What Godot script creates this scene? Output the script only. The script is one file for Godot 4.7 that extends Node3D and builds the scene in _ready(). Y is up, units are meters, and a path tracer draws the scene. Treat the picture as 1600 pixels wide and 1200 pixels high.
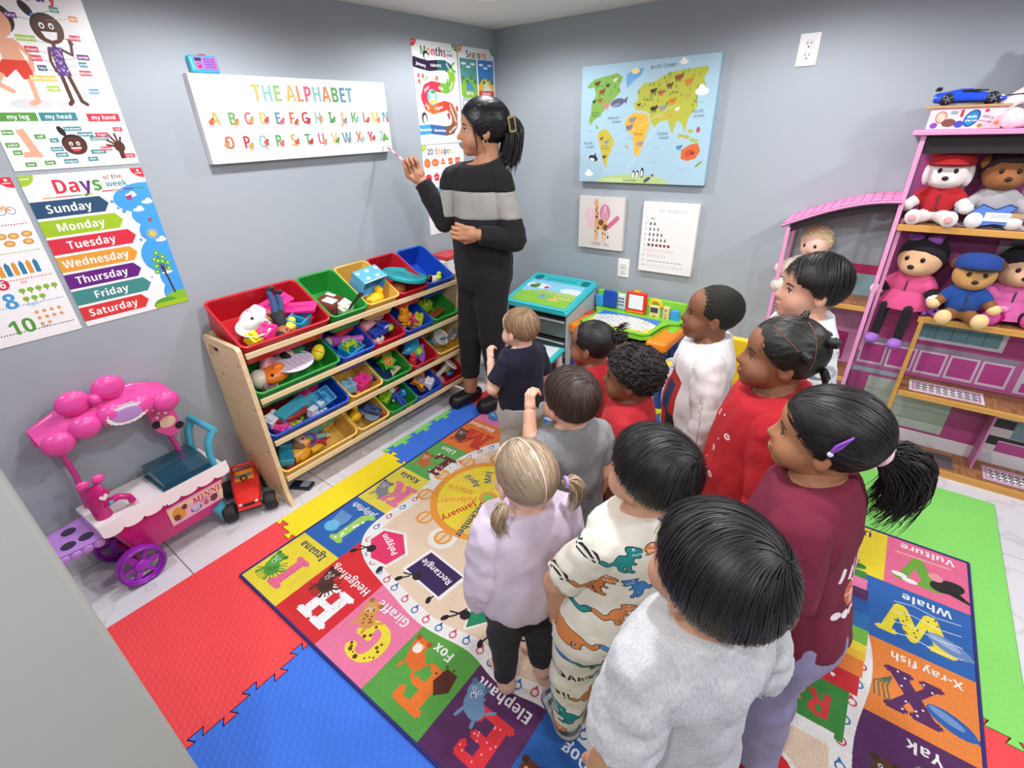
extends Node3D
# A playroom: a teacher points at an alphabet canvas while ten children watch. Metres, y up.
# The alphabet wall is z = 0 (room on +z), the map wall is x = 0 (room on -x), the corner stands at the origin.
var FB: SystemFont
var FR: SystemFont
var FS: SystemFont
var FN := []
var taken := {}
var mats := {}
var rng := RandomNumberGenerator.new()
var N := {}
const H := 1.92

func _ready() -> void:
	rng.seed = 7
	var cam := Camera3D.new()
	cam.name = "camera"
	cam.fov = 76.826
	cam.near = 0.05
	cam.position = Vector3(-2.662, 1.429, 2.113)
	cam.rotation_degrees = Vector3(-28.021, -51.974, -2.090)
	add_child(cam)
	cam.current = true
	var we := WorldEnvironment.new()
	we.name = "environment"
	var e := Environment.new()
	e.background_mode = Environment.BG_COLOR
	e.background_color = Color(0.02, 0.02, 0.02)
	e.tonemap_mode = Environment.TONE_MAPPER_LINEAR
	e.tonemap_exposure = 0.95
	e.sdfgi_enabled = true
	e.ssao_enabled = true
	e.ssil_enabled = true
	we.environment = e
	add_child(we)
	for w in [["Droid Sans", 700], ["Droid Sans", 400], ["Droid Serif", 700]]:
		var f := SystemFont.new()
		f.font_names = PackedStringArray([w[0]])
		f.font_weight = w[1]
		FN.append(f)
	# recessed ceiling lamps
	for p in LAMPS:
		downlight(p)
	setup_noise()
	room()
	mats_and_rug()
	wall_things()
	toy_shelf()
	toy_cart()
	toy_truck()
	desks()
	doll_house()
	people()

const LAMPS := [[-0.65, 0.5, 0.8], [-1.75, 0.55, 0.8], [-2.9, 0.55, 0.7], [-0.65, 1.7, 0.85], [-1.75, 1.7, 1.0], [-2.9, 2.0, 1.0], [-0.65, 2.95, 1.0], [-1.75, 2.95, 1.0], [-2.9, 3.2, 1.0]]
const LAMP_E := 1.3

func downlight(p: Array) -> void:
	var t := thing("ceiling_lamp", LAMP_LABELS[LAMPS.find(p)], "lamp", Vector3(p[0], H, p[1]), 0, "recessed ceiling lamps")
	part(t, "trim_ring", MB.new().lathe([Vector2(0.062, -0.001), Vector2(0.062, -0.006), Vector2(0.08, -0.006), Vector2(0.085, -0.001)], 28, Transform3D.IDENTITY, false), m("f2f2f0", 0.5))
	var em := StandardMaterial3D.new()
	em.albedo_color = Color("fff8ee"); em.emission_enabled = true; em.emission = Color("fff4e6"); em.emission_energy_multiplier = 6.0
	part(t, "diffuser", MB.new().lathe([Vector2(0.0, -0.003), Vector2(0.03, -0.003), Vector2(0.062, -0.003), Vector2(0.062, -0.001)], 28), em)
	var l := SpotLight3D.new()
	l.name = "lamp_light"
	l.light_size = 0.05
	l.light_color = Color("fdfcff")
	l.light_energy = LAMP_E * p[2]
	l.spot_angle = 85.0
	l.spot_angle_attenuation = 0.45
	l.spot_range = 12.0
	l.spot_attenuation = 2.0
	l.shadow_enabled = true
	l.position = Vector3(0, -0.012, 0)
	l.rotation_degrees = Vector3(-90, 0, 0)
	t.add_child(l)

const LAMP_LABELS := ["recessed ceiling lamp above the teacher near the corner", "recessed ceiling lamp in front of the alphabet canvas", "recessed ceiling lamp above the pink toy cart", "recessed ceiling lamp in front of the map canvas",
	"recessed ceiling lamp above the children", "recessed ceiling lamp above the camera", "recessed ceiling lamp in front of the doll house", "recessed ceiling lamp above the rug's far end", "recessed ceiling lamp behind the camera"]

# ---------------------------------------------------------------- small helpers
func numbered(nm: String) -> String:
	if not taken.has(nm):
		taken[nm] = 0
		return nm
	taken[nm] += 1
	return "%s_%03d" % [nm, taken[nm]]

func thing(nm: String, label: String, cat: String, at := Vector3.ZERO, turn := 0.0, group := "") -> Node3D:
	var o := Node3D.new()
	o.name = numbered(nm)
	add_child(o)
	o.position = at
	o.rotation.y = turn
	o.set_meta("label", label)
	o.set_meta("category", cat)
	if group: o.set_meta("group", group)
	return o

func part(par: Node, nm: String, mb, mt: Material, at := Vector3.ZERO, rot := Vector3.ZERO, label := "") -> MeshInstance3D:
	var o := MeshInstance3D.new()
	o.name = nm
	o.mesh = mb.mesh() if mb is MB else mb
	o.material_override = mt
	par.add_child(o, true)
	o.position = at
	o.rotation = rot
	if label: o.set_meta("label", label)
	return o

func solo(nm: String, mb, mt: Material, label: String, cat: String, at := Vector3.ZERO, rot := Vector3.ZERO, group := "") -> MeshInstance3D:
	var o := part(self, numbered(nm), mb, mt, at, rot)
	o.set_meta("label", label)
	o.set_meta("category", cat)
	if group: o.set_meta("group", group)
	return o

func structure(nm: String, mb, mt: Material, label := "", par: Node = self) -> MeshInstance3D:
	var o := part(par, numbered(nm) if par == self else nm, mb, mt)
	if par == self:
		o.set_meta("kind", "structure")
		if label: o.set_meta("label", label)
	return o

func m(hex: String, rough := 0.6, o := {}) -> StandardMaterial3D:
	var key := hex + str(rough) + str(o)
	if mats.has(key): return mats[key]
	var s := StandardMaterial3D.new()
	s.albedo_color = Color(hex)
	s.roughness = rough
	for k in o: s.set(k, o[k])
	mats[key] = s
	return s

func plastic(hex: String) -> StandardMaterial3D:
	return m(hex, 0.28)

func fabric(hex: String) -> StandardMaterial3D:
	return m(hex, 0.95, {"rim_enabled": true, "rim": 0.25, "normal_enabled": true, "normal_texture": N.weave, "normal_scale": 0.35, "uv1_triplanar": true, "uv1_scale": Vector3(9, 9, 9)})

func printed(t: Texture2D, rough := 0.45) -> StandardMaterial3D:
	var s := StandardMaterial3D.new()
	s.albedo_texture = t
	s.roughness = rough
	return s

func noise(fr: float, sd := 1, oct := 3) -> FastNoiseLite:
	var f := FastNoiseLite.new()
	f.noise_type = FastNoiseLite.TYPE_SIMPLEX_SMOOTH
	f.frequency = fr
	f.seed = sd
	f.fractal_octaves = oct
	return f

func ramp_image(w: int, nz: FastNoiseLite, a: Color, b: Color, sharp := 1.0) -> Image:
	var src := nz.get_seamless_image(w, w)
	src.convert(Image.FORMAT_L8)
	var d := src.get_data()
	var out := PackedByteArray(); out.resize(w * w * 3)
	var lut := []
	for k in 256:
		var c := a.lerp(b, pow(k / 255.0, sharp))
		lut.append([int(c.r * 255), int(c.g * 255), int(c.b * 255)])
	for k in w * w:
		var c: Array = lut[d[k]]
		out[k * 3] = c[0]; out[k * 3 + 1] = c[1]; out[k * 3 + 2] = c[2]
	return Image.create_from_data(w, w, false, Image.FORMAT_RGB8, out)

func setup_noise() -> void:
	var im := noise(0.09, 3, 2).get_seamless_image(256, 256)
	im.convert(Image.FORMAT_RGBA8)
	im.bump_map_to_normal_map(3.0)
	N.weave = ImageTexture.create_from_image(im)
	# orange-peel of rolled wall paint
	im = noise(0.05, 5, 2).get_seamless_image(256, 256)
	im.convert(Image.FORMAT_RGBA8)
	im.bump_map_to_normal_map(1.2)
	N.peel = ImageTexture.create_from_image(im)
	# embossed foam: short staggered ridges
	im = Image.create(128, 128, false, Image.FORMAT_RGBA8)
	for y in 128:
		for x in 128:
			var w := x + 10.0 * sin(y * TAU / 64.0) * (1.0 if int(x / 32) % 2 == 0 else -1.0)
			var g := 0.5 + 0.5 * sin(w * TAU / 32.0 + y * TAU / 32.0)
			im.set_pixel(x, y, Color(g, g, g))
	im.bump_map_to_normal_map(7.0)
	N.foam = ImageTexture.create_from_image(im)
	# wood grain
	im = Image.create(256, 256, false, Image.FORMAT_RGB8)
	var nz := noise(0.02, 9, 3)
	for y in 256:
		for x in 256:
			var g := 0.5 + 0.5 * nz.get_noise_2d(x * 0.35, y * 3.0)
			im.set_pixel(x, y, Color("d9bb8c").lerp(Color("eed9b0"), g))
	N.wood = ImageTexture.create_from_image(im)
	im = Image.create(256, 256, false, Image.FORMAT_RGB8)
	for y in 256:
		for x in 256:
			var g := 0.5 + 0.5 * nz.get_noise_2d(x * 1.2 + 90, y * 4.0)
			im.set_pixel(x, y, Color("7c5030").lerp(Color("b98452"), g))
	N.floorwood = ImageTexture.create_from_image(im)
	# marble: thin grey veins on white
	im = Image.create(384, 384, false, Image.FORMAT_RGB8)
	var n1 := noise(0.009, 21, 4)
	var n2 := noise(0.004, 22, 3)
	for y in 384:
		for x in 384:
			var vn := absf(n1.get_noise_2d(x, y))
			var g := clampf(vn * 12.0, 0.0, 1.0)
			var k := clampf(n2.get_noise_2d(x, y) * 0.5 + 0.5, 0, 1)
			im.set_pixel(x, y, Color("c6c4c8").lerp(Color("dbd9dd"), clampf(g + 0.5 * k, 0, 1)))
	N.marble = ImageTexture.create_from_image(im)
	# heathered knit
	im = ramp_image(256, noise(0.15, 31, 2), Color(0.80, 0.80, 0.80), Color(1, 1, 1))
	N.heather = ImageTexture.create_from_image(im)

func wood(hex := "ffffff") -> StandardMaterial3D:
	return m(hex, 0.5, {"albedo_texture": N.wood, "uv1_triplanar": true, "uv1_scale": Vector3(1.6, 4, 1.6)})

func V(x: float, y: float, z: float) -> Vector3:
	return Vector3(x, y, z)

func P(a: Array) -> PackedVector2Array:
	var q := PackedVector2Array()
	for k in range(0, a.size(), 2):
		q.append(Vector2(a[k], a[k + 1]))
	return q

func rounded(w: float, h: float, r: float, seg := 4) -> PackedVector2Array:
	var q := PackedVector2Array()
	for c in [[1, 1, 0], [-1, 1, 1], [-1, -1, 2], [1, -1, 3]]:
		for k in seg + 1:
			var a: float = PI / 2 * (c[2] + float(k) / seg)
			q.append(Vector2(c[0] * (w / 2 - r), c[1] * (h / 2 - r)) + Vector2(cos(a), sin(a)) * r)
	return q

func turn_to(rot: Vector3, at := Vector3.ZERO) -> Transform3D:
	return Transform3D(Basis.from_euler(rot), at)
# ---------------------------------------------------------------- mesh builder
class MB:
	var v := PackedVector3Array()
	var n := PackedVector3Array()
	var uv := PackedVector2Array()
	var cl := PackedColorArray()
	var ix := PackedInt32Array()
	var col := Color(1, 1, 1)
	func vert(p: Vector3, nn: Vector3, t := Vector2.ZERO) -> int:
		v.append(p); n.append(nn); uv.append(t); cl.append(col)
		return v.size() - 1
	func tri(a: int, b: int, c: int) -> void:
		var g := (v[b] - v[a]).cross(v[c] - v[a])
		if g.dot(n[a] + n[b] + n[c]) > 0.0:
			ix.append(a); ix.append(c); ix.append(b)
		else:
			ix.append(a); ix.append(b); ix.append(c)
	func flat(pts: Array, nn: Vector3) -> MB:
		var b := v.size()
		for p in pts:
			vert(p, nn)
		for k in range(1, pts.size() - 1):
			tri(b, b + k, b + k + 1)
		return self
	# a printed quad: tl, tr, br, bl
	func pic(tl: Vector3, tr: Vector3, br: Vector3, bl: Vector3) -> MB:
		var nn := (bl - tl).cross(tr - tl).normalized()
		var b := vert(tl, nn, Vector2(0, 0))
		vert(tr, nn, Vector2(1, 0)); vert(br, nn, Vector2(1, 1)); vert(bl, nn, Vector2(0, 1))
		tri(b, b + 1, b + 2); tri(b, b + 2, b + 3)
		return self
	func box(c: Vector3, s: Vector3, r := 0.0, seg := 1, xf := Transform3D.IDENTITY) -> MB:
		var h := s * 0.5
		r = minf(r, minf(h.x, minf(h.y, h.z)) * 0.999)
		for ax in 3:
			for sg in [-1.0, 1.0]:
				var nn := Vector3.ZERO; nn[ax] = sg
				var u := (ax + 1) % 3
				var w := (ax + 2) % 3
				if r <= 0.0:
					var q := []
					for k in [[-1, -1], [1, -1], [1, 1], [-1, 1]]:
						var p := Vector3.ZERO
						p[ax] = sg * h[ax]; p[u] = k[0] * h[u]; p[w] = k[1] * h[w]
						q.append(xf * (c + p))
					flat(q, (xf.basis * nn).normalized())
					continue
				var su := []
				for k in seg + 1:
					su.append(Vector2(-1, -PI / 4 + PI / 4 * k / seg))
				for k in seg + 1:
					su.append(Vector2(1, PI / 4 * k / seg))
				var b := v.size()
				var m := su.size()
				for a in su:
					for e in su:
						var d := nn
						d[u] = tan(a.y); d[w] = tan(e.y)
						d = d.normalized()
						var p := Vector3.ZERO
						p[ax] = sg * (h[ax] - r); p[u] = a.x * (h[u] - r); p[w] = e.x * (h[w] - r)
						vert(xf * (c + p + d * r), (xf.basis * d).normalized())
				for i in m - 1:
					for j in m - 1:
						tri(b + i * m + j, b + (i + 1) * m + j, b + (i + 1) * m + j + 1)
						tri(b + i * m + j, b + (i + 1) * m + j + 1, b + i * m + j + 1)
		return self
	# rows of points joined as a smooth skin; wrap closes each row; out is a rough centre that normals point away from
	func skin(rows: Array, wrap := true, cap := true) -> MB:
		var b := v.size()
		var m: int = rows[0].size()
		var k := rows.size()
		var nr := PackedVector3Array(); nr.resize(m * k)
		for i in k:
			for j in m:
				var pu: Vector3 = rows[i][(j + 1) % m if wrap else mini(j + 1, m - 1)] - rows[i][(j + m - 1) % m if wrap else maxi(j - 1, 0)]
				var pv: Vector3 = rows[mini(i + 1, k - 1)][j] - rows[maxi(i - 1, 0)][j]
				nr[i * m + j] = pu.cross(pv).normalized()
		for i in k:
			for j in m:
				vert(rows[i][j], nr[i * m + j], Vector2(float(j) / m, float(i) / maxi(1, k - 1)))
		for i in k - 1:
			for j in (m if wrap else m - 1):
				var j2 := (j + 1) % m
				tri(b + i * m + j, b + (i + 1) * m + j, b + (i + 1) * m + j2)
				tri(b + i * m + j, b + (i + 1) * m + j2, b + i * m + j2)
		if cap and wrap:
			for e in [0, k - 1]:
				var ce := Vector3.ZERO
				for p in rows[e]:
					ce += p
				ce /= m
				var q: Vector3 = rows[1 if e == 0 else k - 2][0]
				var nn: Vector3 = (rows[e][1] - rows[e][0]).cross(rows[e][m / 2] - rows[e][0]).normalized()
				if nn.dot(ce - q) < 0:
					nn = -nn
				var o := vert(ce, nn)
				for j in m:
					vert(rows[e][j], nn)
				for j in m:
					tri(o, o + 1 + j, o + 1 + (j + 1) % m)
		return self
	func lathe(prof: Array, seg := 16, xf := Transform3D.IDENTITY, cap := true) -> MB:
		var rows := []
		for p in prof:
			var r := []
			for j in seg:
				var a := TAU * j / seg
				r.append(xf * Vector3(cos(a) * p.x, p.y, -sin(a) * p.x))
			rows.append(r)
		return skin(rows, true, cap)
	func ell(c: Vector3, r: Vector3, seg := 14, xf := Transform3D.IDENTITY) -> MB:
		var b := v.size()
		var k := seg / 2
		for i in k + 1:
			var t := PI * i / k
			for j in seg + 1:
				var a := TAU * j / seg
				var d := Vector3(cos(a) * sin(t), cos(t), sin(a) * sin(t))
				vert(xf * (c + d * r), (xf.basis * (d / r)).normalized(), Vector2(float(j) / seg, float(i) / k))
		for i in k:
			for j in seg:
				var q := b + i * (seg + 1) + j
				if i > 0: tri(q, q + seg + 1, q + 1)
				if i < k - 1: tri(q + 1, q + seg + 1, q + seg + 2)
		return self
	func tube(pts: Array, rad, seg := 8, flatx := 1.0) -> MB:
		var rows := []
		var up := Vector3.ZERO
		for i in pts.size():
			var t: Vector3 = (pts[mini(i + 1, pts.size() - 1)] - pts[maxi(i - 1, 0)]).normalized()
			if i == 0:
				up = Vector3.RIGHT if absf(t.x) < 0.8 else Vector3.FORWARD
			var sx := t.cross(up).normalized()
			up = sx.cross(t).normalized()
			var r: float = rad[i] if rad is Array else rad
			var row := []
			for j in seg:
				var a := TAU * j / seg
				row.append(pts[i] + (up * cos(a) * flatx + sx * sin(a)) * r)
			rows.append(row)
		return skin(rows)
	func torus(c: Vector3, R: float, r: float, seg := 20, sm := 8, xf := Transform3D.IDENTITY, arc := TAU) -> MB:
		var rows := []
		var closed := arc >= TAU - 0.001
		for i in seg + 1:
			var a := arc * i / seg
			var row := []
			for j in sm:
				var e := TAU * j / sm
				row.append(xf * (c + Vector3(cos(a) * (R + r * cos(e)), sin(a) * (R + r * cos(e)), r * sin(e))))
			rows.append(row)
		return skin(rows, true, not closed)
	# polygon in xy pushed along +z, with an optional bevel on the front (z = depth) edge
	func ext(poly: PackedVector2Array, depth: float, bevel := 0.0, xf := Transform3D.IDENTITY, uvr := Rect2()) -> MB:
		if Geometry2D.is_polygon_clockwise(poly):
			poly = poly.duplicate(); poly.reverse()
		var top := poly
		if bevel > 0.0:
			var q := Geometry2D.offset_polygon(poly, -bevel)
			if q.size() == 1:
				top = q[0]
			else:
				bevel = 0.0
		var tr := Geometry2D.triangulate_polygon(top)
		var nz := (xf.basis * Vector3(0, 0, 1)).normalized()
		var b := v.size()
		for p in top:
			vert(xf * Vector3(p.x, p.y, depth), nz, (p - uvr.position) / uvr.size if uvr.size.x != 0 else Vector2.ZERO)
		for k in range(0, tr.size(), 3):
			tri(b + tr[k], b + tr[k + 1], b + tr[k + 2])
		var tb := Geometry2D.triangulate_polygon(poly)
		b = v.size()
		for p in poly:
			vert(xf * Vector3(p.x, p.y, 0), -nz)
		for k in range(0, tb.size(), 3):
			tri(b + tb[k], b + tb[k + 1], b + tb[k + 2])
		for k in poly.size():
			var p := poly[k]
			var q := poly[(k + 1) % poly.size()]
			var d := (q - p).normalized()
			var nn := (xf.basis * Vector3(d.y, -d.x, 0)).normalized()
			flat([xf * Vector3(p.x, p.y, 0), xf * Vector3(q.x, q.y, 0), xf * Vector3(q.x, q.y, depth - bevel), xf * Vector3(p.x, p.y, depth - bevel)], nn)
		if bevel > 0.0:
			if top.size() == poly.size():
				var off := 0
				var best := 1e9
				for k in top.size():
					if top[k].distance_to(poly[0]) < best:
						best = top[k].distance_to(poly[0]); off = k
				for k in poly.size():
					var p := poly[k]
					var q := poly[(k + 1) % poly.size()]
					var p2 := top[(k + off) % top.size()]
					var q2 := top[(k + 1 + off) % top.size()]
					var d := (q - p).normalized()
					flat([xf * Vector3(p.x, p.y, depth - bevel), xf * Vector3(q.x, q.y, depth - bevel), xf * Vector3(q2.x, q2.y, depth), xf * Vector3(p2.x, p2.y, depth)], (xf.basis * Vector3(d.y, -d.x, 1)).normalized())
			else:
				for k in top.size():
					var p := top[k]
					var q := top[(k + 1) % top.size()]
					flat([xf * Vector3(p.x, p.y, depth - bevel), xf * Vector3(q.x, q.y, depth - bevel), xf * Vector3(q.x, q.y, depth), xf * Vector3(p.x, p.y, depth)], (xf.basis * Vector3((q - p).y, -(q - p).x, 0)).normalized())
		return self
	func mesh() -> ArrayMesh:
		var a := []
		a.resize(Mesh.ARRAY_MAX)
		a[Mesh.ARRAY_VERTEX] = v
		a[Mesh.ARRAY_NORMAL] = n
		a[Mesh.ARRAY_TEX_UV] = uv
		a[Mesh.ARRAY_COLOR] = cl
		a[Mesh.ARRAY_INDEX] = ix
		var m := ArrayMesh.new()
		m.add_surface_from_arrays(Mesh.PRIMITIVE_TRIANGLES, a)
		return m

# ---------------------------------------------------------------- signed distance bodies, meshed as surface nets
class Sdf:
	var pr := []          # [kind, ...] 0 tapered capsule, 1 ellipsoid; each with blend k
	var cut := []         # [normal, d]: keeps n.p <= d
	var carve := []       # ellipsoids to subtract [c, r, k]
	var noise: FastNoiseLite
	var namp := 0.0
	var nscale := Vector3.ONE
	func warp(_p: Vector3, d: float) -> float:
		return d
	func uvw(_p: Vector3) -> Vector2:
		return Vector2.ZERO
	func cap(a: Vector3, b: Vector3, ra: float, rb: float, k := 0.02) -> Sdf:
		var ba := b - a
		pr.append([0, a, ba, 1.0 / maxf(ba.length_squared(), 1e-9), ra, rb - ra, k]); return self
	func ell(c: Vector3, r: Vector3, k := 0.02, rot := Basis.IDENTITY) -> Sdf:
		pr.append([1, c, r, rot.inverse(), minf(r.x, minf(r.y, r.z)), 0.0, k]); return self
	func plane(n: Vector3, at: Vector3) -> Sdf:
		cut.append([n.normalized(), n.normalized().dot(at)]); return self
	func sub(c: Vector3, r: Vector3, k := 0.006) -> Sdf:
		carve.append([c, r, k]); return self
	var use := []
	func f(p: Vector3) -> float:
		var d := 1e3
		for q in use:
			var e: float
			if q[0] == 0:
				var pa: Vector3 = p - q[1]
				var h := clampf(pa.dot(q[2]) * q[3], 0.0, 1.0)
				e = (pa - q[2] * h).length() - q[4] - q[5] * h
			else:
				var s: Vector3 = q[3] * (p - q[1])
				var l: float = (s / q[2]).length()
				e = l * (l - 1.0) / maxf((s / (q[2] * q[2])).length(), 1e-6)
			var k: float = q[6]
			var g := maxf(k - absf(d - e), 0.0)
			d = minf(d, e) - g * g * 0.25 / k
		for q in carve:
			var s: Vector3 = p - q[0]
			var l: float = (s / q[1]).length()
			var e: float = -(l * (l - 1.0) / maxf((s / (q[1] * q[1])).length(), 1e-6))
			var k: float = q[2]
			var g := maxf(k - absf(d - e), 0.0)
			d = maxf(d, e) + g * g * 0.25 / k
		if namp > 0.0 and d < 0.05:
			d += namp * noise.get_noise_3dv(p * nscale)
		d = warp(p, d)
		for q in cut:
			d = maxf(d, q[0].dot(p) - q[1])
		return d
	func bounds() -> AABB:
		var bb := AABB()
		var first := true
		for q in pr:
			var pts := []
			if q[0] == 0:
				var r: float = maxf(q[4], q[4] + q[5])
				pts = [q[1] - Vector3.ONE * r, q[1] + Vector3.ONE * r, q[1] + q[2] - Vector3.ONE * r, q[1] + q[2] + Vector3.ONE * r]
			else:
				var m: float = maxf(q[2].x, maxf(q[2].y, q[2].z))
				pts = [q[1] - Vector3.ONE * m, q[1] + Vector3.ONE * m]
			for p in pts:
				if first:
					bb = AABB(p, Vector3.ZERO); first = false
				else:
					bb = bb.expand(p)
		return bb
	# adds the surface to mb through xf; cell in metres
	func net(mb: MB, cell: float, xf := Transform3D.IDENTITY, bb := AABB()) -> void:
		if bb.size == Vector3.ZERO:
			bb = bounds()
		bb = bb.grow(cell * 2.5 + namp)
		var B := 4
		var nb := Vector3i((bb.size / (cell * B)).ceil())
		var G := nb * B + Vector3i.ONE
		var o := bb.position
		var val := PackedFloat32Array(); val.resize(G.x * G.y * G.z); val.fill(9.0)
		var act := []
		var near := []
		use = pr
		var half := cell * B * 0.87
		var lim := half * 1.7 + cell + namp
		for bz in nb.z:
			for by in nb.y:
				for bx in nb.x:
					var p := o + (Vector3(bx, by, bz) + Vector3.ONE * 0.5) * (cell * B)
					if absf(f(p)) < lim:
						act.append(Vector3i(bx, by, bz) * B)
						var ds := []
						var lo := 1e3
						for q in pr:
							var e: float
							if q[0] == 0:
								var pa: Vector3 = p - q[1]
								var h := clampf(pa.dot(q[2]) * q[3], 0.0, 1.0)
								e = (pa - q[2] * h).length() - q[4] - q[5] * h
							else:
								var s2: Vector3 = q[3] * (p - q[1])
								var l: float = (s2 / q[2]).length()
								e = l * (l - 1.0) / maxf((s2 / (q[2] * q[2])).length(), 1e-6)
							ds.append(e)
							lo = minf(lo, e)
						var u := []
						for k in pr.size():
							if ds[k] < lo + half * 2.6 + pr[k][6]: u.append(pr[k])
						near.append(u)
		var sy := G.x
		var sz := G.x * G.y
		for ai in act.size():
			var a: Vector3i = act[ai]
			use = near[ai]
			for z in range(a.z, a.z + B + 1):
				for y in range(a.y, a.y + B + 1):
					for x in range(a.x, a.x + B + 1):
						var k := x + y * sy + z * sz
						if val[k] == 9.0:
							val[k] = f(o + Vector3(x, y, z) * cell)
		var id := PackedInt32Array(); id.resize(val.size()); id.fill(-1)
		var base := mb.v.size()
		var cells := PackedInt32Array()
		var offs := [0, 1, sy, sy + 1, sz, sz + 1, sz + sy, sz + sy + 1]
		var edges := [[0, 1, 0], [2, 3, 0], [4, 5, 0], [6, 7, 0], [0, 2, 1], [1, 3, 1], [4, 6, 1], [5, 7, 1], [0, 4, 2], [1, 5, 2], [2, 6, 2], [3, 7, 2]]
		var pos := PackedVector3Array()
		for a in act:
			for z in range(a.z, a.z + B):
				for y in range(a.y, a.y + B):
					for x in range(a.x, a.x + B):
						var k := x + y * sy + z * sz
						var neg := 0
						for q in offs:
							if val[k + q] < 0.0: neg += 1
						if neg == 0 or neg == 8: continue
						var s := Vector3.ZERO
						var cnt := 0
						for e in edges:
							var va := val[k + offs[e[0]]]
							var vb := val[k + offs[e[1]]]
							if (va < 0.0) != (vb < 0.0):
								var q := Vector3(e[0] & 1, (e[0] >> 1) & 1, (e[0] >> 2) & 1)
								q[e[2]] += va / (va - vb)
								s += q; cnt += 1
						id[k] = pos.size()
						pos.append(o + (Vector3(x, y, z) + s / cnt) * cell)
						cells.append(k)
		var nrm := PackedVector3Array(); nrm.resize(pos.size())
		var tris := PackedInt32Array()
		var st := [1, sy, sz]
		for k in cells:
			for ax in 3:
				var va := val[k]
				var vb := val[k + st[ax]]
				if (va < 0.0) == (vb < 0.0): continue
				var u: int = st[(ax + 1) % 3]
				var w: int = st[(ax + 2) % 3]
				if k - u - w < 0: continue
				var i0 := id[k]; var i1 := id[k - u]; var i2 := id[k - u - w]; var i3 := id[k - w]
				if i0 < 0 or i1 < 0 or i2 < 0 or i3 < 0: continue
				# the loop i0 i1 i2 i3 runs counterclockwise about +axis; outside lies along +axis when va is inside
				var g := (pos[i2] - pos[i0]).cross(pos[i3] - pos[i1])
				if va < 0.0:
					tris.append_array([i0, i3, i2, i0, i2, i1])
				else:
					g = -g
					tris.append_array([i0, i1, i2, i0, i2, i3])
				nrm[i0] += g; nrm[i1] += g; nrm[i2] += g; nrm[i3] += g
		use = pr
		if xf.basis.determinant() < 0.0:
			for k in range(0, tris.size(), 3):
				var tmp := tris[k]
				tris[k] = tris[k + 1]
				tris[k + 1] = tmp
		var nb2 := xf.basis.inverse().transposed()
		for k in pos.size():
			mb.uv.append(uvw(pos[k]))
			mb.v.append(xf * pos[k]); mb.n.append((nb2 * nrm[k]).normalized()); mb.cl.append(mb.col)
		for t in tris:
			mb.ix.append(base + t)

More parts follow.
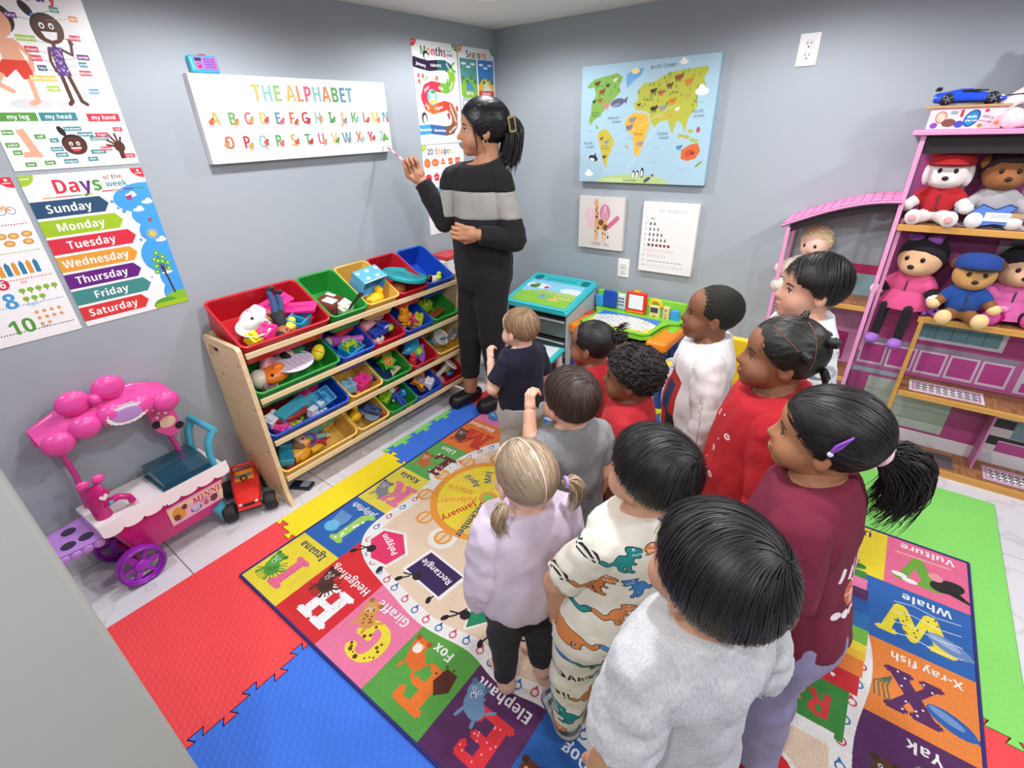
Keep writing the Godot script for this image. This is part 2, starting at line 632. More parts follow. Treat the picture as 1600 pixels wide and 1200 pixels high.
# ---------------------------------------------------------------- flat print: an image filled with polygons and lettering
class Ink:
	var im: Image
	var s: float          # pixels per unit
	var fonts: Array
	static var glyphs := {}
	func _init(w: float, h: float, px: float, bg: Color, f: Array) -> void:
		s = px; fonts = f
		im = Image.create(int(w * px), int(h * px), false, Image.FORMAT_RGB8)
		im.fill(bg)
	func rect(x: float, y: float, w: float, h: float, c: Color) -> void:
		im.fill_rect(Rect2i(roundi(x * s), roundi(y * s), roundi((x + w) * s) - roundi(x * s), roundi((y + h) * s) - roundi(y * s)), c)
	func raw(q: PackedVector2Array, c: Color) -> void:
		var y0 := 1e9; var y1 := -1e9
		for p in q:
			y0 = minf(y0, p.y); y1 = maxf(y1, p.y)
		for y in range(maxi(0, int(floor(y0))), mini(im.get_height() - 1, int(ceil(y1))) + 1):
			var fy := y + 0.5
			var xs := []
			for k in q.size():
				var a := q[k]; var b := q[(k + 1) % q.size()]
				if (a.y <= fy) != (b.y <= fy):
					xs.append(a.x + (fy - a.y) / (b.y - a.y) * (b.x - a.x))
			xs.sort()
			for k in range(0, xs.size() - 1, 2):
				var xa := roundi(xs[k]); var xb := roundi(xs[k + 1])
				if xb > xa:
					im.fill_rect(Rect2i(xa, y, xb - xa, 1), c)
	func poly(pts, c: Color, at := Vector2.ZERO, sc := 1.0, rot := 0.0) -> void:
		var q := PackedVector2Array()
		for p in pts:
			var pp: Vector2 = p if p is Vector2 else Vector2(p[0], p[1])
			q.append((at + (pp * sc).rotated(rot)) * s)
		raw(q, c)
	func circ(x: float, y: float, r: float, c: Color, ry := -1.0, rot := 0.0) -> void:
		var q := PackedVector2Array()
		var m := clampi(int(r * s * 1.5), 8, 40)
		for k in m:
			q.append((Vector2(x, y) + Vector2(cos(TAU * k / m) * r, sin(TAU * k / m) * (r if ry < 0 else ry)).rotated(rot)) * s)
		raw(q, c)
	func line(pts, w: float, c: Color) -> void:
		for k in pts.size() - 1:
			var a: Vector2 = pts[k]; var b: Vector2 = pts[k + 1]
			var d := (b - a).normalized().orthogonal() * w * 0.5
			poly([a + d, b + d, b - d, a - d], c)
			if w * s > 2.5: circ(b.x, b.y, w * 0.5, c)
	# lettering centred at (x, y) unless al = 0 (from the left); h = letter height
	func text(t: String, x: float, y: float, h: float, c, al := 0.5, rot := 0.0, f := 0, sx := 1.0) -> void:
		var tot := 0.0
		var parts := []
		for ch in t:
			var key := ch + str(f)
			if not glyphs.has(key):
				var tm := TextMesh.new()
				tm.font = fonts[f]; tm.font_size = 64; tm.depth = 0.0; tm.pixel_size = 1.0 / 46.0
				tm.horizontal_alignment = HORIZONTAL_ALIGNMENT_LEFT
				tm.text = ch
				tm.curve_step = 2.0
				var tri := []
				var adv: float = fonts[f].get_string_size(ch, HORIZONTAL_ALIGNMENT_LEFT, -1, 64).x / 46.0
				if ch != " ":
					tm.text = "H" + ch + "H"
					var wid: float = fonts[f].get_string_size("H", HORIZONTAL_ALIGNMENT_LEFT, -1, 64).x / 46.0
					tm.text = ch
					var a := tm.get_mesh_arrays()
					var vv: PackedVector3Array = a[Mesh.ARRAY_VERTEX]
					var ii: PackedInt32Array = a[Mesh.ARRAY_INDEX]
					for k in ii:
						tri.append(Vector2(vv[k].x, -vv[k].y))
				glyphs[key] = [tri, adv]
			parts.append([glyphs[key], tot])
			tot += glyphs[key][1]
		var n := 0
		for g in parts:
			var cc: Color = c[n % c.size()] if c is Array else c
			var tri: Array = g[0][0]
			for k in range(0, tri.size(), 3):
				var q := PackedVector2Array()
				for e in 3:
					var p: Vector2 = tri[k + e] + Vector2(g[1] - tot * al, 0.0)
					q.append((Vector2(x, y) + Vector2(p.x * sx, p.y).rotated(rot) * h) * s)
				raw(q, cc)
			if tri.size(): n += 1
	func tex() -> ImageTexture:
		return ImageTexture.create_from_image(im)
# ---------------------------------------------------------------- the room
func room() -> void:
	var wallm := m("a6afb6", 0.62, {"normal_enabled": true, "normal_texture": N.peel, "normal_scale": 0.12, "uv1_triplanar": true, "uv1_world_triplanar": true, "uv1_scale": Vector3(3, 3, 3)})
	structure("wall_back", MB.new().box(V(-2.2, H / 2, -0.05), V(4.6, H + 0.2, 0.1)), wallm, "blue-grey painted wall with the alphabet canvas and posters")
	structure("wall_right", MB.new().box(V(0.05, H / 2, 2.3), V(0.1, H + 0.2, 4.8)), wallm, "blue-grey painted wall with the world map canvas")
	structure("wall_left", MB.new().box(V(-4.45, H / 2, 2.3), V(0.1, H + 0.2, 4.8)), wallm)
	structure("wall_front", MB.new().box(V(-2.2, H / 2, 4.65), V(4.6, H + 0.2, 0.1)), wallm)
	structure("wall_partition", MB.new().box(V(-3.5345, H / 2, 1.40), V(1.735, H, 0.1), 0.008, 3), m("a0a29e", 0.5), "light grey end of a partition wall close to the camera")
	structure("ceiling", MB.new().box(V(-2.2, H + 0.05, 2.3), V(4.6, 0.1, 4.8)), m("e4e3e0", 0.9), "plain white ceiling")
	var fl := structure("floor", MB.new().box(V(-2.2, -0.06, 2.3), V(4.6, 0.1, 4.8)), m("a9a6a6", 0.8), "white marble-look tiled floor")
	var tm := m("ffffff", 0.22, {"albedo_texture": N.marble, "uv1_triplanar": true, "uv1_world_triplanar": true, "uv1_scale": Vector3(0.8, 0.8, 0.8)})
	var tile := MB.new().box(V(0, -0.005, 0), V(0.597, 0.01, 0.597), 0.0012).mesh()
	for i in 7:
		for j in 8:
			part(fl, "tile", tile, tm, V(-0.3 - 0.6 * i, 0, 0.31 + 0.6 * j))
	var bm := m("ffffff", 0.3, {"albedo_texture": N.marble, "uv1_triplanar": true, "uv1_world_triplanar": true, "uv1_scale": Vector3(0.8, 0.8, 0.8)})
	structure("baseboard_back", MB.new().box(V(-2.2, 0.047, 0.006), V(4.4, 0.094, 0.012), 0.002), bm, "white tiled skirting along the back wall")
	structure("baseboard_right", MB.new().box(V(-0.006, 0.047, 2.3), V(0.012, 0.094, 4.58), 0.002), bm, "white tiled skirting along the map wall")

# ---------------------------------------------------------------- foam tiles and the alphabet rug
func teeth(a: Vector2, b: Vector2, sg: float, k := 8) -> Array:
	# dovetail edge from a to b; sg picks the phase and the side
	var out := [a]
	var d := b - a
	var nn := d.normalized().orthogonal() * 0.022
	for i in k:
		var t0 := (i + 0.28) / k
		var t1 := (i + 0.72) / k
		var s := (1.0 if i % 2 == 0 else -1.0) * sg
		out.append(a + d * (t0 + 0.10 / k)); out.append(a + d * (t0 - 0.06 / k) + nn * s)
		out.append(a + d * (t1 + 0.06 / k) + nn * s); out.append(a + d * (t1 - 0.10 / k))
	return out

func mats_and_rug() -> void:
	var X := [-2.675, -2.078, -1.487, -0.893, -0.30]
	var Z := [0.385, 0.987, 1.585, 2.18, 2.735]
	var cols := {"r": "f0464a", "b": "3a74e0", "y": "f2dc1d", "g": "86d866"}
	var grid := ["ryby", "brgr", "ygby", "brrg"]
	grid = ["ryb" + "r", "brgy", "ygyb", "bgrg"]
	var nm := {"r": "red", "b": "blue", "y": "yellow", "g": "green"}
	var where := {"00": "beside the toy cart and the rug's corner", "10": "in front of the toy shelf's left end", "20": "along the toy shelf near the teacher's front shoe",
		"30": "under the teacher in the room corner", "01": "by the grey partition, left of the rug", "33": "beside the doll house base"}
	for i in 4:
		for j in 4:
			var key: String = grid[j][i]
			var x0: float = X[i]; var x1: float = X[i + 1]; var z0: float = Z[j]; var z1: float = Z[j + 1]
			if i == 2 and j == 3: x1 = -1.39; 
			if i == 3 and j == 3: x0 = -1.39
			if i == 2 and j == 3: x0 = -2.0
			if i == 1 and j == 3: x1 = -2.0
			var q := []
			var e := [[Vector2(x0, z0), Vector2(x1, z0), j > 0 or (i == 2), -1.0], [Vector2(x1, z0), Vector2(x1, z1), i < 3, 1.0], [Vector2(x1, z1), Vector2(x0, z1), j < 3, -1.0], [Vector2(x0, z1), Vector2(x0, z0), i > 0, 1.0]]
			for s in e:
				if s[2]:
					# shared seams must match from both sides: build from the lower corner
					var fwd: bool = s[0].x + s[0].y < s[1].x + s[1].y
					var tt := teeth(s[0], s[1], 1.0) if fwd else teeth(s[1], s[0], 1.0)
					if not fwd:
						tt.append(s[0]); tt.remove_at(0); tt.reverse()
					q.append_array(tt)
				else:
					q.append(s[0])
			var fm := m(cols[key], 0.75, {"normal_enabled": true, "normal_texture": N.foam, "normal_scale": 0.4, "uv1_triplanar": true, "uv1_world_triplanar": true, "uv1_scale": Vector3(18, 18, 18)})
			var poly := PackedVector2Array(q)
			for k in poly.size(): poly[k].y = -poly[k].y
			var lab := "%s foam floor tile %s" % [nm[key], where.get("%d%d" % [i, j], "under the rug, row %s, column %s" % [["one", "two", "three", "four"][j], ["one", "two", "three", "four"][i]])]
			solo("foam_tile", MB.new().ext(poly, 0.0095, 0.0015, turn_to(V(-PI / 2, 0, 0))), fm, lab, "floor tile", Vector3.ZERO, Vector3.ZERO, "interlocking foam floor tiles")
	# green edging strip in the teeth of the blue tile by the shelf
	var st := PackedVector2Array(teeth(Vector2(X[2], Z[0]), Vector2(X[3], Z[0]), 1.0) + [Vector2(X[3], Z[0]), Vector2(X[3] + 0.0, Z[0] - 0.032), Vector2(X[2], Z[0] - 0.032)])
	for k in st.size(): st[k].y = -st[k].y
	solo("foam_edging", MB.new().ext(st, 0.009, 0.0, turn_to(V(-PI / 2, 0, 0))), m("7fd06a", 0.75), "light green toothed foam edging along the blue tile by the toy shelf", "floor edging")
	rug()

const RUGC := {"A": "e23b3b", "B": "f5903a", "C": "f0e24a", "D": "2c66b5", "E": "5a2a5c", "F": "5aa545", "G": "f27fa8", "H": "df2b33", "I": "f3df3a", "J": "2b68ba", "K": "efe04c", "L": "5fae55", "M": "ee7b35", "N": "ee7fae",
	"O": "2b68ba", "P": "f3df3a", "Q": "5fae55", "R": "df2b33", "S": "5a2a5c", "T": "ee7b35", "U": "f4dc33", "V": "ee6f98", "W": "2c67b4", "X": "f08a3e", "Y": "5a2a5e", "Z": "5aa545"}
const WORDS := {"A": "Alligator", "B": "Bear", "C": "Cat", "D": "Dog", "E": "Elephant", "F": "Fox", "G": "Giraffe", "H": "Hedgehog", "I": "Iguana", "J": "Jellyfish", "K": "Koala", "L": "Lion", "M": "Marmot", "N": "Narwhal",
	"O": "Owl", "P": "Panda", "Q": "Quail", "R": "Rabbit", "S": "Snail", "T": "Tiger", "U": "Uakari", "V": "Vulture", "W": "Whale", "X": "X-ray fish", "Y": "Yak", "Z": "Zebra"}
const LETC := {"D": "f3df3a", "E": "e8323c", "F": "ef7a2c", "G": "f4e23c", "H": "ffffff", "I": "ee6f96", "J": "a8d860", "K": "ee7fa0", "L": "6b2f2c", "M": "d8402e", "N": "2f76c0", "U": "d9452c", "V": "6fae3c", "W": "f3e23c", "X": "5a2a60", "Y": "6fae3c"}
const BEAST := {"D": "7a3b22", "E": "6f93b5", "F": "e8702a", "G": "e0a050", "H": "5a3326", "I": "58a83c", "J": "6cc0e8", "K": "8d8f98", "L": "c06a34", "M": "5c3a36", "N": "4a86c8", "U": "3f9a44", "V": "22201f", "W": "6f8fc0", "X": "2f62b0", "Y": "5a3a26"}

func rug() -> void:
	var W := 2.09; var D := 1.552
	var k := Ink.new(W, D, 900.0, Color("ecd3b8"), FN)
	var cw := W / 9.0; var ch := D / 6.0
	var cells := []
	for i in 9: cells.append(["ABCDEFGHI"[i], i, 0])
	for j in 5: cells.append(["JKLMN"[j], 8, j + 1])
	for i in 8: cells.append(["UTSRQPO"[i - 1] if i > 0 else "V", i, 5])
	for j in 4: cells.append(["ZYXW"[j], 0, j + 1])
	for c in cells:
		var gx := 0.05
		var ox: float = -gx if c[1] == 8 and c[2] > 0 and c[2] < 5 else 0.0
		var oy: float = -gx if c[2] == 5 and c[1] > 0 and c[1] < 8 else 0.0
		k.rect(c[1] * cw + ox, c[2] * ch + oy, cw + (gx if c[1] in [0, 8] else 0.0), ch + (gx if c[2] in [0, 5] else 0.0), Color(RUGC[c[0]]))
	# corners of the inner panel filled so that the wavy border has colour behind it
	for q in [[1, 1, 0, "Z"], [7, 1, 0, "H"], [1, 4, 0, "W"], [7, 4, 0, "M"]]:
		k.rect(q[0] * cw, q[1] * ch, cw, ch, Color(RUGC[q[3]]))
	# wavy white border with drops, beige panel inside
	var outer := []; var inner := []; var mid := []
	var x0 := cw + 0.015; var x1 := W - cw + 0.045; var y0 := ch; var y1 := D - ch
	var cx := (x0 + x1) / 2; var cy := (y0 + y1) / 2
	var M2 := 240
	for t in M2:
		var a := TAU * t / M2
		var d := Vector2(cos(a), sin(a))
		# superellipse with a gentle ripple
		var rx := (x1 - x0) / 2 + 0.012; var ry := (y1 - y0) / 2 + 0.012
		var r := 1.0 / pow(pow(absf(d.x) / rx, 5.0) + pow(absf(d.y) / ry, 5.0), 0.2)
		r += 0.012 * sin(a * 11.0) - 0.012
		outer.append(Vector2(cx, cy) + d * r)
		mid.append(Vector2(cx, cy) + d * (r - 0.026))
		inner.append(Vector2(cx, cy) + d * (r - 0.052))
	k.poly(outer, Color("f4f1ee"))
	k.poly(inner, Color("ecd3b8"))
	var acc := 0.0; var flip := false
	for t in M2:
		acc += mid[t].distance_to(mid[(t + 1) % M2])
		if acc > 0.05:
			acc = 0; flip = not flip
			var c := Color("d8425a") if flip else Color("2f6fb0")
			var p: Vector2 = mid[t]
			k.circ(p.x, p.y, 0.0125, c); k.poly([[-0.012, 0], [0.012, 0], [0.004, 0.023]], c, p)
			k.circ(p.x, p.y, 0.0085, Color("f4f1ee"))
	# rainbow panel
	var rb := []
	for p in inner:
		if p.x < 0.78: rb.append(p + Vector2(0.0, 0.0))
	var px0 := 0.275
	var stripes := [["3f8f3f", 0.645, 0.80], ["d93038", 0.80, 0.865], ["ef8a3c", 0.865, 0.925], ["f3c53c", 0.925, 0.955], ["f5e23c", 0.955, 0.985], ["7fc24a", 0.985, 1.045], ["2f74b8", 1.045, 1.105], ["2b5fae", 1.105, 1.165], ["5a2a60", 1.165, 1.215], ["ee7fae", 1.215, 1.265], ["3f8f3f", 1.265, 1.30]]
	for s in stripes:
		var sx := px0 - 0.02 * sin((s[1] - 0.7) * 6.0)
		k.rect(sx, s[1], 0.62, s[2] - s[1], Color(s[0]))
	k.text("Rainbow", 0.31, 0.722, 0.075, [Color("e23b3b"), Color("ef8a3c"), Color("f0d43c"), Color("7fc24a"), Color("2f74b8"), Color("7a4a9a"), Color("e23b3b")], 0.0)
	var nmz := ["Red", "Orange", "Yellow", "Green", "Blue", "Indigo", "Purple", "Pink"]
	var yy := [0.832, 0.895, 0.955, 1.015, 1.075, 1.135, 1.19, 1.24]
	for i in 8:
		k.text(nmz[i], 0.46, yy[i], 0.034, Color.WHITE, 0.0)
		for j in i + 1:
			k.circ(0.325 + 0.026 * (j % 4), yy[i] + (0.011 if i > 2 and j < 4 else -0.011 if i > 2 else 0.0), 0.0065, Color.WHITE)
	k.line([Vector2(0.30, 0.64), Vector2(0.60, 0.635), Vector2(0.9, 0.66)], 0.04, Color("f4f1ee"))
	# month wheel
	var wc := Vector2(1.610, 0.84); var R := 0.25
	for a in 12:
		for sg in [-1.0]:
			var p := wc + Vector2(cos(TAU * a / 12), sin(TAU * a / 12)) * (R + 0.028)
			k.circ(p.x, p.y, 0.058, Color("f3f0ea")) if a % 3 == 0 else null
			k.circ(p.x, p.y, 0.036, Color("f0a03c")); k.circ(p.x, p.y, 0.026, Color("ecd3b8"))
			k.line([p - Vector2(0, 0.03), p + Vector2(0, 0.03)], 0.008, Color("f0a03c"))
	k.circ(wc.x, wc.y, R, Color("f0a03c"))
	for a in 12:
		var q := [wc]
		for t in 6:
			var b := TAU * (a + t / 5.0) / 12
			q.append(wc + Vector2(cos(b), sin(b)) * (R - 0.03))
		k.poly(q, Color("f7e13c") if a % 2 else Color("f9d84a"))
	var mo := ["January", "February", "March", "April", "May", "June", "July", "August", "September", "October", "November", "December"]
	var mc := ["d8322c", "f0a03c", "f0a03c", "2f6a80", "3f5a8a", "d8322c", "f0a03c", "2f6a80", "d8322c", "f0a03c", "2f6a80", "2f4a70"]
	for a in 12:
		var b := -PI * 0.39 + TAU * a / 12
		var p := wc + Vector2(cos(b), sin(b)) * (R * 0.56)
		k.text(mo[a], p.x, p.y, 0.031, Color(mc[a]), 0.5, b)
	k.circ(wc.x, wc.y, 0.04, Color("f0a03c")); k.circ(wc.x, wc.y, 0.026, Color("8fc860"))
	# walking shapes
	shape_folk(k, 1.756, 0.404, [[-0.02, -0.07], [0.07, -0.04], [0.085, 0.02], [0.02, 0.075], [-0.075, 0.045], [-0.085, -0.035]], "e8356a", "Polygon", 0.35)
	shape_folk(k, 1.515, 0.417, [[-0.09, -0.05], [0.09, -0.055], [0.085, 0.055], [-0.09, 0.06]], "3a2358", "Rectangle", 0.12)
	shape_folk(k, 1.27, 0.40, [[0.0, -0.075], [0.085, 0.06], [-0.085, 0.065]], "1f8a5c", "Triangle", 0.1)
	var star := []
	for a in 10:
		star.append(Vector2.from_angle(TAU * a / 10 - PI / 2) * (0.10 if a % 2 == 0 else 0.045))
	shape_folk(k, 1.03, 0.45, star, "2a5fc0", "Star", 0.0)
	var ci := []
	for a in 20: ci.append(Vector2.from_angle(TAU * a / 20) * 0.075)
	shape_folk(k, 0.84, 0.42, ci, "f3df3a", "Oval", 0.0)
	shape_folk(k, 0.43, 0.46, ci, "d9242c", "Circle", 0.0)
	for c in cells:
		letter_square(k, c[0], c[1] * cw, c[2] * ch, cw, ch)
	# woven fleck
	var rm := printed(k.tex(), 0.97)
	rm.normal_enabled = true; rm.normal_texture = N.weave; rm.normal_scale = 0.5
	rm.rim_enabled = true; rm.rim = 0.15
	rm.detail_enabled = true; rm.detail_blend_mode = BaseMaterial3D.BLEND_MODE_MUL
	rm.detail_albedo = N.heather; rm.detail_uv_layer = BaseMaterial3D.DETAIL_UV_2; rm.uv2_triplanar = true; rm.uv2_scale = Vector3(5, 5, 5)
	var t := thing("alphabet_rug", "large colourful alphabet rug with animal letter squares round a beige middle", "rug", V(-2.304, 0.0095, 2.633))
	# reading direction: right = -z, down = +x
	part(t, "pile", MB.new().pic(V(0, 0.007, 0), V(0, 0.007, -W), V(D, 0.007, -W), V(D, 0.007, 0)), rm)
	part(t, "backing", MB.new().box(V(D / 2, 0.0033, -W / 2), V(D - 0.004, 0.0064, W - 0.004)), m("8a7d70", 0.95))
	var b := 0.0055
	for s in [[V(0, b, 0), V(0, b, -W)], [V(0, b, -W), V(D, b, -W)], [V(D, b, -W), V(D, b, 0)], [V(D, b, 0), V(0, b, 0)]]:
		part(t, "binding", MB.new().tube([s[0], s[1]], 0.0052, 8), m("2c2a6e", 0.9))

func shape_folk(k: Ink, x: float, y: float, pts: Array, hex: String, word: String, tilt: float) -> void:
	var at := Vector2(x, y)
	var ink := Color("221c22")
	k.line([at + Vector2(-0.05, 0.02), at + Vector2(-0.075, -0.03), at + Vector2(-0.065, -0.085)], 0.006, ink)
	k.line([at + Vector2(0.05, -0.02), at + Vector2(0.065, -0.06), at + Vector2(0.085, -0.085)], 0.006, ink)
	k.circ(x + 0.088, y - 0.088, 0.009, ink, 0.015, 0.5); k.circ(x - 0.065, y - 0.09, 0.009, ink, 0.015, -0.4)
	k.poly(pts, Color("f6f3f0"), at, 1.16, tilt)
	k.poly(pts, Color(hex), at, 1.0, tilt)
	k.circ(x + 0.04, y - 0.042, 0.018, ink)
	k.line([at + Vector2(0.04, -0.042), at + Vector2(0.09, -0.06)], 0.006, ink)
	k.text(word, x, y + 0.012, 0.024, Color.WHITE, 0.5, tilt)

func letter_square(k: Ink, L: String, x: float, y: float, w: float, h: float) -> void:
	var top: bool = L in "ABCDEFGHI"
	var light: bool = L in "CIKPU"
	var cxx := x + w / 2
	# the word sits on the side of the square nearer the rug's middle row order of the photo: below the letter
	k.text(WORDS[L], cxx + (0.022 if L in "JKLM" else 0.0), y + h * 0.86, 0.031 if WORDS[L].length() < 9 else 0.026, Color("28386a") if light else Color("f8f6f4"))
	if not LETC.has(L):
		k.text(L, cxx, y + h * 0.45, 0.11, Color("ffffff"))
		return
	var lc := Color(LETC[L]); var bc := Color(BEAST[L])
	var lx := cxx + (0.025 if L in "UVWX" else -0.02)
	var ly := y + h * 0.44
	# chunky letter: print it several times to fatten it
	for d in [[-1, 0], [1, 0], [0, -1], [0, 1], [0, 0]]:
		k.text(L, lx + d[0] * 0.006, ly + d[1] * 0.006, 0.125, lc, 0.5, 0.0, 2)
	var rr := RandomNumberGenerator.new(); rr.seed = L.unicode_at(0)
	var dot := {"G": "6b3a1c", "J": "ffffff", "L": "f5d8e0", "K": "d8557c", "E": "f7a8b0", "I": "d24a74", "X": "ffffff", "W": "3a3a3a", "H": "d8c8c0"}
	if dot.has(L):
		for q in 26:
			var px := lx + rr.randf_range(-0.055, 0.055); var py := ly + rr.randf_range(-0.06, 0.06)
			var sx := int(px * k.s); var sy := int(py * k.s)
			if k.im.get_pixel(sx, sy).is_equal_approx(lc):
				k.circ(px, py, rr.randf_range(0.003, 0.008) if L in "GJL" else 0.003, Color(dot[L]))
	# the animal: body, head, ears, limbs, tail, eye
	var bx := cxx + (-0.055 if L in "UVWX" else 0.055)
	var by := y + h * (0.62 if L in "EFGH" else 0.34)
	if L == "J":
		k.circ(bx, by, 0.034, bc, 0.028)
		for q in 6: k.line([Vector2(bx - 0.025 + 0.01 * q, by + 0.02), Vector2(bx - 0.03 + 0.012 * q, by + 0.05), Vector2(bx - 0.02 + 0.012 * q, by + 0.08)], 0.004, bc.lightened(0.4))
	elif L in "WXN":
		k.circ(bx, by, 0.055, bc, 0.026, 0.35); k.circ(bx + 0.01, by + 0.008, 0.04, bc.lightened(0.35), 0.012, 0.35)
		k.poly([[0, 0], [-0.035, -0.03], [-0.03, 0.02]], bc, Vector2(bx - 0.045, by - 0.018))
		if L == "W":
			for q in 4: k.line([Vector2(x + 0.03, y + 0.06 + q * 0.045), Vector2(x + 0.09, y + 0.05 + q * 0.045), Vector2(x + 0.15, y + 0.062 + q * 0.045), Vector2(x + 0.2, y + 0.05 + q * 0.045)], 0.0025, Color("e8f0ff"))
		if L == "X":
			for q in 4: k.line([Vector2(lx + 0.05, ly + 0.03), Vector2(lx + 0.06 + 0.01 * q, ly - 0.01), Vector2(lx + 0.05 + 0.012 * q, ly - 0.05)], 0.004, Color("4f6f54"))
	elif L == "V":
		k.circ(bx, by, 0.05, bc, 0.03, -0.5); k.poly([[0, 0], [-0.05, -0.05], [0.02, -0.03]], bc, Vector2(bx - 0.02, by))
		k.circ(bx + 0.03, by + 0.028, 0.02, Color("f29aa8"))
		for q in 2: k.circ(lx + 0.02 + q * 0.03, y + 0.05 + q * 0.015, 0.022, Color("f6f3f0"), 0.011)
		k.line([Vector2(x + 0.05, y + h * 0.72), Vector2(x + w - 0.03, y + h * 0.7)], 0.006, Color("e8c8a0"))
	elif L == "U":
		k.circ(bx + 0.05, by - 0.06, 0.06, bc, 0.02); k.circ(bx + 0.04, by - 0.055, 0.05, bc.darkened(0.2), 0.012)
	else:
		k.circ(bx, by, 0.04, bc, 0.028, 0.5)
		k.circ(bx + 0.02, by + 0.035, 0.027, bc)
		for sgn in [-1, 1]:
			k.circ(bx + 0.02 + sgn * 0.023, by + 0.055, 0.0095, bc.darkened(0.25))
			k.line([Vector2(bx + sgn * 0.02, by - 0.015), Vector2(bx + sgn * 0.028, by - 0.045)], 0.010, bc)
			k.circ(bx + 0.02 + sgn * 0.010, by + 0.038, 0.0055, Color.WHITE); k.circ(bx + 0.02 + sgn * 0.010, by + 0.038, 0.003, Color.BLACK)
		k.circ(bx + 0.02, by + 0.022, 0.011, bc.lightened(0.5)); k.circ(bx + 0.02, by + 0.020, 0.004, Color("2a1a18"))
		k.line([Vector2(bx - 0.03, by - 0.005), Vector2(bx - 0.06, by + 0.02)], 0.008, bc)
		if L in "HI":
			for q in 14:
				var a := PI * 0.7 + PI * 1.1 * q / 13
				k.line([Vector2(bx, by), Vector2(bx, by) + Vector2(cos(a), sin(a)) * 0.055], 0.004, bc.darkened(0.15))
		if L in "EG":
			k.line([Vector2(bx + 0.02, by + 0.02), Vector2(bx + 0.0, by + 0.0), Vector2(bx - 0.012, by + 0.03)], 0.009, bc)
		if L == "F":
			k.circ(bx + 0.02, by + 0.026, 0.016, Color("fbeee0"))
			for q in 6: k.circ(x + 0.03 + rr.randf() * 0.06, y + 0.16 + rr.randf() * 0.05, 0.004, Color("5a3a22"))
			k.poly([[-0.03, -0.02], [0.0, -0.05], [0.03, -0.02], [0.02, 0.03], [-0.02, 0.03]], Color("5a2a1c"), Vector2(lx - 0.045, ly + 0.05))
		if L == "G":
			for q in 12: k.circ(bx + rr.randf_range(-0.03, 0.03), by + rr.randf_range(-0.02, 0.045), 0.004, Color("8a5424"))
# ---------------------------------------------------------------- posters and canvases (print laid out in millimetres)
const PAL := {"red": "e0384a", "org": "ef9a3c", "grn": "5a9e44", "lime": "a8cc3a", "teal": "3f8f94", "navy": "2f4a78", "pur": "6a2a80", "blue": "4a9ee0", "wht": "fbfbfb", "ink": "2a2430", "yel": "f4c94a"}
func C(k: String) -> Color:
	return Color(PAL[k])

func poster(nm: String, label: String, k: Ink, x0: float, y1: float, w: float, h: float) -> void:
	var t := thing(nm, label, "poster", V(x0 + w / 2, y1 - h, 0), 0.0, "teaching posters")
	part(t, "sheet", MB.new().box(V(0, h / 2, 0.0012), V(w, h, 0.0014)), m("f4f4f4", 0.5))
	part(t, "print", MB.new().pic(V(-w / 2, h, 0.0022), V(w / 2, h, 0.0022), V(w / 2, 0, 0.0022), V(-w / 2, 0, 0.0022)), printed(k.tex(), 0.3))

func tag(k: Ink, t: String, x: float, y: float, c: String, w := 0.0, h := 9.0, tx := Vector2.ZERO) -> void:
	if w == 0.0: w = t.length() * 4.6 + 7
	if tx != Vector2.ZERO: k.line([Vector2(x, y), tx], 0.9, C(c))
	k.rect(x - w / 2, y - h / 2, w, h, C(c))
	k.text(t, x, y, h * 0.52, Color.WHITE)

func corner_badges(k: Ink, w: float, a: String, b: String) -> void:
	k.circ(0, 0, 36, C(a), 30); k.circ(w, 0, 36, C(b), 30)
	k.text("poster", 14, 9, 5, Color.WHITE); k.circ(w - 14, 8, 4, Color.WHITE); k.rect(w - 25, 15, 20, 2.4, Color.WHITE)

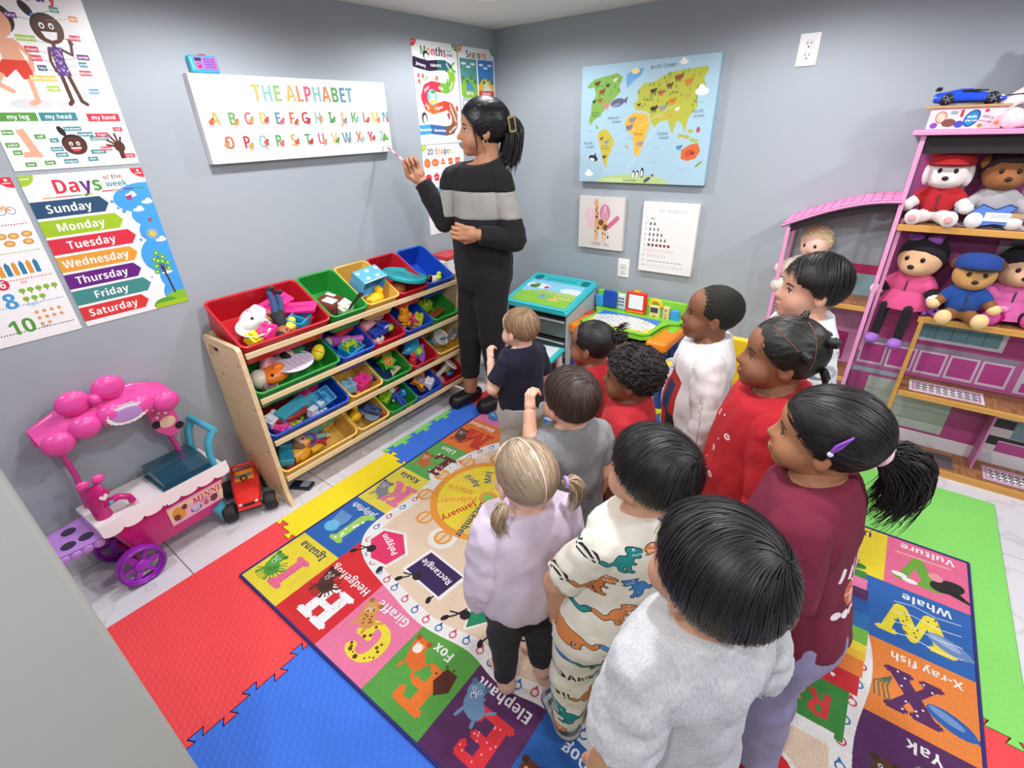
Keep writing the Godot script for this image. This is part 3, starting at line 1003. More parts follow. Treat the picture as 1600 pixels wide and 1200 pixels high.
func wall_things() -> void:
	var W := 324.0; var HH := 474.0
	# --- my body
	var k := Ink.new(W, HH, 1.7, C("wht"), FN)
	corner_badges(k, W, "lime", "pur")
	k.text("My Body", 165, 30, 34, [C("red"), C("org"), C("grn"), C("teal"), C("pur"), C("red")])
	var sk := Color("5a3426"); var lt := Color("eeb090")
	k.circ(218, 300, 48, Color("dcdde0"), 13); k.circ(105, 300, 48, Color("dcdde0"), 13)
	# boy in red shorts
	k.circ(105, 95, 40, Color("3a2622"), 38); k.circ(100, 105, 34, lt, 36)
	k.poly([[88, 140], [128, 140], [134, 200], [84, 200]], lt)
	k.line([Vector2(126, 146), Vector2(148, 180), Vector2(140, 215)], 11, lt); k.line([Vector2(90, 146), Vector2(64, 176), Vector2(74, 208)], 11, lt)
	k.poly([[82, 192], [136, 192], [140, 238], [112, 238], [104, 214], [76, 236], [62, 214]], Color("e2412f"))
	k.line([Vector2(126, 236), Vector2(124, 292), Vector2(108, 300)], 12, lt); k.line([Vector2(70, 224), Vector2(50, 250), Vector2(76, 268)], 12, lt)
	# girl with a swimsuit
	k.circ(181, 66, 11, Color("2b2024"), 20, -0.5); k.circ(192, 82, 7, C("blue"))
	k.circ(214, 108, 37, Color("2f2124"), 36); k.circ(214, 113, 36, sk, 34)
	for s in [-1, 1]:
		k.circ(214 + s * 11, 103, 6.5, Color.WHITE, 8); k.circ(214 + s * 11, 104, 3, Color("20181a"), 4)
	k.poly([[196, 117], [234, 117], [228, 134], [215, 139], [202, 133]], Color.WHITE)
	k.rect(209, 143, 9, 12, sk)
	k.line([Vector2(199, 158), Vector2(192, 190), Vector2(196, 216)], 7, sk); k.line([Vector2(226, 158), Vector2(250, 172), Vector2(256, 146)], 7, sk); k.circ(257, 142, 6, sk)
	for a in 4: k.line([Vector2(257, 142), Vector2(250 + a * 4, 131)], 2.2, sk)
	k.line([Vector2(204, 218), Vector2(206, 292), Vector2(198, 300)], 10, sk); k.line([Vector2(220, 218), Vector2(230, 292), Vector2(240, 300)], 10, sk)
	k.poly([[197, 154], [230, 154], [226, 190], [230, 226], [196, 226], [201, 190]], Color("5b3f86"))
	var r := RandomNumberGenerator.new(); r.seed = 4
	for a in 30: k.circ(200 + r.randf() * 26, 158 + r.randf() * 64, 2.4, Color("b9a4e0") if a % 2 else Color("d890c0"))
	for q in [["eye", 247, 62, "teal"], ["face", 142, 85, "pur"], ["ear", 285, 80, "org"], ["neck", 272, 128, "red"], ["shoulder", 155, 137, "lime"], ["chest", 158, 163, "red"], ["back", 160, 184, "red"], ["wrist", 275, 176, "pur"], ["arm", 268, 195, "teal"], ["elbow", 266, 217, "red"], ["hip", 165, 208, "navy"], ["belly button", 158, 234, "yel"], ["thigh", 172, 260, "lime"], ["knee", 270, 265, "blue"]]:
		tag(k, q[0], q[1], q[2], q[3], 0.0, 14, Vector2(216 if q[1] > 200 else 200, q[2] + 10))
	tag(k, "my leg", 62, 333, "grn", 86, 22); tag(k, "my head", 156, 333, "teal", 90, 22); tag(k, "my hand", 270, 336, "red", 86, 22)
	k.line([Vector2(52, 365), Vector2(60, 400), Vector2(66, 425)], 20, lt); k.poly([[40, 424], [78, 424], [80, 440], [34, 438]], lt)
	k.circ(148, 372, 8, Color("2b2024"), 15, -0.4); k.circ(168, 408, 31, Color("2f2124"), 27); k.circ(168, 413, 30, sk, 25)
	for s in [-1, 1]:
		k.circ(168 + s * 9, 407, 5, Color.WHITE, 6); k.circ(168 + s * 9, 408, 2.2, Color("20181a"), 3)
	k.poly([[154, 417], [182, 417], [176, 428], [160, 428]], Color("e8485c"))
	k.rect(155, 417, 27, 4, Color.WHITE)
	k.circ(284, 420, 15, sk, 17); k.rect(277, 430, 14, 26, sk)
	for a in 5: k.line([Vector2(284, 420), Vector2(284, 420) + Vector2.from_angle(-PI * 0.95 + a * 0.45) * [33, 38, 40, 37, 28][a]], 6, sk)
	for q in [["knee", 24, 372, "grn"], ["calf", 92, 385, "grn"], ["ankle", 22, 405, "grn"], ["toe", 26, 425, "grn"], ["foot", 44, 458, "grn"], ["heel", 90, 456, "grn"], ["forehead", 178, 366, "teal"], ["eyebrow", 205, 382, "teal"], ["eyelashes", 238, 394, "teal"], ["lip", 122, 396, "teal"], ["cheek", 120, 420, "teal"], ["teeth", 126, 436, "teal"], ["nostril", 222, 432, "teal"], ["tongue", 142, 455, "teal"], ["chin", 200, 452, "teal"], ["finger", 248, 384, "red"], ["nail", 296, 370, "red"], ["thumb", 246, 424, "red"], ["wrist", 304, 448, "red"]]:
		tag(k, q[0], q[1], q[2], q[3], 0.0, 12)
	poster("body_poster", "white body parts poster with two cartoon children, above the days of the week", k, -2.306, 1.832, 0.324, 0.474)
	# --- days of the week
	k = Ink.new(W, HH, 1.7, C("wht"), FN)
	var sky := Color("4aa6ee")
	for q in [[310, 95, 100, 50], [320, 150, 75, 45], [320, 205, 70, 50], [322, 290, 95, 75], [322, 370, 62, 60], [324, 430, 70, 60]]:
		k.circ(q[0], q[1], q[2], sky, q[3])
	for q in [[205, 96, 5], [228, 130, 6], [215, 118, 4], [258, 215, 8], [245, 228, 5], [240, 318, 6], [235, 360, 3]]: k.circ(q[0], q[1], q[2], Color("5a9ad8"))
	for q in [[265, 82], [305, 108], [272, 130], [305, 238], [288, 352]]:
		k.circ(q[0], q[1], 17, Color.WHITE, 6); k.circ(q[0] + 5, q[1] - 5, 9, Color.WHITE, 7)
	k.circ(286, 213, 10, C("yel"))
	for a in 12: k.line([Vector2(286, 213) + Vector2.from_angle(a * TAU / 12) * 12, Vector2(286, 213) + Vector2.from_angle(a * TAU / 12) * 18], 2.4, C("yel"))
	k.poly([[248, 84], [268, 80], [262, 96], [250, 96]], Color("b0407a")); k.poly([[285, 165], [300, 160], [294, 178]], Color("b0542c"))
	k.circ(310, 450, 60, Color("8cc43a"), 26); k.circ(250, 462, 40, Color("5aa83a"), 22); k.rect(215, 456, 110, 20, Color("a8cc2e"))
	k.line([Vector2(290, 430), Vector2(284, 370), Vector2(278, 330)], 6, Color("4a2a30"))
	for q in [[262, 300], [290, 296], [275, 280], [300, 320], [262, 325], [285, 312], [272, 308], [298, 340], [258, 345]]:
		k.line([Vector2(281, 350), Vector2(q[0], q[1])], 2.2, Color("4a2a30")); k.circ(q[0], q[1], 9, Color("63b23a")); k.circ(q[0], q[1], 3.4, Color("e6f6c0"))
	corner_badges(k, W, "lime", "red")
	k.text("Days", 132, 38, 40, [C("red"), C("red"), C("pur"), C("grn")])
	k.text("of the", 232, 21, 13, [C("red"), C("org"), C("pur"), C("grn"), C("red")]); k.text("week", 236, 42, 17, C("teal"))
	var dc := ["org", "red", "teal", "lime"]
	for a in 4: k.rect(35 + a * 32, 65, 32, 3.5, C(dc[a])); k.rect(190 + a * 30, 60, 30, 3.5, C(["red", "org", "pur", "grn"][a]))
	var dn := ["Sunday", "Monday", "Tuesday", "Wednesday", "Thursday", "Friday", "Saturday"]
	var dcol := ["2f5476", "a6cb2e", "e0344a", "efa43e", "6a2486", "46918e", "e23d3c"]
	var dw := [195, 217, 236, 222, 214, 226, 200]
	for a in 7:
		var y := 75.0 + a * 55.6
		k.poly([[0, y], [dw[a] - 18, y], [dw[a], y + 23], [dw[a] - 18, y + 48], [0, y + 48]], Color(dcol[a]))
		k.text(dn[a], dw[a] * 0.46, y + 24, 24, Color.WHITE)
	poster("days_poster", "days of the week poster with coloured arrows and a tree on blue sky", k, -2.307, 1.345, 0.325, 0.474)
	# --- counting poster, mostly out of frame
	k = Ink.new(W, HH, 1.7, C("wht"), FN)
	corner_badges(k, W, "lime", "red")
	k.text("Numbers", 162, 34, 36, [C("red"), C("org"), C("grn"), C("teal"), C("pur")])
	for a in 5:
		for b in 44: k.circ(10 + b * 7.0, 128 + a * 78.0 - (1.5 if a == 3 else 0.0), 1.9, C(["red", "lime", "red", "blue", "ink"][a]))
	for x in [268, 290]: k.circ(x, 90, 11, Color("8a929a")); k.circ(x, 90, 9, C("wht"))
	k.line([Vector2(268, 90), Vector2(276, 76), Vector2(290, 90), Vector2(262, 78)], 2.5, C("org"))
	for q in [[240, 158], [268, 160], [300, 158], [296, 180], [252, 180]]: k.circ(q[0], q[1], 13, Color("d89a48"), 9); k.circ(q[0], q[1], 8, Color("f0c880"), 5)
	for a in 6: k.poly([[196 + a * 17, 240], [202 + a * 17, 230], [208 + a * 17, 240], [208 + a * 17, 272], [196 + a * 17, 272]], Color("2f84b0") if a % 2 else Color("e8a040"))
	k.circ(190, 292, 16, C("red")); k.text("6", 190, 292, 20, Color.WHITE); k.text("six", 240, 292, 10, C("red"), 0.5, 0.0, 1); k.text("four", 205, 190, 10, C("grn"), 0.5, 0.0, 1)
	k.text("8", 189, 344, 46, C("blue")); k.text("eight", 236, 362, 9, C("blue"), 0.5, 0.0, 1)
	for a in 8:
		var x := 226.0 + (a % 5) * 20; var y := 318.0 + (a / 5) * 26
		k.rect(x - 1.2, y, 2.4, 12, Color("6a4a2a")); k.circ(x, y, 8, Color("8ac03c"), 7)
	k.text("10", 185, 424, 44, C("grn")); k.text("ten", 240, 436, 10, Color("4a4a50"), 0.5, 0.0, 1)
	for a in 10:
		var q := []
		for b in 10: q.append(Vector2.from_angle(TAU * b / 10 - PI / 2) * (8.0 if b % 2 == 0 else 3.4))
		k.poly(q, Color("e89a50"), Vector2(234 + (a % 4) * 19, 390 + (a / 4) * 19))
	for a in [["7", 40, 344, "pur"], ["9", 40, 424, "org"], ["1", 40, 90, "red"], ["3", 40, 170, "teal"], ["5", 40, 262, "grn"]]: k.text(a[0], a[1], a[2], 44, C(a[3]))
	poster("counting_poster", "white counting poster with big numbers, cut off by the frame's left edge", k, -2.642, 1.345, 0.320, 0.475)
	# --- months
	k = Ink.new(W, 464.0, 1.7, C("wht"), FN)
	corner_badges(k, W, "red", "grn")
	k.text("Months", 148, 42, 37, [C("grn"), C("org"), C("red"), C("navy"), C("ink"), C("red")])
	k.text("of the", 266, 34, 8, C("teal")); k.text("year", 270, 50, 15, C("pur"))
	var path := [Vector2(0, 92), Vector2(50, 100), Vector2(110, 106), Vector2(170, 100), Vector2(225, 98), Vector2(262, 112), Vector2(276, 150), Vector2(262, 186), Vector2(225, 204), Vector2(180, 200), Vector2(120, 194), Vector2(75, 208), Vector2(55, 246), Vector2(72, 284), Vector2(110, 300), Vector2(155, 292), Vector2(205, 282), Vector2(248, 292), Vector2(272, 330), Vector2(270, 372), Vector2(245, 398), Vector2(195, 404), Vector2(140, 398), Vector2(80, 392), Vector2(0, 396)]
	var pc := ["33203f", "33203f", "33203f", "2f6a70", "2f6a70", "8cc038", "8cc038", "6fae3c", "6fae3c", "d8344a", "d8344a", "d8344a", "d8344a", "ee6a30", "ee6a30", "e2452e", "e2452e", "a86a44", "a86a44", "8a5434", "8a5434", "3f64a8", "3f64a8", "4a9ee8", "4a9ee8"]
	for a in path.size() - 1: k.line([path[a], path[a + 1]], 46, Color(pc[a]))
	k.line([path[23], path[24]], 46, Color("4a9ee8"))
	for q in [["January", 55, 103, 0.15], ["February", 160, 101, -0.05], ["March", 256, 108, 0.8], ["April", 262, 190, -0.8], ["May", 182, 202, 0.1], ["June", 78, 206, -0.5], ["July", 72, 286, 0.7], ["August", 155, 292, -0.15], ["September", 262, 320, 1.1], ["October", 250, 396, -0.5], ["November", 150, 400, 0.05], ["December", 46, 394, 0.0]]:
		k.text(q[0], q[1], q[2], 13, Color.WHITE, 0.5, q[3])
	k.circ(95, 62, 20, Color("241c30")); k.circ(98, 68, 15, Color("e8f4fa"))
	k.circ(115, 244, 36, Color("6fbfe8"), 36); k.circ(118, 262, 26, Color("f2c84a"), 12); k.circ(116, 238, 15, Color.WHITE, 22); k.line([Vector2(112, 262), Vector2(120, 222)], 3, Color("6a4a2a")); k.circ(122, 220, 16, Color("3f9a4a"), 8)
	for q in [[30, 150], [32, 176], [60, 152], [160, 156]]:
		for a in 5: k.circ(q[0] + cos(a * TAU / 5) * 6, q[1] + sin(a * TAU / 5) * 6, 4.5, C("red"))
	for q in [[290, 88, -0.6], [296, 120, 0.4], [234, 168, -0.9], [82, 162, -0.7], [150, 165, 0.6]]: k.circ(q[0], q[1], 16, Color("7ab03c"), 5, q[2])
	k.circ(44, 340, 20, Color("1e1a22"), 27); k.circ(46, 346, 12, Color.WHITE, 20)
	k.circ(225, 330, 12, C("red"), 18); k.circ(212, 350, 10, Color("f4e8dc"), 20); k.circ(215, 312, 12, Color("f0d8b0"), 8)
	k.circ(296, 296, 10, C("red"), 14); k.circ(286, 440, 12, C("org"), 14); k.circ(160, 336, 34, Color("d8dce2"), 8); k.circ(150, 440, 26, Color("cfe2f2"), 5)
	poster("months_poster", "months of the year poster with a winding coloured road", k, -0.667, 1.821, 0.326, 0.464)
	# --- seasons
	k = Ink.new(306.0, 464.0, 1.7, C("wht"), FN)
	corner_badges(k, 306, "org", "grn")
	k.text("Seasons", 150, 34, 32, [C("navy"), C("red"), C("pur"), C("lime"), C("ink"), C("org"), C("red")])
	for q in [[9, 54, "5a9c9a", "8cc03c", "Spring", "8cbc3e"], [158, 54, "3f86d4", "f0c23c", "Summer", "d8482e"], [9, 240, "b8c0c4", "c87a34", "Autumn", "b85a2a"], [158, 240, "33294a", "e6eef4", "Winter", "3f64a8"]]:
		var x: float = q[0]; var y: float = q[1]
		k.rect(x, y, 138, 176, Color(q[2])); k.circ(x + 69, y + 150, 69, Color(q[3]), 60); k.rect(x, y + 120, 138, 40, Color(q[3]))
		for a in 3: k.circ(x + 30 + a * 38, y + 24 + (a % 2) * 14, 20, Color("f4f8fa"), 6)
		k.poly([[x + 40, y + 150], [x + 60, y + 96], [x + 78, y + 110], [x + 120, y + 150]], Color("4a96c8") if q[4] == "Spring" else Color("eeeae0"))
		for a in 4: k.circ(x + 18 + a * 34, y + 92 + (a % 2) * 16, 12, Color("4f8a34") if q[4] != "Winter" else Color("8aa0b8"), 9)
		k.rect(x, y + 150, 138, 26, Color(q[5])); k.text(q[4], x + 69, y + 163, 14, Color.WHITE)
	poster("seasons_poster", "four seasons poster with picture panels beside the room corner", k, -0.330, 1.819, 0.306, 0.464)
	# --- shapes
	k = Ink.new(W, 464.0, 1.7, C("wht"), FN)
	corner_badges(k, W, "lime", "blue")
	k.text("2D Shapes", 132, 34, 28, [C("ink"), C("navy"), C("red"), C("org"), C("red"), C("ink"), C("grn"), C("yel")])
	var sh := ["circle", "semi circle", "triangle", "square", "rectangle", "oval", "pentagon", "hexagon", "octagon", "heptagon", "star", "rhombus", "heart", "arrow", "kite"]
	for a in 15:
		var x := 30.0 + (a % 5) * 60; var y := 88.0 + (a / 5) * 74
		var c: Color = [C("org").lerp(C("red"), 0.35), C("red"), C("blue")][a / 5]
		var n: int = [24, 24, 3, 4, 4, 24, 5, 6, 8, 7, 10, 4, 12, 3, 4][a]
		var q := []
		for b in n: q.append(Vector2.from_angle(TAU * b / n - PI / 2 + (PI / 4 if a in [3, 4] else 0.0)) * (24.0 if a != 10 or b % 2 == 0 else 11.0) * Vector2(1.2 if a in [1, 4] else 1.0, 0.8 if a in [1, 5] else 1.0))
		k.poly(q, c, Vector2(x, y)); k.text(sh[a], x, y, 5, Color.WHITE); k.text(sh[a], x, y + 32, 5, Color("6a6a70"), 0.5, 0.0, 1)
	k.text("3D Shapes", 140, 300, 28, [C("ink"), C("navy"), C("red"), C("org"), C("red"), C("ink"), C("grn"), C("yel")])
	k.circ(40, 345, 21, Color("c8242e")); k.poly([[80, 335], [100, 325], [122, 333], [122, 360], [102, 370], [80, 360]], Color("8aac2e")); k.poly([[80, 335], [100, 325], [122, 333], [102, 344]], Color("b8d44a"))
	k.poly([[66, 396], [90, 418], [66, 442], [44, 420]], Color("ee7a34")); k.rect(140, 392, 26, 46, C("red")); k.circ(153, 392, 13, Color("f07a72"), 5); k.circ(153, 438, 13, C("red"), 5)
	k.poly([[220, 330], [245, 372], [195, 372]], C("pur")); k.rect(262, 340, 44, 28, C("teal"))
	for q in [["sphere", 40, 372], ["cube", 100, 378], ["diamond", 66, 452], ["cylinder", 153, 452], ["cone", 220, 380]]: k.text(q[0], q[1], q[2], 5, Color("6a6a70"), 0.5, 0.0, 1)
	poster("shapes_poster", "shapes poster half hidden behind the teacher", k, -0.668, 1.353, 0.326, 0.464)
	alphabet_canvas()
	map_canvas()
	small_canvases()

func canvas(nm: String, label: String, k: Ink, c: Vector3, w: float, h: float, d: float, edge: String, wall_b: bool) -> Node3D:
	var t := thing(nm, label, "canvas", c - V(0, h / 2, 0), -PI / 2 if wall_b else 0.0)
	part(t, "stretched_canvas", MB.new().box(V(0, h / 2, d / 2), V(w, h, d), 0.002), m(edge, 0.8))
	part(t, "print", MB.new().pic(V(-w / 2 + 0.001, h - 0.001, d + 0.0004), V(w / 2 - 0.001, h - 0.001, d + 0.0004), V(w / 2 - 0.001, 0.001, d + 0.0004), V(-w / 2 + 0.001, 0.001, d + 0.0004)), printed(k.tex(), 0.75))
	return t

func alphabet_canvas() -> void:
	var k := Ink.new(862.0, 290.0, 1.5, Color("f2f2f3"), FN)
	var pc := ["e8b45c", "8cc0b8", "8abf66", "e8b45c", "e88a58", "d8607a", "8cc0b8", "e8804a", "5a9e54", "4a8cb0", "58a0b8"]
	var cs := []
	for c in pc: cs.append(Color(c))
	k.text("THE ALPHABET", 445, 56, 55, cs, 0.5, 0.0, 0, 0.86)
	var r := RandomNumberGenerator.new(); r.seed = 12
	for a in 26:
		var row := 0 if a < 14 else 1
		var i := a if row == 0 else a - 14
		var x := (52.0 + i * 61.0) if row == 0 else (80.0 + i * 66.0)
		var y := 142.0 if row == 0 else 222.0
		var c := Color(["e8a04c", "5f9f50", "c8646e", "e6b455", "4f86a8", "d8603c", "b8303c", "8cb8b0", "4f9a50"][a % 9])
		k.text("ABCDEFGHIJKLMNOPQRSTUVWXYZ"[a], x, y, 42, c, 0.5, 0.0, 0, 0.9)
		# a small animal or thing beside each letter
		var b := Color(["d8643a", "c88a4a", "d89a4e", "c8554a", "d86a6a", "c85a34", "b83a3a", "c89a6a", "5a9a4a", "8a8f98", "8fc0c0", "c8463a", "d87a50"][a % 13])
		var dx := r.randf_range(10, 18) * (-1 if a in [0, 14] else 1); var ax := x + dx; var ay := y + r.randf_range(4, 16)
		k.circ(ax, ay, 11, b, 8, r.randf_range(-0.6, 0.6)); k.circ(ax + 7, ay - 9, 5.5, b.darkened(0.1))
		for s in [-4, 4]: k.line([Vector2(ax + s, ay + 4), Vector2(ax + s * 1.3, ay + 15)], 2.6, b.darkened(0.25))
		k.circ(ax + 8, ay - 10, 1.3, Color("2a2020"))
		if a == 25: k.poly([[812, 205], [840, 240], [795, 240]], Color("5fa854"), Vector2(12, 0))
	canvas("alphabet_canvas", "long white canvas reading THE ALPHABET with animal letters", k, V(-1.327, 1.483, 0.0), 0.862, 0.290, 0.035, "e9e9ea", false)
	# toy till lying on the canvas' upper edge
	var t := thing("toy_register", "small turquoise toy keypad standing on the alphabet canvas' top edge", "toy", V(-1.685, 1.628, 0.018), 0.0)
	part(t, "case", MB.new().box(V(0, 0.028, 0), V(0.098, 0.054, 0.028), 0.008, 2, turn_to(V(-0.12, 0, 0))), plastic("3fb6d2"))
	part(t, "panel", MB.new().box(V(0.004, 0.029, 0.0148), V(0.078, 0.040, 0.002), 0.0008, 1, turn_to(V(-0.12, 0, 0))), plastic("a77bd0"))
	part(t, "screen", MB.new().box(V(-0.021, 0.040, 0.0162), V(0.022, 0.010, 0.002), 0.0005, 1, turn_to(V(-0.12, 0, 0))), plastic("40364a"))
	for i in 4:
		for j in 4:
			part(t, "key", MB.new().box(V(0.002 + i * 0.0095, 0.018 + j * 0.008, 0.0165), V(0.007, 0.0055, 0.003), 0.001, 1, turn_to(V(-0.12, 0, 0))), plastic("8a58b8" if i < 3 else "c8405a"))
	part(t, "button", MB.new().ell(V(-0.021, 0.022, 0.0165), V(0.009, 0.008, 0.003), 10, turn_to(V(-0.12, 0, 0))), plastic("c83a78"))
	part(t, "top_knob", MB.new().box(V(0.005, 0.057, -0.006), V(0.02, 0.005, 0.01), 0.002), plastic("b83a50"))

func map_canvas() -> void:
	var k := Ink.new(707.0, 553.0, 1.6, Color("a9cbdb"), FN)
	var gr := Color("7fae4e"); var yg := Color("b4b840"); var yl := Color("e6b43c")
	# greenland, continents
	k.poly([[255, 52], [300, 28], [345, 32], [330, 60], [290, 85], [262, 112], [252, 80]], Color("6aa8d8")); k.circ(300, 40, 22, Color("f0dc98"), 12)
	k.poly([[30, 92], [70, 62], [130, 52], [205, 42], [235, 62], [215, 100], [228, 122], [195, 150], [170, 172], [140, 200], [120, 222], [80, 248], [62, 270], [48, 250], [60, 215], [62, 170], [85, 135], [78, 95], [48, 100]], gr)
	k.poly([[90, 262], [110, 285], [96, 292]], gr)
	k.poly([[112, 300], [150, 290], [180, 312], [205, 345], [195, 385], [178, 420], [168, 455], [172, 478], [150, 462], [135, 410], [118, 362], [108, 330]], Color("c8b840"))
	k.poly([[270, 245], [300, 222], [352, 222], [382, 232], [398, 280], [382, 318], [372, 372], [350, 420], [330, 424], [318, 372], [308, 318], [272, 302], [262, 272]], yl)
	k.poly([[318, 210], [300, 180], [325, 165], [318, 130], [345, 96], [400, 92], [470, 60], [560, 52], [650, 46], [660, 62], [640, 92], [655, 130], [618, 150], [628, 205], [590, 252], [580, 318], [560, 275], [535, 262], [518, 322], [488, 260], [455, 262], [425, 288], [398, 262], [390, 228], [360, 214]], yg)
	k.poly([[575, 392], [615, 368], [650, 362], [668, 395], [650, 430], [610, 442], [575, 432]], Color("d86a34")); k.poly([[592, 400], [630, 388], [640, 412], [604, 425]], Color("c8482c"))
	for q in [[560, 330], [595, 335], [622, 348], [638, 352], [608, 310]]: k.circ(q[0], q[1], 13, Color("a8b84a"), 8)
	k.circ(320, 548, 205, Color("b6cf86"), 38); k.circ(215, 552, 110, Color("c6d89c"), 22)
	# trees
	var r := RandomNumberGenerator.new(); r.seed = 3
	for a in 90:
		var x := 60.0 + r.randf() * 600; var y := 48.0 + r.randf() * 150
		var px := k.im.get_pixel(int(x * 1.6), int(y * 1.6))
		if px.is_equal_approx(gr) or px.is_equal_approx(yg):
			k.poly([[0, -9], [3, 8], [-3, 8]], Color("3f7038") if a % 3 else Color("5f8f3a"), Vector2(x, y))
	for a in 60:
		var x := 100.0 + r.randf() * 300; var y := 230.0 + r.randf() * 230
		if k.im.get_pixel(int(x * 1.6), int(y * 1.6)).g > 0.6 and k.im.get_pixel(int(x * 1.6), int(y * 1.6)).b < 0.4: k.line([Vector2(x, y), Vector2(x + 6, y - 5)], 2.2, Color("c8842e") if a % 2 else Color("8a9a34"))
	# animals: body, head, legs
	for q in [[90, 80, "5a3a2c", 15], [150, 92, "4a3428", 11], [120, 118, "8a4a34", 16], [112, 156, "a8582c", 12], [75, 160, "3a3430", 10], [190, 70, "d8d0b8", 11], [145, 180, "b88a70", 22], [130, 335, "6a4a34", 9], [160, 352, "8a9098", 13], [150, 425, "5a3426", 11], [300, 252, "8a8690", 18], [285, 286, "7a7684", 18], [350, 362, "9a94a0", 16], [400, 130, "4a3426", 15], [480, 112, "6a4a3a", 15], [520, 82, "8a4a2c", 19], [570, 102, "d07a34", 19], [440, 140, "b0485a", 14], [500, 178, "c8782e", 18], [410, 206, "3a322e", 17], [455, 205, "8f8c96", 17], [530, 212, "f4f2ee", 10], [575, 160, "b89a5a", 12], [330, 186, "4a4038", 9], [560, 380, "4a80c0", 14], [450, 240, "d8b060", 13], [500, 240, "c89a58", 12], [630, 405, "8a2a20", 9]]:
		var c := Color(q[2]); var x: float = q[0]; var y: float = q[1]; var s: float = q[3]
		k.circ(x, y, s, c, s * 0.55); k.circ(x + s * 0.9, y - s * 0.4, s * 0.4, c)
		for e in [-0.6, -0.2, 0.3, 0.65]: k.line([Vector2(x + s * e, y), Vector2(x + s * e, y + s * 0.95)], s * 0.2, c)
	k.circ(212, 172, 38, Color("5d5f80"), 19, -0.2); k.poly([[240, 165], [268, 145], [262, 178]], Color("5d5f80")); k.circ(205, 182, 24, Color("8a8ca8"), 7, -0.2)
	k.circ(85, 432, 28, Color("20242c"), 14, 0.3); k.circ(80, 438, 14, Color("f4f6f8"), 7, 0.3); k.poly([[88, 424], [96, 402], [104, 428]], Color("20242c"))
	for x in [330, 352, 378]: k.circ(x, 508 - (8 if x == 378 else 0), 9, Color("2a2c34"), 19 + (6 if x == 378 else 0)); k.circ(x - 1, 512 - (8 if x == 378 else 0), 6, Color("f6f6f4"), 15)
	k.circ(408, 534, 22, Color("55546c"), 9, -0.6); k.circ(436, 512, 7, Color("55546c"), 7)
	for q in [[540, 22, 20], [640, 146, 32], [62, 512, 26]]: k.circ(q[0], q[1], q[2], Color("f6f4f0"), q[2] * 0.5); k.circ(q[0] - 4, q[1] - q[2] * 0.4, q[2] * 0.5, Color("f6f4f0"))
	for q in [[340, 362], [640, 318]]: k.circ(q[0] - 60, q[1] + 15, 13, Color("d86a44"), 3, 0.6); k.circ(q[0] - 60, q[1] + 15, 3, Color("d8b050"), 14, 0.6)
	k.circ(645, 305, 9, Color("b8505a"), 13); k.circ(668, 455, 22, Color("7a9a4a"), 5, -0.7)
	for q in [["Arctic Ocean", 440, 30, 16], ["Atlantic", 195, 240, 14], ["ocean", 212, 258, 14], ["Pacific", 632, 226, 14], ["ocean", 640, 245, 14], ["Indian", 470, 318, 14], ["ocean", 478, 336, 14], ["Pacific", 52, 358, 14], ["ocean", 62, 376, 14], ["North", 84, 214, 11], ["America", 92, 227, 11], ["South", 150, 372, 10], ["America", 152, 384, 10], ["Africa", 340, 318, 12], ["Europe", 372, 166, 9], ["Asia", 510, 142, 13], ["Antarctica", 310, 540, 12]]:
		k.text(q[0], q[1], q[2], q[3], Color("24303a"), 0.5, -0.03, 1)
	for q in [[60, 300], [300, 340], [440, 380], [440, 450], [590, 480], [640, 190], [130, 490], [220, 410], [330, 480]]: k.line([Vector2(q[0] - 18, q[1]), Vector2(q[0] + 18, q[1])], 1.6, Color("5f86a0"))
	for a in 46:
		var x := 20.0 + a * 11; k.line([Vector2(x, 440 - a * 5.4), Vector2(x + 6, 437 - a * 5.4)], 2, Color("e0ecf2")); k.line([Vector2(280 + a * 3.6, 500 - a * 5), Vector2(283 + a * 3.6, 496 - a * 5)], 2, Color("e0ecf2"))
	canvas("world_map_canvas", "pale blue canvas with an illustrated animal world map", k, V(0, 1.4135, 0.9555), 0.707, 0.553, 0.035, "9cc0d0", true)

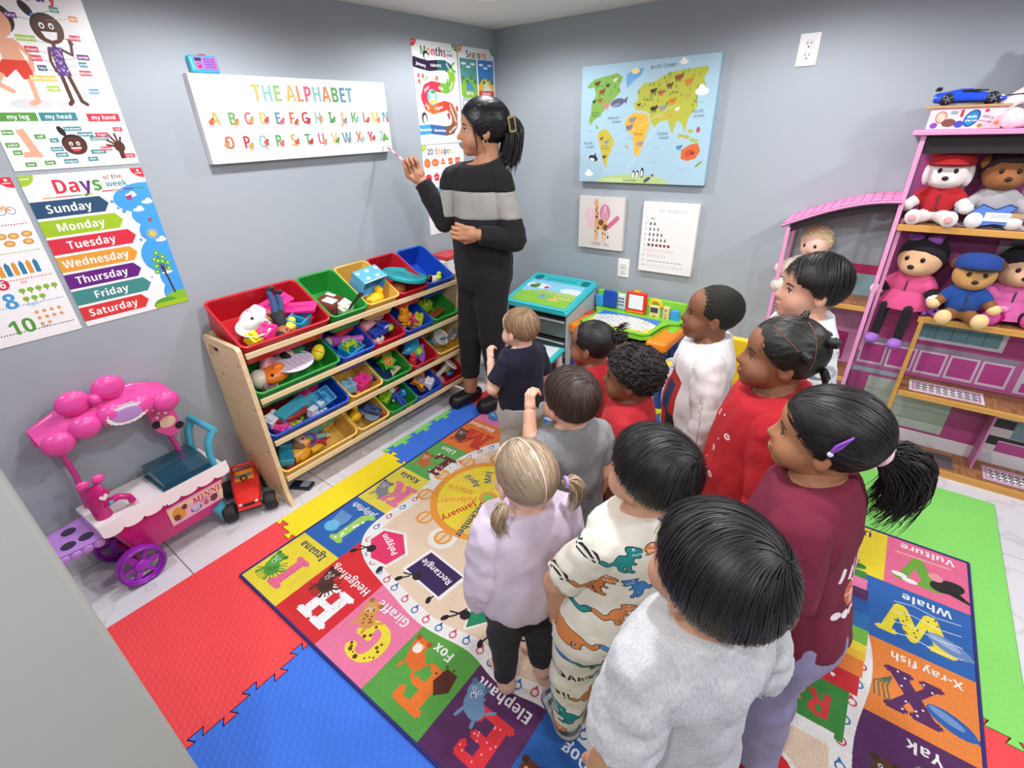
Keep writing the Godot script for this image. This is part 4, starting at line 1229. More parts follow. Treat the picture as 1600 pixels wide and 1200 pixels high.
func small_canvases() -> void:
	var k := Ink.new(288.0, 291.0, 1.6, Color("e4dcd8"), FN)
	k.circ(80, 120, 34, Color("f0c4d0"), 62, -0.2); k.circ(168, 88, 34, Color("d887a8"), 50)
	for a in 5: k.line([Vector2(168, 45), Vector2(140 + a * 14, 128)], 2, Color("f4dce4")); k.line([Vector2(70, 60), Vector2(50 + a * 16, 170)], 1.6, Color("f6dce4"))
	k.line([Vector2(190, 165), Vector2(248, 110)], 26, Color("d0708c"))
	var gy := Color("e8b068"); var sp := Color("6a5240")
	k.line([Vector2(114, 45), Vector2(116, 100), Vector2(120, 150)], 22, gy); k.circ(112, 38, 14, gy, 18); k.circ(148, 150, 44, gy, 30, 0.25)
	for x in [110, 124, 160, 176]: k.line([Vector2(x, 160), Vector2(x + 2, 240)], 9, gy)
	for q in [[146, 140, 17], [176, 166, 17], [118, 110, 9], [112, 74, 6], [122, 90, 6], [128, 172, 8], [112, 190, 5], [162, 200, 6], [124, 205, 4], [176, 205, 4], [118, 60, 5]]: k.circ(q[0], q[1], q[2], sp)
	for x in [105, 118]: k.line([Vector2(x, 24), Vector2(x, 10)], 3, Color("40342c"))
	k.line([Vector2(190, 165), Vector2(194, 215)], 3, gy); k.circ(195, 220, 5, Color("40342c"), 9)
	k.text("STAND  TALL", 148, 262, 20, Color("4a4440"), 0.5, 0.0, 1, 0.75)
	canvas("giraffe_canvas", "square cream canvas with a giraffe reading STAND TALL", k, V(0, 0.9125, 0.748), 0.288, 0.291, 0.025, "d8d2ce", true)
	k = Ink.new(301.0, 372.0, 1.7, Color("f0efed"), FN)
	k.text("MY NUMBERS", 170, 42, 18, Color("c9c9cb"), 0.5, 0.0, 1)
	var cs := ["6a6a6a", "3a3a3a", "5a7a78", "4a4a44", "55584a", "8a3a40", "d8a898", "b8a07a", "9a9a96", "c8c4c0"]
	for a in 10:
		var y := 82.0 + a * 28.5
		k.text(str(a + 1), 24, y, 10, Color("3a3a3a"), 0.5, 0.0, 1)
		for b in a + 1:
			var x := 50.0 + b * 22.5 - (a * 0.2)
			var c := Color(cs[a])
			if a in [5, 6, 9]:
				k.circ(x, y, 8, c)
				if a != 5: k.circ(x, y, 6, Color("f0efed"))
			elif a in [0, 8]: k.circ(x + 8, y + 2, 9 if a == 8 else 14, c, 2.6)
			elif a == 7: k.line([Vector2(x * 0.62 + 20, y - 9), Vector2(x * 0.62 + 20, y + 9)], 2.6, c)
			else:
				k.circ(x, y + 2, 5, c, 7); k.circ(x, y - 6, 3, c)
	canvas("numbers_canvas", "white canvas titled MY NUMBERS with rows of counted pictures", k, V(0, 0.861, 1.1525), 0.301, 0.372, 0.025, "e2e1de", true)
	# cover plates
	var t := thing("light_switch", "white two-rocker switch plate between the giraffe and numbers canvases", "switch", V(0, 0.614, 0.9025), -PI / 2)
	part(t, "plate", MB.new().box(V(0, 0.0535, 0.003), V(0.072, 0.107, 0.006), 0.002, 2), m("f4f4f4", 0.3))
	for y in [0.072, 0.036]: part(t, "rocker", MB.new().box(V(0, y, 0.007), V(0.032, 0.024, 0.005), 0.002, 2, turn_to(V(0.08, 0, 0))), m("e8e8e6", 0.3))
	t = thing("power_outlet", "white double power outlet high on the map wall", "outlet", V(0, 1.610, 1.644), -PI / 2)
	part(t, "plate", MB.new().box(V(0, 0.057, 0.003), V(0.076, 0.114, 0.006), 0.002, 2), m("f4f4f4", 0.3))
	for y in [0.076, 0.036]:
		var s := part(t, "socket", MB.new().box(V(0, y, 0.0065), V(0.032, 0.034, 0.003), 0.001), m("ededeb", 0.3))
		for x in [-0.007, 0.007]: part(s, "slot", MB.new().box(V(x, y + 0.004, 0.0081), V(0.0025, 0.009, 0.0004)), m("202020", 0.6))
		part(s, "ground_hole", MB.new().ell(V(0, y - 0.009, 0.008), V(0.003, 0.003, 0.0006), 8), m("202020", 0.6))
# ---------------------------------------------------------------- the slanted shelf with twenty bins of toys
const BINC := {"R": "c8202e", "G": "2c9a3a", "Y": "efc05c", "B": "1b4fc4"}
const BINN := {"R": "red", "G": "green", "Y": "yellow", "B": "blue"}
const BINROWS := ["RGYRB", "GBRBG", "BYGRY", "YYGBR"]
const ROWN := ["top", "second", "third", "bottom"]
var bin_xf := []

func toy_shelf() -> void:
	var sh := thing("toy_shelf", "pale wooden toy organizer frame holding four tilted rows of bins", "shelf", V(-1.37, 0, 0))
	for s in [[-1.985, "left"], [-0.790, "right"]]:
		var pm := MB.new()
		var xf := Transform3D(Basis(V(0, 0, 1), V(0, 1, 0), V(-1, 0, 0)), V(s[0] + 0.018 + 1.37, 0, 0))
		for q in [P([0.016, 0, 0.07, 0, 0.085, 0.028, 0.27, 0.028, 0.295, 0, 0.350, 0, 0.325, 0.06, 0.302, 0.665, 0.016, 0.665]), P([0.016, 0.665, 0.045, 0.665, 0.045, 0.70, 0.016, 0.70]), P([0.13, 0.665, 0.302, 0.665, 0.299, 0.70, 0.13, 0.70]),
			P([0.016, 0.70, 0.299, 0.70, 0.297, 0.722, 0.286, 0.735, 0.03, 0.735, 0.016, 0.722])]:
			pm.ext(q, 0.018, 0.0, xf)
		var pn := part(sh, "side_panel", pm, wood())
		for q in [[0.27, 0.66], [0.10, 0.58], [0.285, 0.47], [0.11, 0.39], [0.29, 0.27], [0.11, 0.2], [0.30, 0.09], [0.05, 0.66]]:
			part(pn, "screw", MB.new().ell(V(s[0] + (0.0 if s[1] == "left" else 0.018) + 1.37, q[1], q[0]), V(0.0012, 0.005, 0.005), 8), m("6a5a48", 0.4, {"metallic": 0.6}))
	for i in 4:
		var yf: float = [0.722, 0.527, 0.330, 0.150][i]
		var zf := 0.288 + 0.008 * i
		part(sh, "front_rail", MB.new().box(V(-0.0075, yf - 0.030, zf + 0.004), V(1.159, 0.022, 0.012), 0.002), wood())
		part(sh, "back_rail", MB.new().box(V(-0.0075, yf + 0.004, 0.026), V(1.159, 0.022, 0.012), 0.002), wood())
		for j in 5:
			var big := j == 0
			var w := 0.383 if big else 0.188
			var cx: float = -1.765 if big else -1.469 + (j - 1) * 0.1925
			var key: String = BINROWS[i][j]
			var tilt := 0.53
			var L := 0.272
			var xf := Transform3D(Basis.from_euler(V(tilt, 0, 0)), V(cx, yf, zf) + V(0, sin(tilt), -cos(tilt)) * (L / 2))
			bin_xf.append(xf)
			var lab := "%s %s toy bin, %s" % ["wide" if big else "small", BINN[key], ["%s row left end" % ROWN[i], "%s row, first after the wide bin" % ROWN[i], "%s row middle" % ROWN[i], "%s row, last but one" % ROWN[i], "%s row right end" % ROWN[i]][j]]
			var t := thing("toy_bin", lab, "bin", Vector3.ZERO, 0.0, "coloured plastic toy bins")
			t.transform = xf
			var rows := []
			for q in [[0.80, -0.112], [0.90, -0.112], [0.985, -0.008], [1.0, -0.006], [1.0, 0.003], [0.975, 0.005], [0.955, 0.001], [0.87, -0.104], [0.80, -0.108]]:
				var rr := []
				var dx: float = (1.0 - q[0]) * 0.20
				for p in rounded(w - dx, L - dx, 0.024, 4): rr.append(V(p.x, q[1], -p.y))
				rows.append(rr)
			part(t, "tub", MB.new().skin(rows), m(BINC[key], 0.33))
			part(t, "rim", rim_loop(w, L), m(BINC[key], 0.25))
	toys()

func rim_loop(w: float, L: float) -> MB:
	var pts := rounded(w, L, 0.024, 4)
	var rows := []
	var mth := pts.size()
	for k in mth + 1:
		var p := pts[k % mth]
		var d := (pts[(k + 1) % mth] - pts[(k + mth - 1) % mth]).normalized()
		var o := Vector2(d.y, -d.x)
		var row := []
		for e in 8:
			var a := TAU * e / 8
			row.append(V(p.x + o.x * cos(a) * 0.0055, 0.002 + sin(a) * 0.0045, -(p.y + o.y * cos(a) * 0.0055)))
		rows.append(row)
	return MB.new().skin(rows, true, false)

func star_poly(n: int, a: float, b: float) -> PackedVector2Array:
	var q := PackedVector2Array()
	for k in n * 2: q.append(Vector2.from_angle(PI * k / n + PI / 2) * (a if k % 2 == 0 else b))
	return q

# shapes of single toys; each returns nothing and fills the node t
func toy_shape(t: Node3D, kind: String, s: float, c: Array) -> void:
	var c0 := plastic(c[0])
	var c1 := plastic(c[1] if c.size() > 1 else c[0])
	match kind:
		"block":
			part(t, "body", MB.new().box(V(0, 0, 0), V(s, s * 0.6, s * 0.75), s * 0.05), c0)
			for x in [-0.25, 0.25]:
				for z in [-0.18, 0.18]: part(t, "stud", MB.new().lathe([Vector2(s * 0.13, s * 0.28), Vector2(s * 0.13, s * 0.42), Vector2(s * 0.11, s * 0.44)], 12, turn_to(Vector3.ZERO, V(x * s, 0, z * s))), c0)
		"brick":
			part(t, "body", MB.new().box(V(0, 0, 0), V(s, s * 0.28, s * 0.3), s * 0.02), c0)
			part(t, "lower_brick", MB.new().box(V(0, -s * 0.26, 0), V(s, s * 0.22, s * 0.3), s * 0.02), c1)
			for k in 4: part(t, "stud", MB.new().lathe([Vector2(s * 0.085, 0), Vector2(s * 0.085, s * 0.12), Vector2(s * 0.07, s * 0.13)], 12, turn_to(V(PI / 2, 0, 0), V((k - 1.5) * s * 0.25, -s * 0.26, s * 0.14))), c1)
		"tray_block":
			part(t, "shell", MB.new().box(V(0, -s * 0.18, 0), V(s, s * 0.1, s * 0.8), s * 0.02), c0)
			for q in [[-0.47, 0, 0.06, 0.8], [0.47, 0, 0.06, 0.8], [0, -0.37, 1.0, 0.06], [0, 0.37, 1.0, 0.06], [0, 0, 0.05, 0.75]]: part(t, "wall", MB.new().box(V(q[0] * s, 0, q[1] * s), V(q[2] * s, s * 0.42, q[3] * s), s * 0.015), c0)
			part(t, "core", MB.new().lathe([Vector2(s * 0.13, -s * 0.13), Vector2(s * 0.13, s * 0.18), Vector2(s * 0.09, s * 0.18), Vector2(s * 0.09, -s * 0.1)], 12), c1)
		"bowl":
			part(t, "bowl", MB.new().lathe([Vector2(s * 0.2, -s * 0.3), Vector2(s * 0.36, -s * 0.24), Vector2(s * 0.48, 0), Vector2(s * 0.54, s * 0.01), Vector2(s * 0.54, s * 0.04), Vector2(s * 0.46, s * 0.03), Vector2(s * 0.34, -s * 0.2), Vector2(0.001, -s * 0.26)], 24), c0)
			for k in 24:
				var a := k * 2.4
				var r := s * 0.05 * sqrt(k)
				part(t, "hole", MB.new().ell(V(cos(a) * r, -s * 0.255 + r * r * 1.1 / s, sin(a) * r), V(s * 0.014, s * 0.01, s * 0.014), 6), c1)
		"ball": part(t, "ball", MB.new().ell(Vector3.ZERO, Vector3.ONE * s * 0.5, 16), c0); part(t, "seam", MB.new().torus(Vector3.ZERO, s * 0.5, s * 0.012, 20, 6), c1)
		"egg": part(t, "shell", MB.new().ell(Vector3.ZERO, V(s * 0.5, s * 0.3, s * 0.36), 16), c0); part(t, "band", MB.new().torus(Vector3.ZERO, s * 0.33, s * 0.02, 18, 6, turn_to(V(0, PI / 2, 0))), c1)
		"lid":
			part(t, "disc", MB.new().lathe([Vector2(0.001, -s * 0.05), Vector2(s * 0.46, -s * 0.05), Vector2(s * 0.5, -s * 0.02), Vector2(s * 0.5, s * 0.05), Vector2(s * 0.46, s * 0.07), Vector2(s * 0.43, s * 0.03), Vector2(0.001, s * 0.03)], 32), c0)
			part(t, "spoon_relief", MB.new().ell(V(0, s * 0.035, -s * 0.12), V(s * 0.1, s * 0.03, s * 0.13), 14).box(V(0, s * 0.035, s * 0.12), V(s * 0.05, s * 0.03, s * 0.3), s * 0.012), c1)
		"basket_lid":
			part(t, "disc", MB.new().lathe([Vector2(0.001, -s * 0.03), Vector2(s * 0.46, -s * 0.03), Vector2(s * 0.5, 0), Vector2(s * 0.48, s * 0.02), Vector2(0.001, s * 0.01)], 28), c0)
			for k in 7:
				var x := (k - 3) * s * 0.12
				var l := sqrt(maxf(1e-6, 0.19 * s * s - x * x))
				part(t, "rib", MB.new().box(V(x, s * 0.018, 0), V(s * 0.012, s * 0.014, 2 * l)), c1)
				part(t, "rib", MB.new().box(V(0, s * 0.018, x), V(2 * l, s * 0.014, s * 0.012)), c1)
		"carton":
			for q in [[0, -0.30, 0, 1, 0.03, 0.6], [0, 0.30, 0, 1, 0.03, 0.6], [-0.485, 0, 0, 0.03, 0.6, 0.6], [0.485, 0, 0, 0.03, 0.6, 0.6], [0, 0, -0.29, 1, 0.6, 0.03]]: part(t, "panel", MB.new().box(V(q[0], q[1], q[2]) * s, V(q[3], q[4], q[5]) * s, s * 0.01), c0)
			for q in [[0, 0.3], [0, -0.3]]: part(t, "edge", MB.new().box(V(q[0], q[1] * s, s * 0.3), V(s, s * 0.035, s * 0.02), s * 0.008), c1)
			for k in 5: part(t, "cloud_print", MB.new().ell(V((k - 2) * 0.2 * s, s * 0.316, (k % 2 - 0.5) * 0.3 * s), V(0.09, 0.006, 0.06) * s, 10), c1)
		"tube": part(t, "barrel", MB.new().lathe([Vector2(s * 0.14, -s * 0.5), Vector2(s * 0.14, -s * 0.05), Vector2(s * 0.19, 0), Vector2(s * 0.19, s * 0.5), Vector2(s * 0.15, s * 0.5), Vector2(s * 0.15, s * 0.35)], 16), c0); part(t, "lens", MB.new().lathe([Vector2(0.001, s * 0.45), Vector2(s * 0.15, s * 0.45), Vector2(s * 0.15, s * 0.43)], 14), c1)
		"wand": part(t, "rod", MB.new().tube([V(-s / 2, 0, 0), V(s / 2, 0, 0)], s * 0.012, 8), c0); part(t, "tip", MB.new().ell(V(s / 2, 0, 0), Vector3.ONE * s * 0.022, 8), c1)
		"strap": part(t, "strap", MB.new().tube([V(-s / 2, 0, 0), V(-s * 0.1, s * 0.05, 0), V(s * 0.25, s * 0.06, 0), V(s / 2, -s * 0.05, 0)], [s * 0.05, s * 0.07, s * 0.09, s * 0.08], 10, 0.4), m(c[0], 0.5))
		"star": part(t, "star", MB.new().ext(star_poly(5, s * 0.5, s * 0.27), s * 0.16, s * 0.03), c0); part(t, "centre", MB.new().ell(V(0, 0, s * 0.17), V(0.2, 0.2, 0.1) * s, 14), c1)
		"flower": part(t, "petals", MB.new().ext(star_poly(6, s * 0.5, s * 0.32), s * 0.2, s * 0.04), c0); part(t, "ring", MB.new().torus(V(0, 0, s * 0.2), s * 0.17, s * 0.05, 18, 8), c1); part(t, "knob", MB.new().ell(V(0, 0, s * 0.2), V(0.1, 0.1, 0.06) * s, 12), c1)
		"book":
			part(t, "cover", MB.new().box(Vector3.ZERO, V(s, s * 0.12, s * 0.7), s * 0.02), c0); part(t, "pages", MB.new().box(V(s * 0.02, 0, 0), V(s * 0.97, s * 0.08, s * 0.72)), m("f2efe6", 0.9))
		"plank": part(t, "plank", MB.new().box(Vector3.ZERO, V(s, s * 0.08, s * 0.3), s * 0.02), c0); part(t, "groove", MB.new().box(V(0, s * 0.041, 0), V(s * 0.8, s * 0.004, s * 0.05)), c1)
		"duck": part(t, "body", MB.new().ell(Vector3.ZERO, V(0.5, 0.32, 0.36) * s, 16), c0); part(t, "head", MB.new().ell(V(s * 0.3, s * 0.3, 0), Vector3.ONE * s * 0.23, 14), c0); part(t, "bill", MB.new().ell(V(s * 0.54, s * 0.28, 0), V(0.12, 0.05, 0.1) * s, 10), c1); part(t, "tail", MB.new().ell(V(-s * 0.46, s * 0.12, 0), V(0.16, 0.1, 0.12) * s, 10), c0); part(t, "wing", MB.new().ell(V(-s * 0.05, s * 0.05, s * 0.32), V(0.24, 0.15, 0.08) * s, 10), c0)
		"fish": part(t, "body", MB.new().ell(Vector3.ZERO, V(0.5, 0.26, 0.36) * s, 16), c0); part(t, "tail", MB.new().ext(P([0, 0, s * 0.25, s * 0.2, s * 0.25, -s * 0.2]), s * 0.1, s * 0.02, turn_to(V(PI / 2, 0, 0), V(s * 0.42, s * 0.05, 0))), c0); part(t, "fin", MB.new().ell(V(s * 0.05, s * 0.24, s * 0.1), V(0.2, 0.12, 0.12) * s, 10), c0); part(t, "eye", MB.new().ell(V(-s * 0.3, s * 0.16, s * 0.2), Vector3.ONE * s * 0.05, 8), c1)
		"cup": part(t, "cup", MB.new().lathe([Vector2(0.001, -s * 0.4), Vector2(s * 0.32, -s * 0.4), Vector2(s * 0.42, s * 0.35), Vector2(s * 0.46, s * 0.38), Vector2(s * 0.42, s * 0.4), Vector2(s * 0.37, s * 0.35), Vector2(s * 0.28, -s * 0.33), Vector2(0.001, -s * 0.34)], 20), c0); part(t, "base_ring", MB.new().torus(V(0, 0, -s * 0.4), s * 0.3, s * 0.03, 18, 6, turn_to(V(PI / 2, 0, 0))), c1)
		"wheel": part(t, "tyre", MB.new().torus(Vector3.ZERO, s * 0.36, s * 0.14, 20, 10), c0); part(t, "hub", MB.new().ell(Vector3.ZERO, V(0.24, 0.24, 0.1) * s, 12), c1)
		"roll": part(t, "roll", MB.new().tube([V(-s / 2, 0, 0), V(-s * 0.44, 0, 0), V(0, s * 0.02, 0), V(s * 0.44, 0, 0), V(s / 2, 0, 0)], [s * 0.1, s * 0.16, s * 0.17, s * 0.16, s * 0.1], 14), fabric(c[0])); part(t, "seam", MB.new().tube([V(-s * 0.4, s * 0.14, s * 0.08), V(s * 0.4, s * 0.14, s * 0.08)], s * 0.014, 6), fabric(c[1]))
		"vehicle":
			part(t, "body", MB.new().box(Vector3.ZERO, V(s, s * 0.2, s * 0.34), s * 0.05, 2), c0); part(t, "cab", MB.new().box(V(s * 0.12, s * 0.14, 0), V(s * 0.4, s * 0.16, s * 0.3), s * 0.05, 2), c0); part(t, "window", MB.new().box(V(s * 0.12, s * 0.16, 0), V(s * 0.3, s * 0.08, s * 0.31), s * 0.01), c1)
			for x in [-0.3, 0.3]:
				for z in [-0.17, 0.17]: part(t, "wheel", MB.new().torus(Vector3.ZERO, s * 0.07, s * 0.035, 14, 8, turn_to(Vector3.ZERO, V(x * s, -s * 0.1, z * s))), plastic("222222"))
		"bear_blocks":
			for q in [[0, 0, 0, 0.24], [0.02, 0.26, 0, 0.2], [-0.24, 0.06, 0.06, 0.14], [0.25, 0.04, 0.04, 0.14], [-0.14, -0.26, 0.06, 0.15], [0.15, -0.26, 0.06, 0.15]]: part(t, "piece", MB.new().box(V(q[0], q[1], q[2]) * s, Vector3.ONE * q[3] * 1.5 * s, q[3] * 0.5 * s, 2), c0)
			for x in [-0.13, 0.17]: part(t, "ear", MB.new().ell(V(x * s, s * 0.42, 0), Vector3.ONE * s * 0.09, 10), c1)
		"utensils":
			for k in 5:
				var a := -0.5 + 0.25 * k
				part(t, "handle", MB.new().tube([V(0, 0, 0), V(sin(a) * s * 0.6, s * 0.03 * k, cos(a) * s * 0.6)], s * 0.03, 6), c0); part(t, "head", MB.new().ell(V(sin(a) * s * 0.68, s * 0.03 * k, cos(a) * s * 0.68), V(0.09, 0.02, 0.12) * s, 8, turn_to(Vector3.ZERO)), c1)
		"spool":
			for y in [-0.4, 0.4]: part(t, "flange", MB.new().lathe([Vector2(0.001, y * s - s * 0.04), Vector2(s * 0.4, y * s - s * 0.04), Vector2(s * 0.42, y * s), Vector2(s * 0.4, y * s + s * 0.04), Vector2(0.001, y * s + s * 0.04)], 24), c0)
			part(t, "stem", MB.new().lathe([Vector2(s * 0.12, -s * 0.4), Vector2(s * 0.1, 0), Vector2(s * 0.12, s * 0.4)], 14), c1)
		"plush_house": part(t, "body", MB.new().box(Vector3.ZERO, V(s, s * 0.5, s * 0.7), s * 0.16, 3), fabric(c[0])); part(t, "patch", MB.new().box(V(-s * 0.15, s * 0.24, s * 0.08), V(s * 0.4, s * 0.04, s * 0.36), s * 0.015), fabric(c[1])); part(t, "patch", MB.new().box(V(s * 0.28, s * 0.23, -s * 0.1), V(s * 0.2, s * 0.05, s * 0.3), s * 0.015), fabric(c[1]))
		"doll": toy_doll(t, s, c)
		"dino":
			var d := Sdf.new().cap(V(-0.2, 0, 0) * s, V(0.18, 0.02, 0) * s, s * 0.2, s * 0.22, s * 0.1).cap(V(0.25, 0.1, 0) * s, V(0.45, 0.2, 0) * s, s * 0.12, s * 0.13, s * 0.08).cap(V(-0.3, 0, 0) * s, V(-0.62, 0.1, 0.05) * s, s * 0.13, s * 0.03, s * 0.08)
			for q in [[-0.15, 0.15], [0.15, 0.15], [-0.15, -0.15], [0.15, -0.15]]: d.cap(V(q[0], -0.05, q[1]) * s, V(q[0], -0.28, q[1] * 1.3) * s, s * 0.09, s * 0.08, s * 0.06)
			var mb := MB.new(); d.net(mb, s * 0.04); part(t, "body", mb, c0)
			for k in 5: part(t, "plate", MB.new().ext(P([-s * 0.07, 0, s * 0.07, 0, 0, s * 0.13]), s * 0.04, 0.0, turn_to(Vector3.ZERO, V(-0.3 * s + k * 0.15 * s, s * 0.17, -s * 0.02))), c1)

func toy_doll(t: Node3D, s: float, c: Array) -> void:
	# c: skin, hair, top, legs, shoes
	part(t, "head", MB.new().ell(V(0, s * 0.36, 0), V(0.13, 0.14, 0.13) * s, 16), m(c[0], 0.5))
	part(t, "hair", MB.new().ell(V(0, s * 0.40, -s * 0.025), V(0.145, 0.13, 0.14) * s, 16), m(c[1], 0.7))
	var mb := MB.new()
	Sdf.new().cap(V(0, 0.18, 0) * s, V(0, -0.02, 0) * s, 0.09 * s, 0.1 * s, 0.05 * s).cap(V(-0.08, 0.18, 0) * s, V(-0.26, 0.02, 0.06) * s, 0.05 * s, 0.04 * s, 0.03 * s).cap(V(0.08, 0.18, 0) * s, V(0.26, 0.06, 0.06) * s, 0.05 * s, 0.04 * s, 0.03 * s).net(mb, s * 0.022)
	part(t, "top", mb, m(c[2], 0.85))
	for x in [-1, 1]:
		part(t, "leg", MB.new().tube([V(x * 0.05, -0.02, 0) * s, V(x * 0.08, -0.24, 0.03) * s, V(x * 0.09, -0.44, 0) * s], [s * 0.065, s * 0.055, s * 0.045], 10), m(c[3], 0.8))
		part(t, "shoe", MB.new().ell(V(x * 0.09, -0.47, 0.04) * s, V(0.06, 0.045, 0.09) * s, 10), m(c[4], 0.5))
		part(t, "hand", MB.new().ell(V(x * 0.28, 0.03 if x < 0 else 0.07, 0.07) * s, V(0.035, 0.045, 0.03) * s, 8), m(c[0], 0.5))
		part(t, "eye", MB.new().ell(V(x * 0.05, 0.36, 0.122) * s, V(0.018, 0.022, 0.01) * s, 8), m("20181a", 0.3))

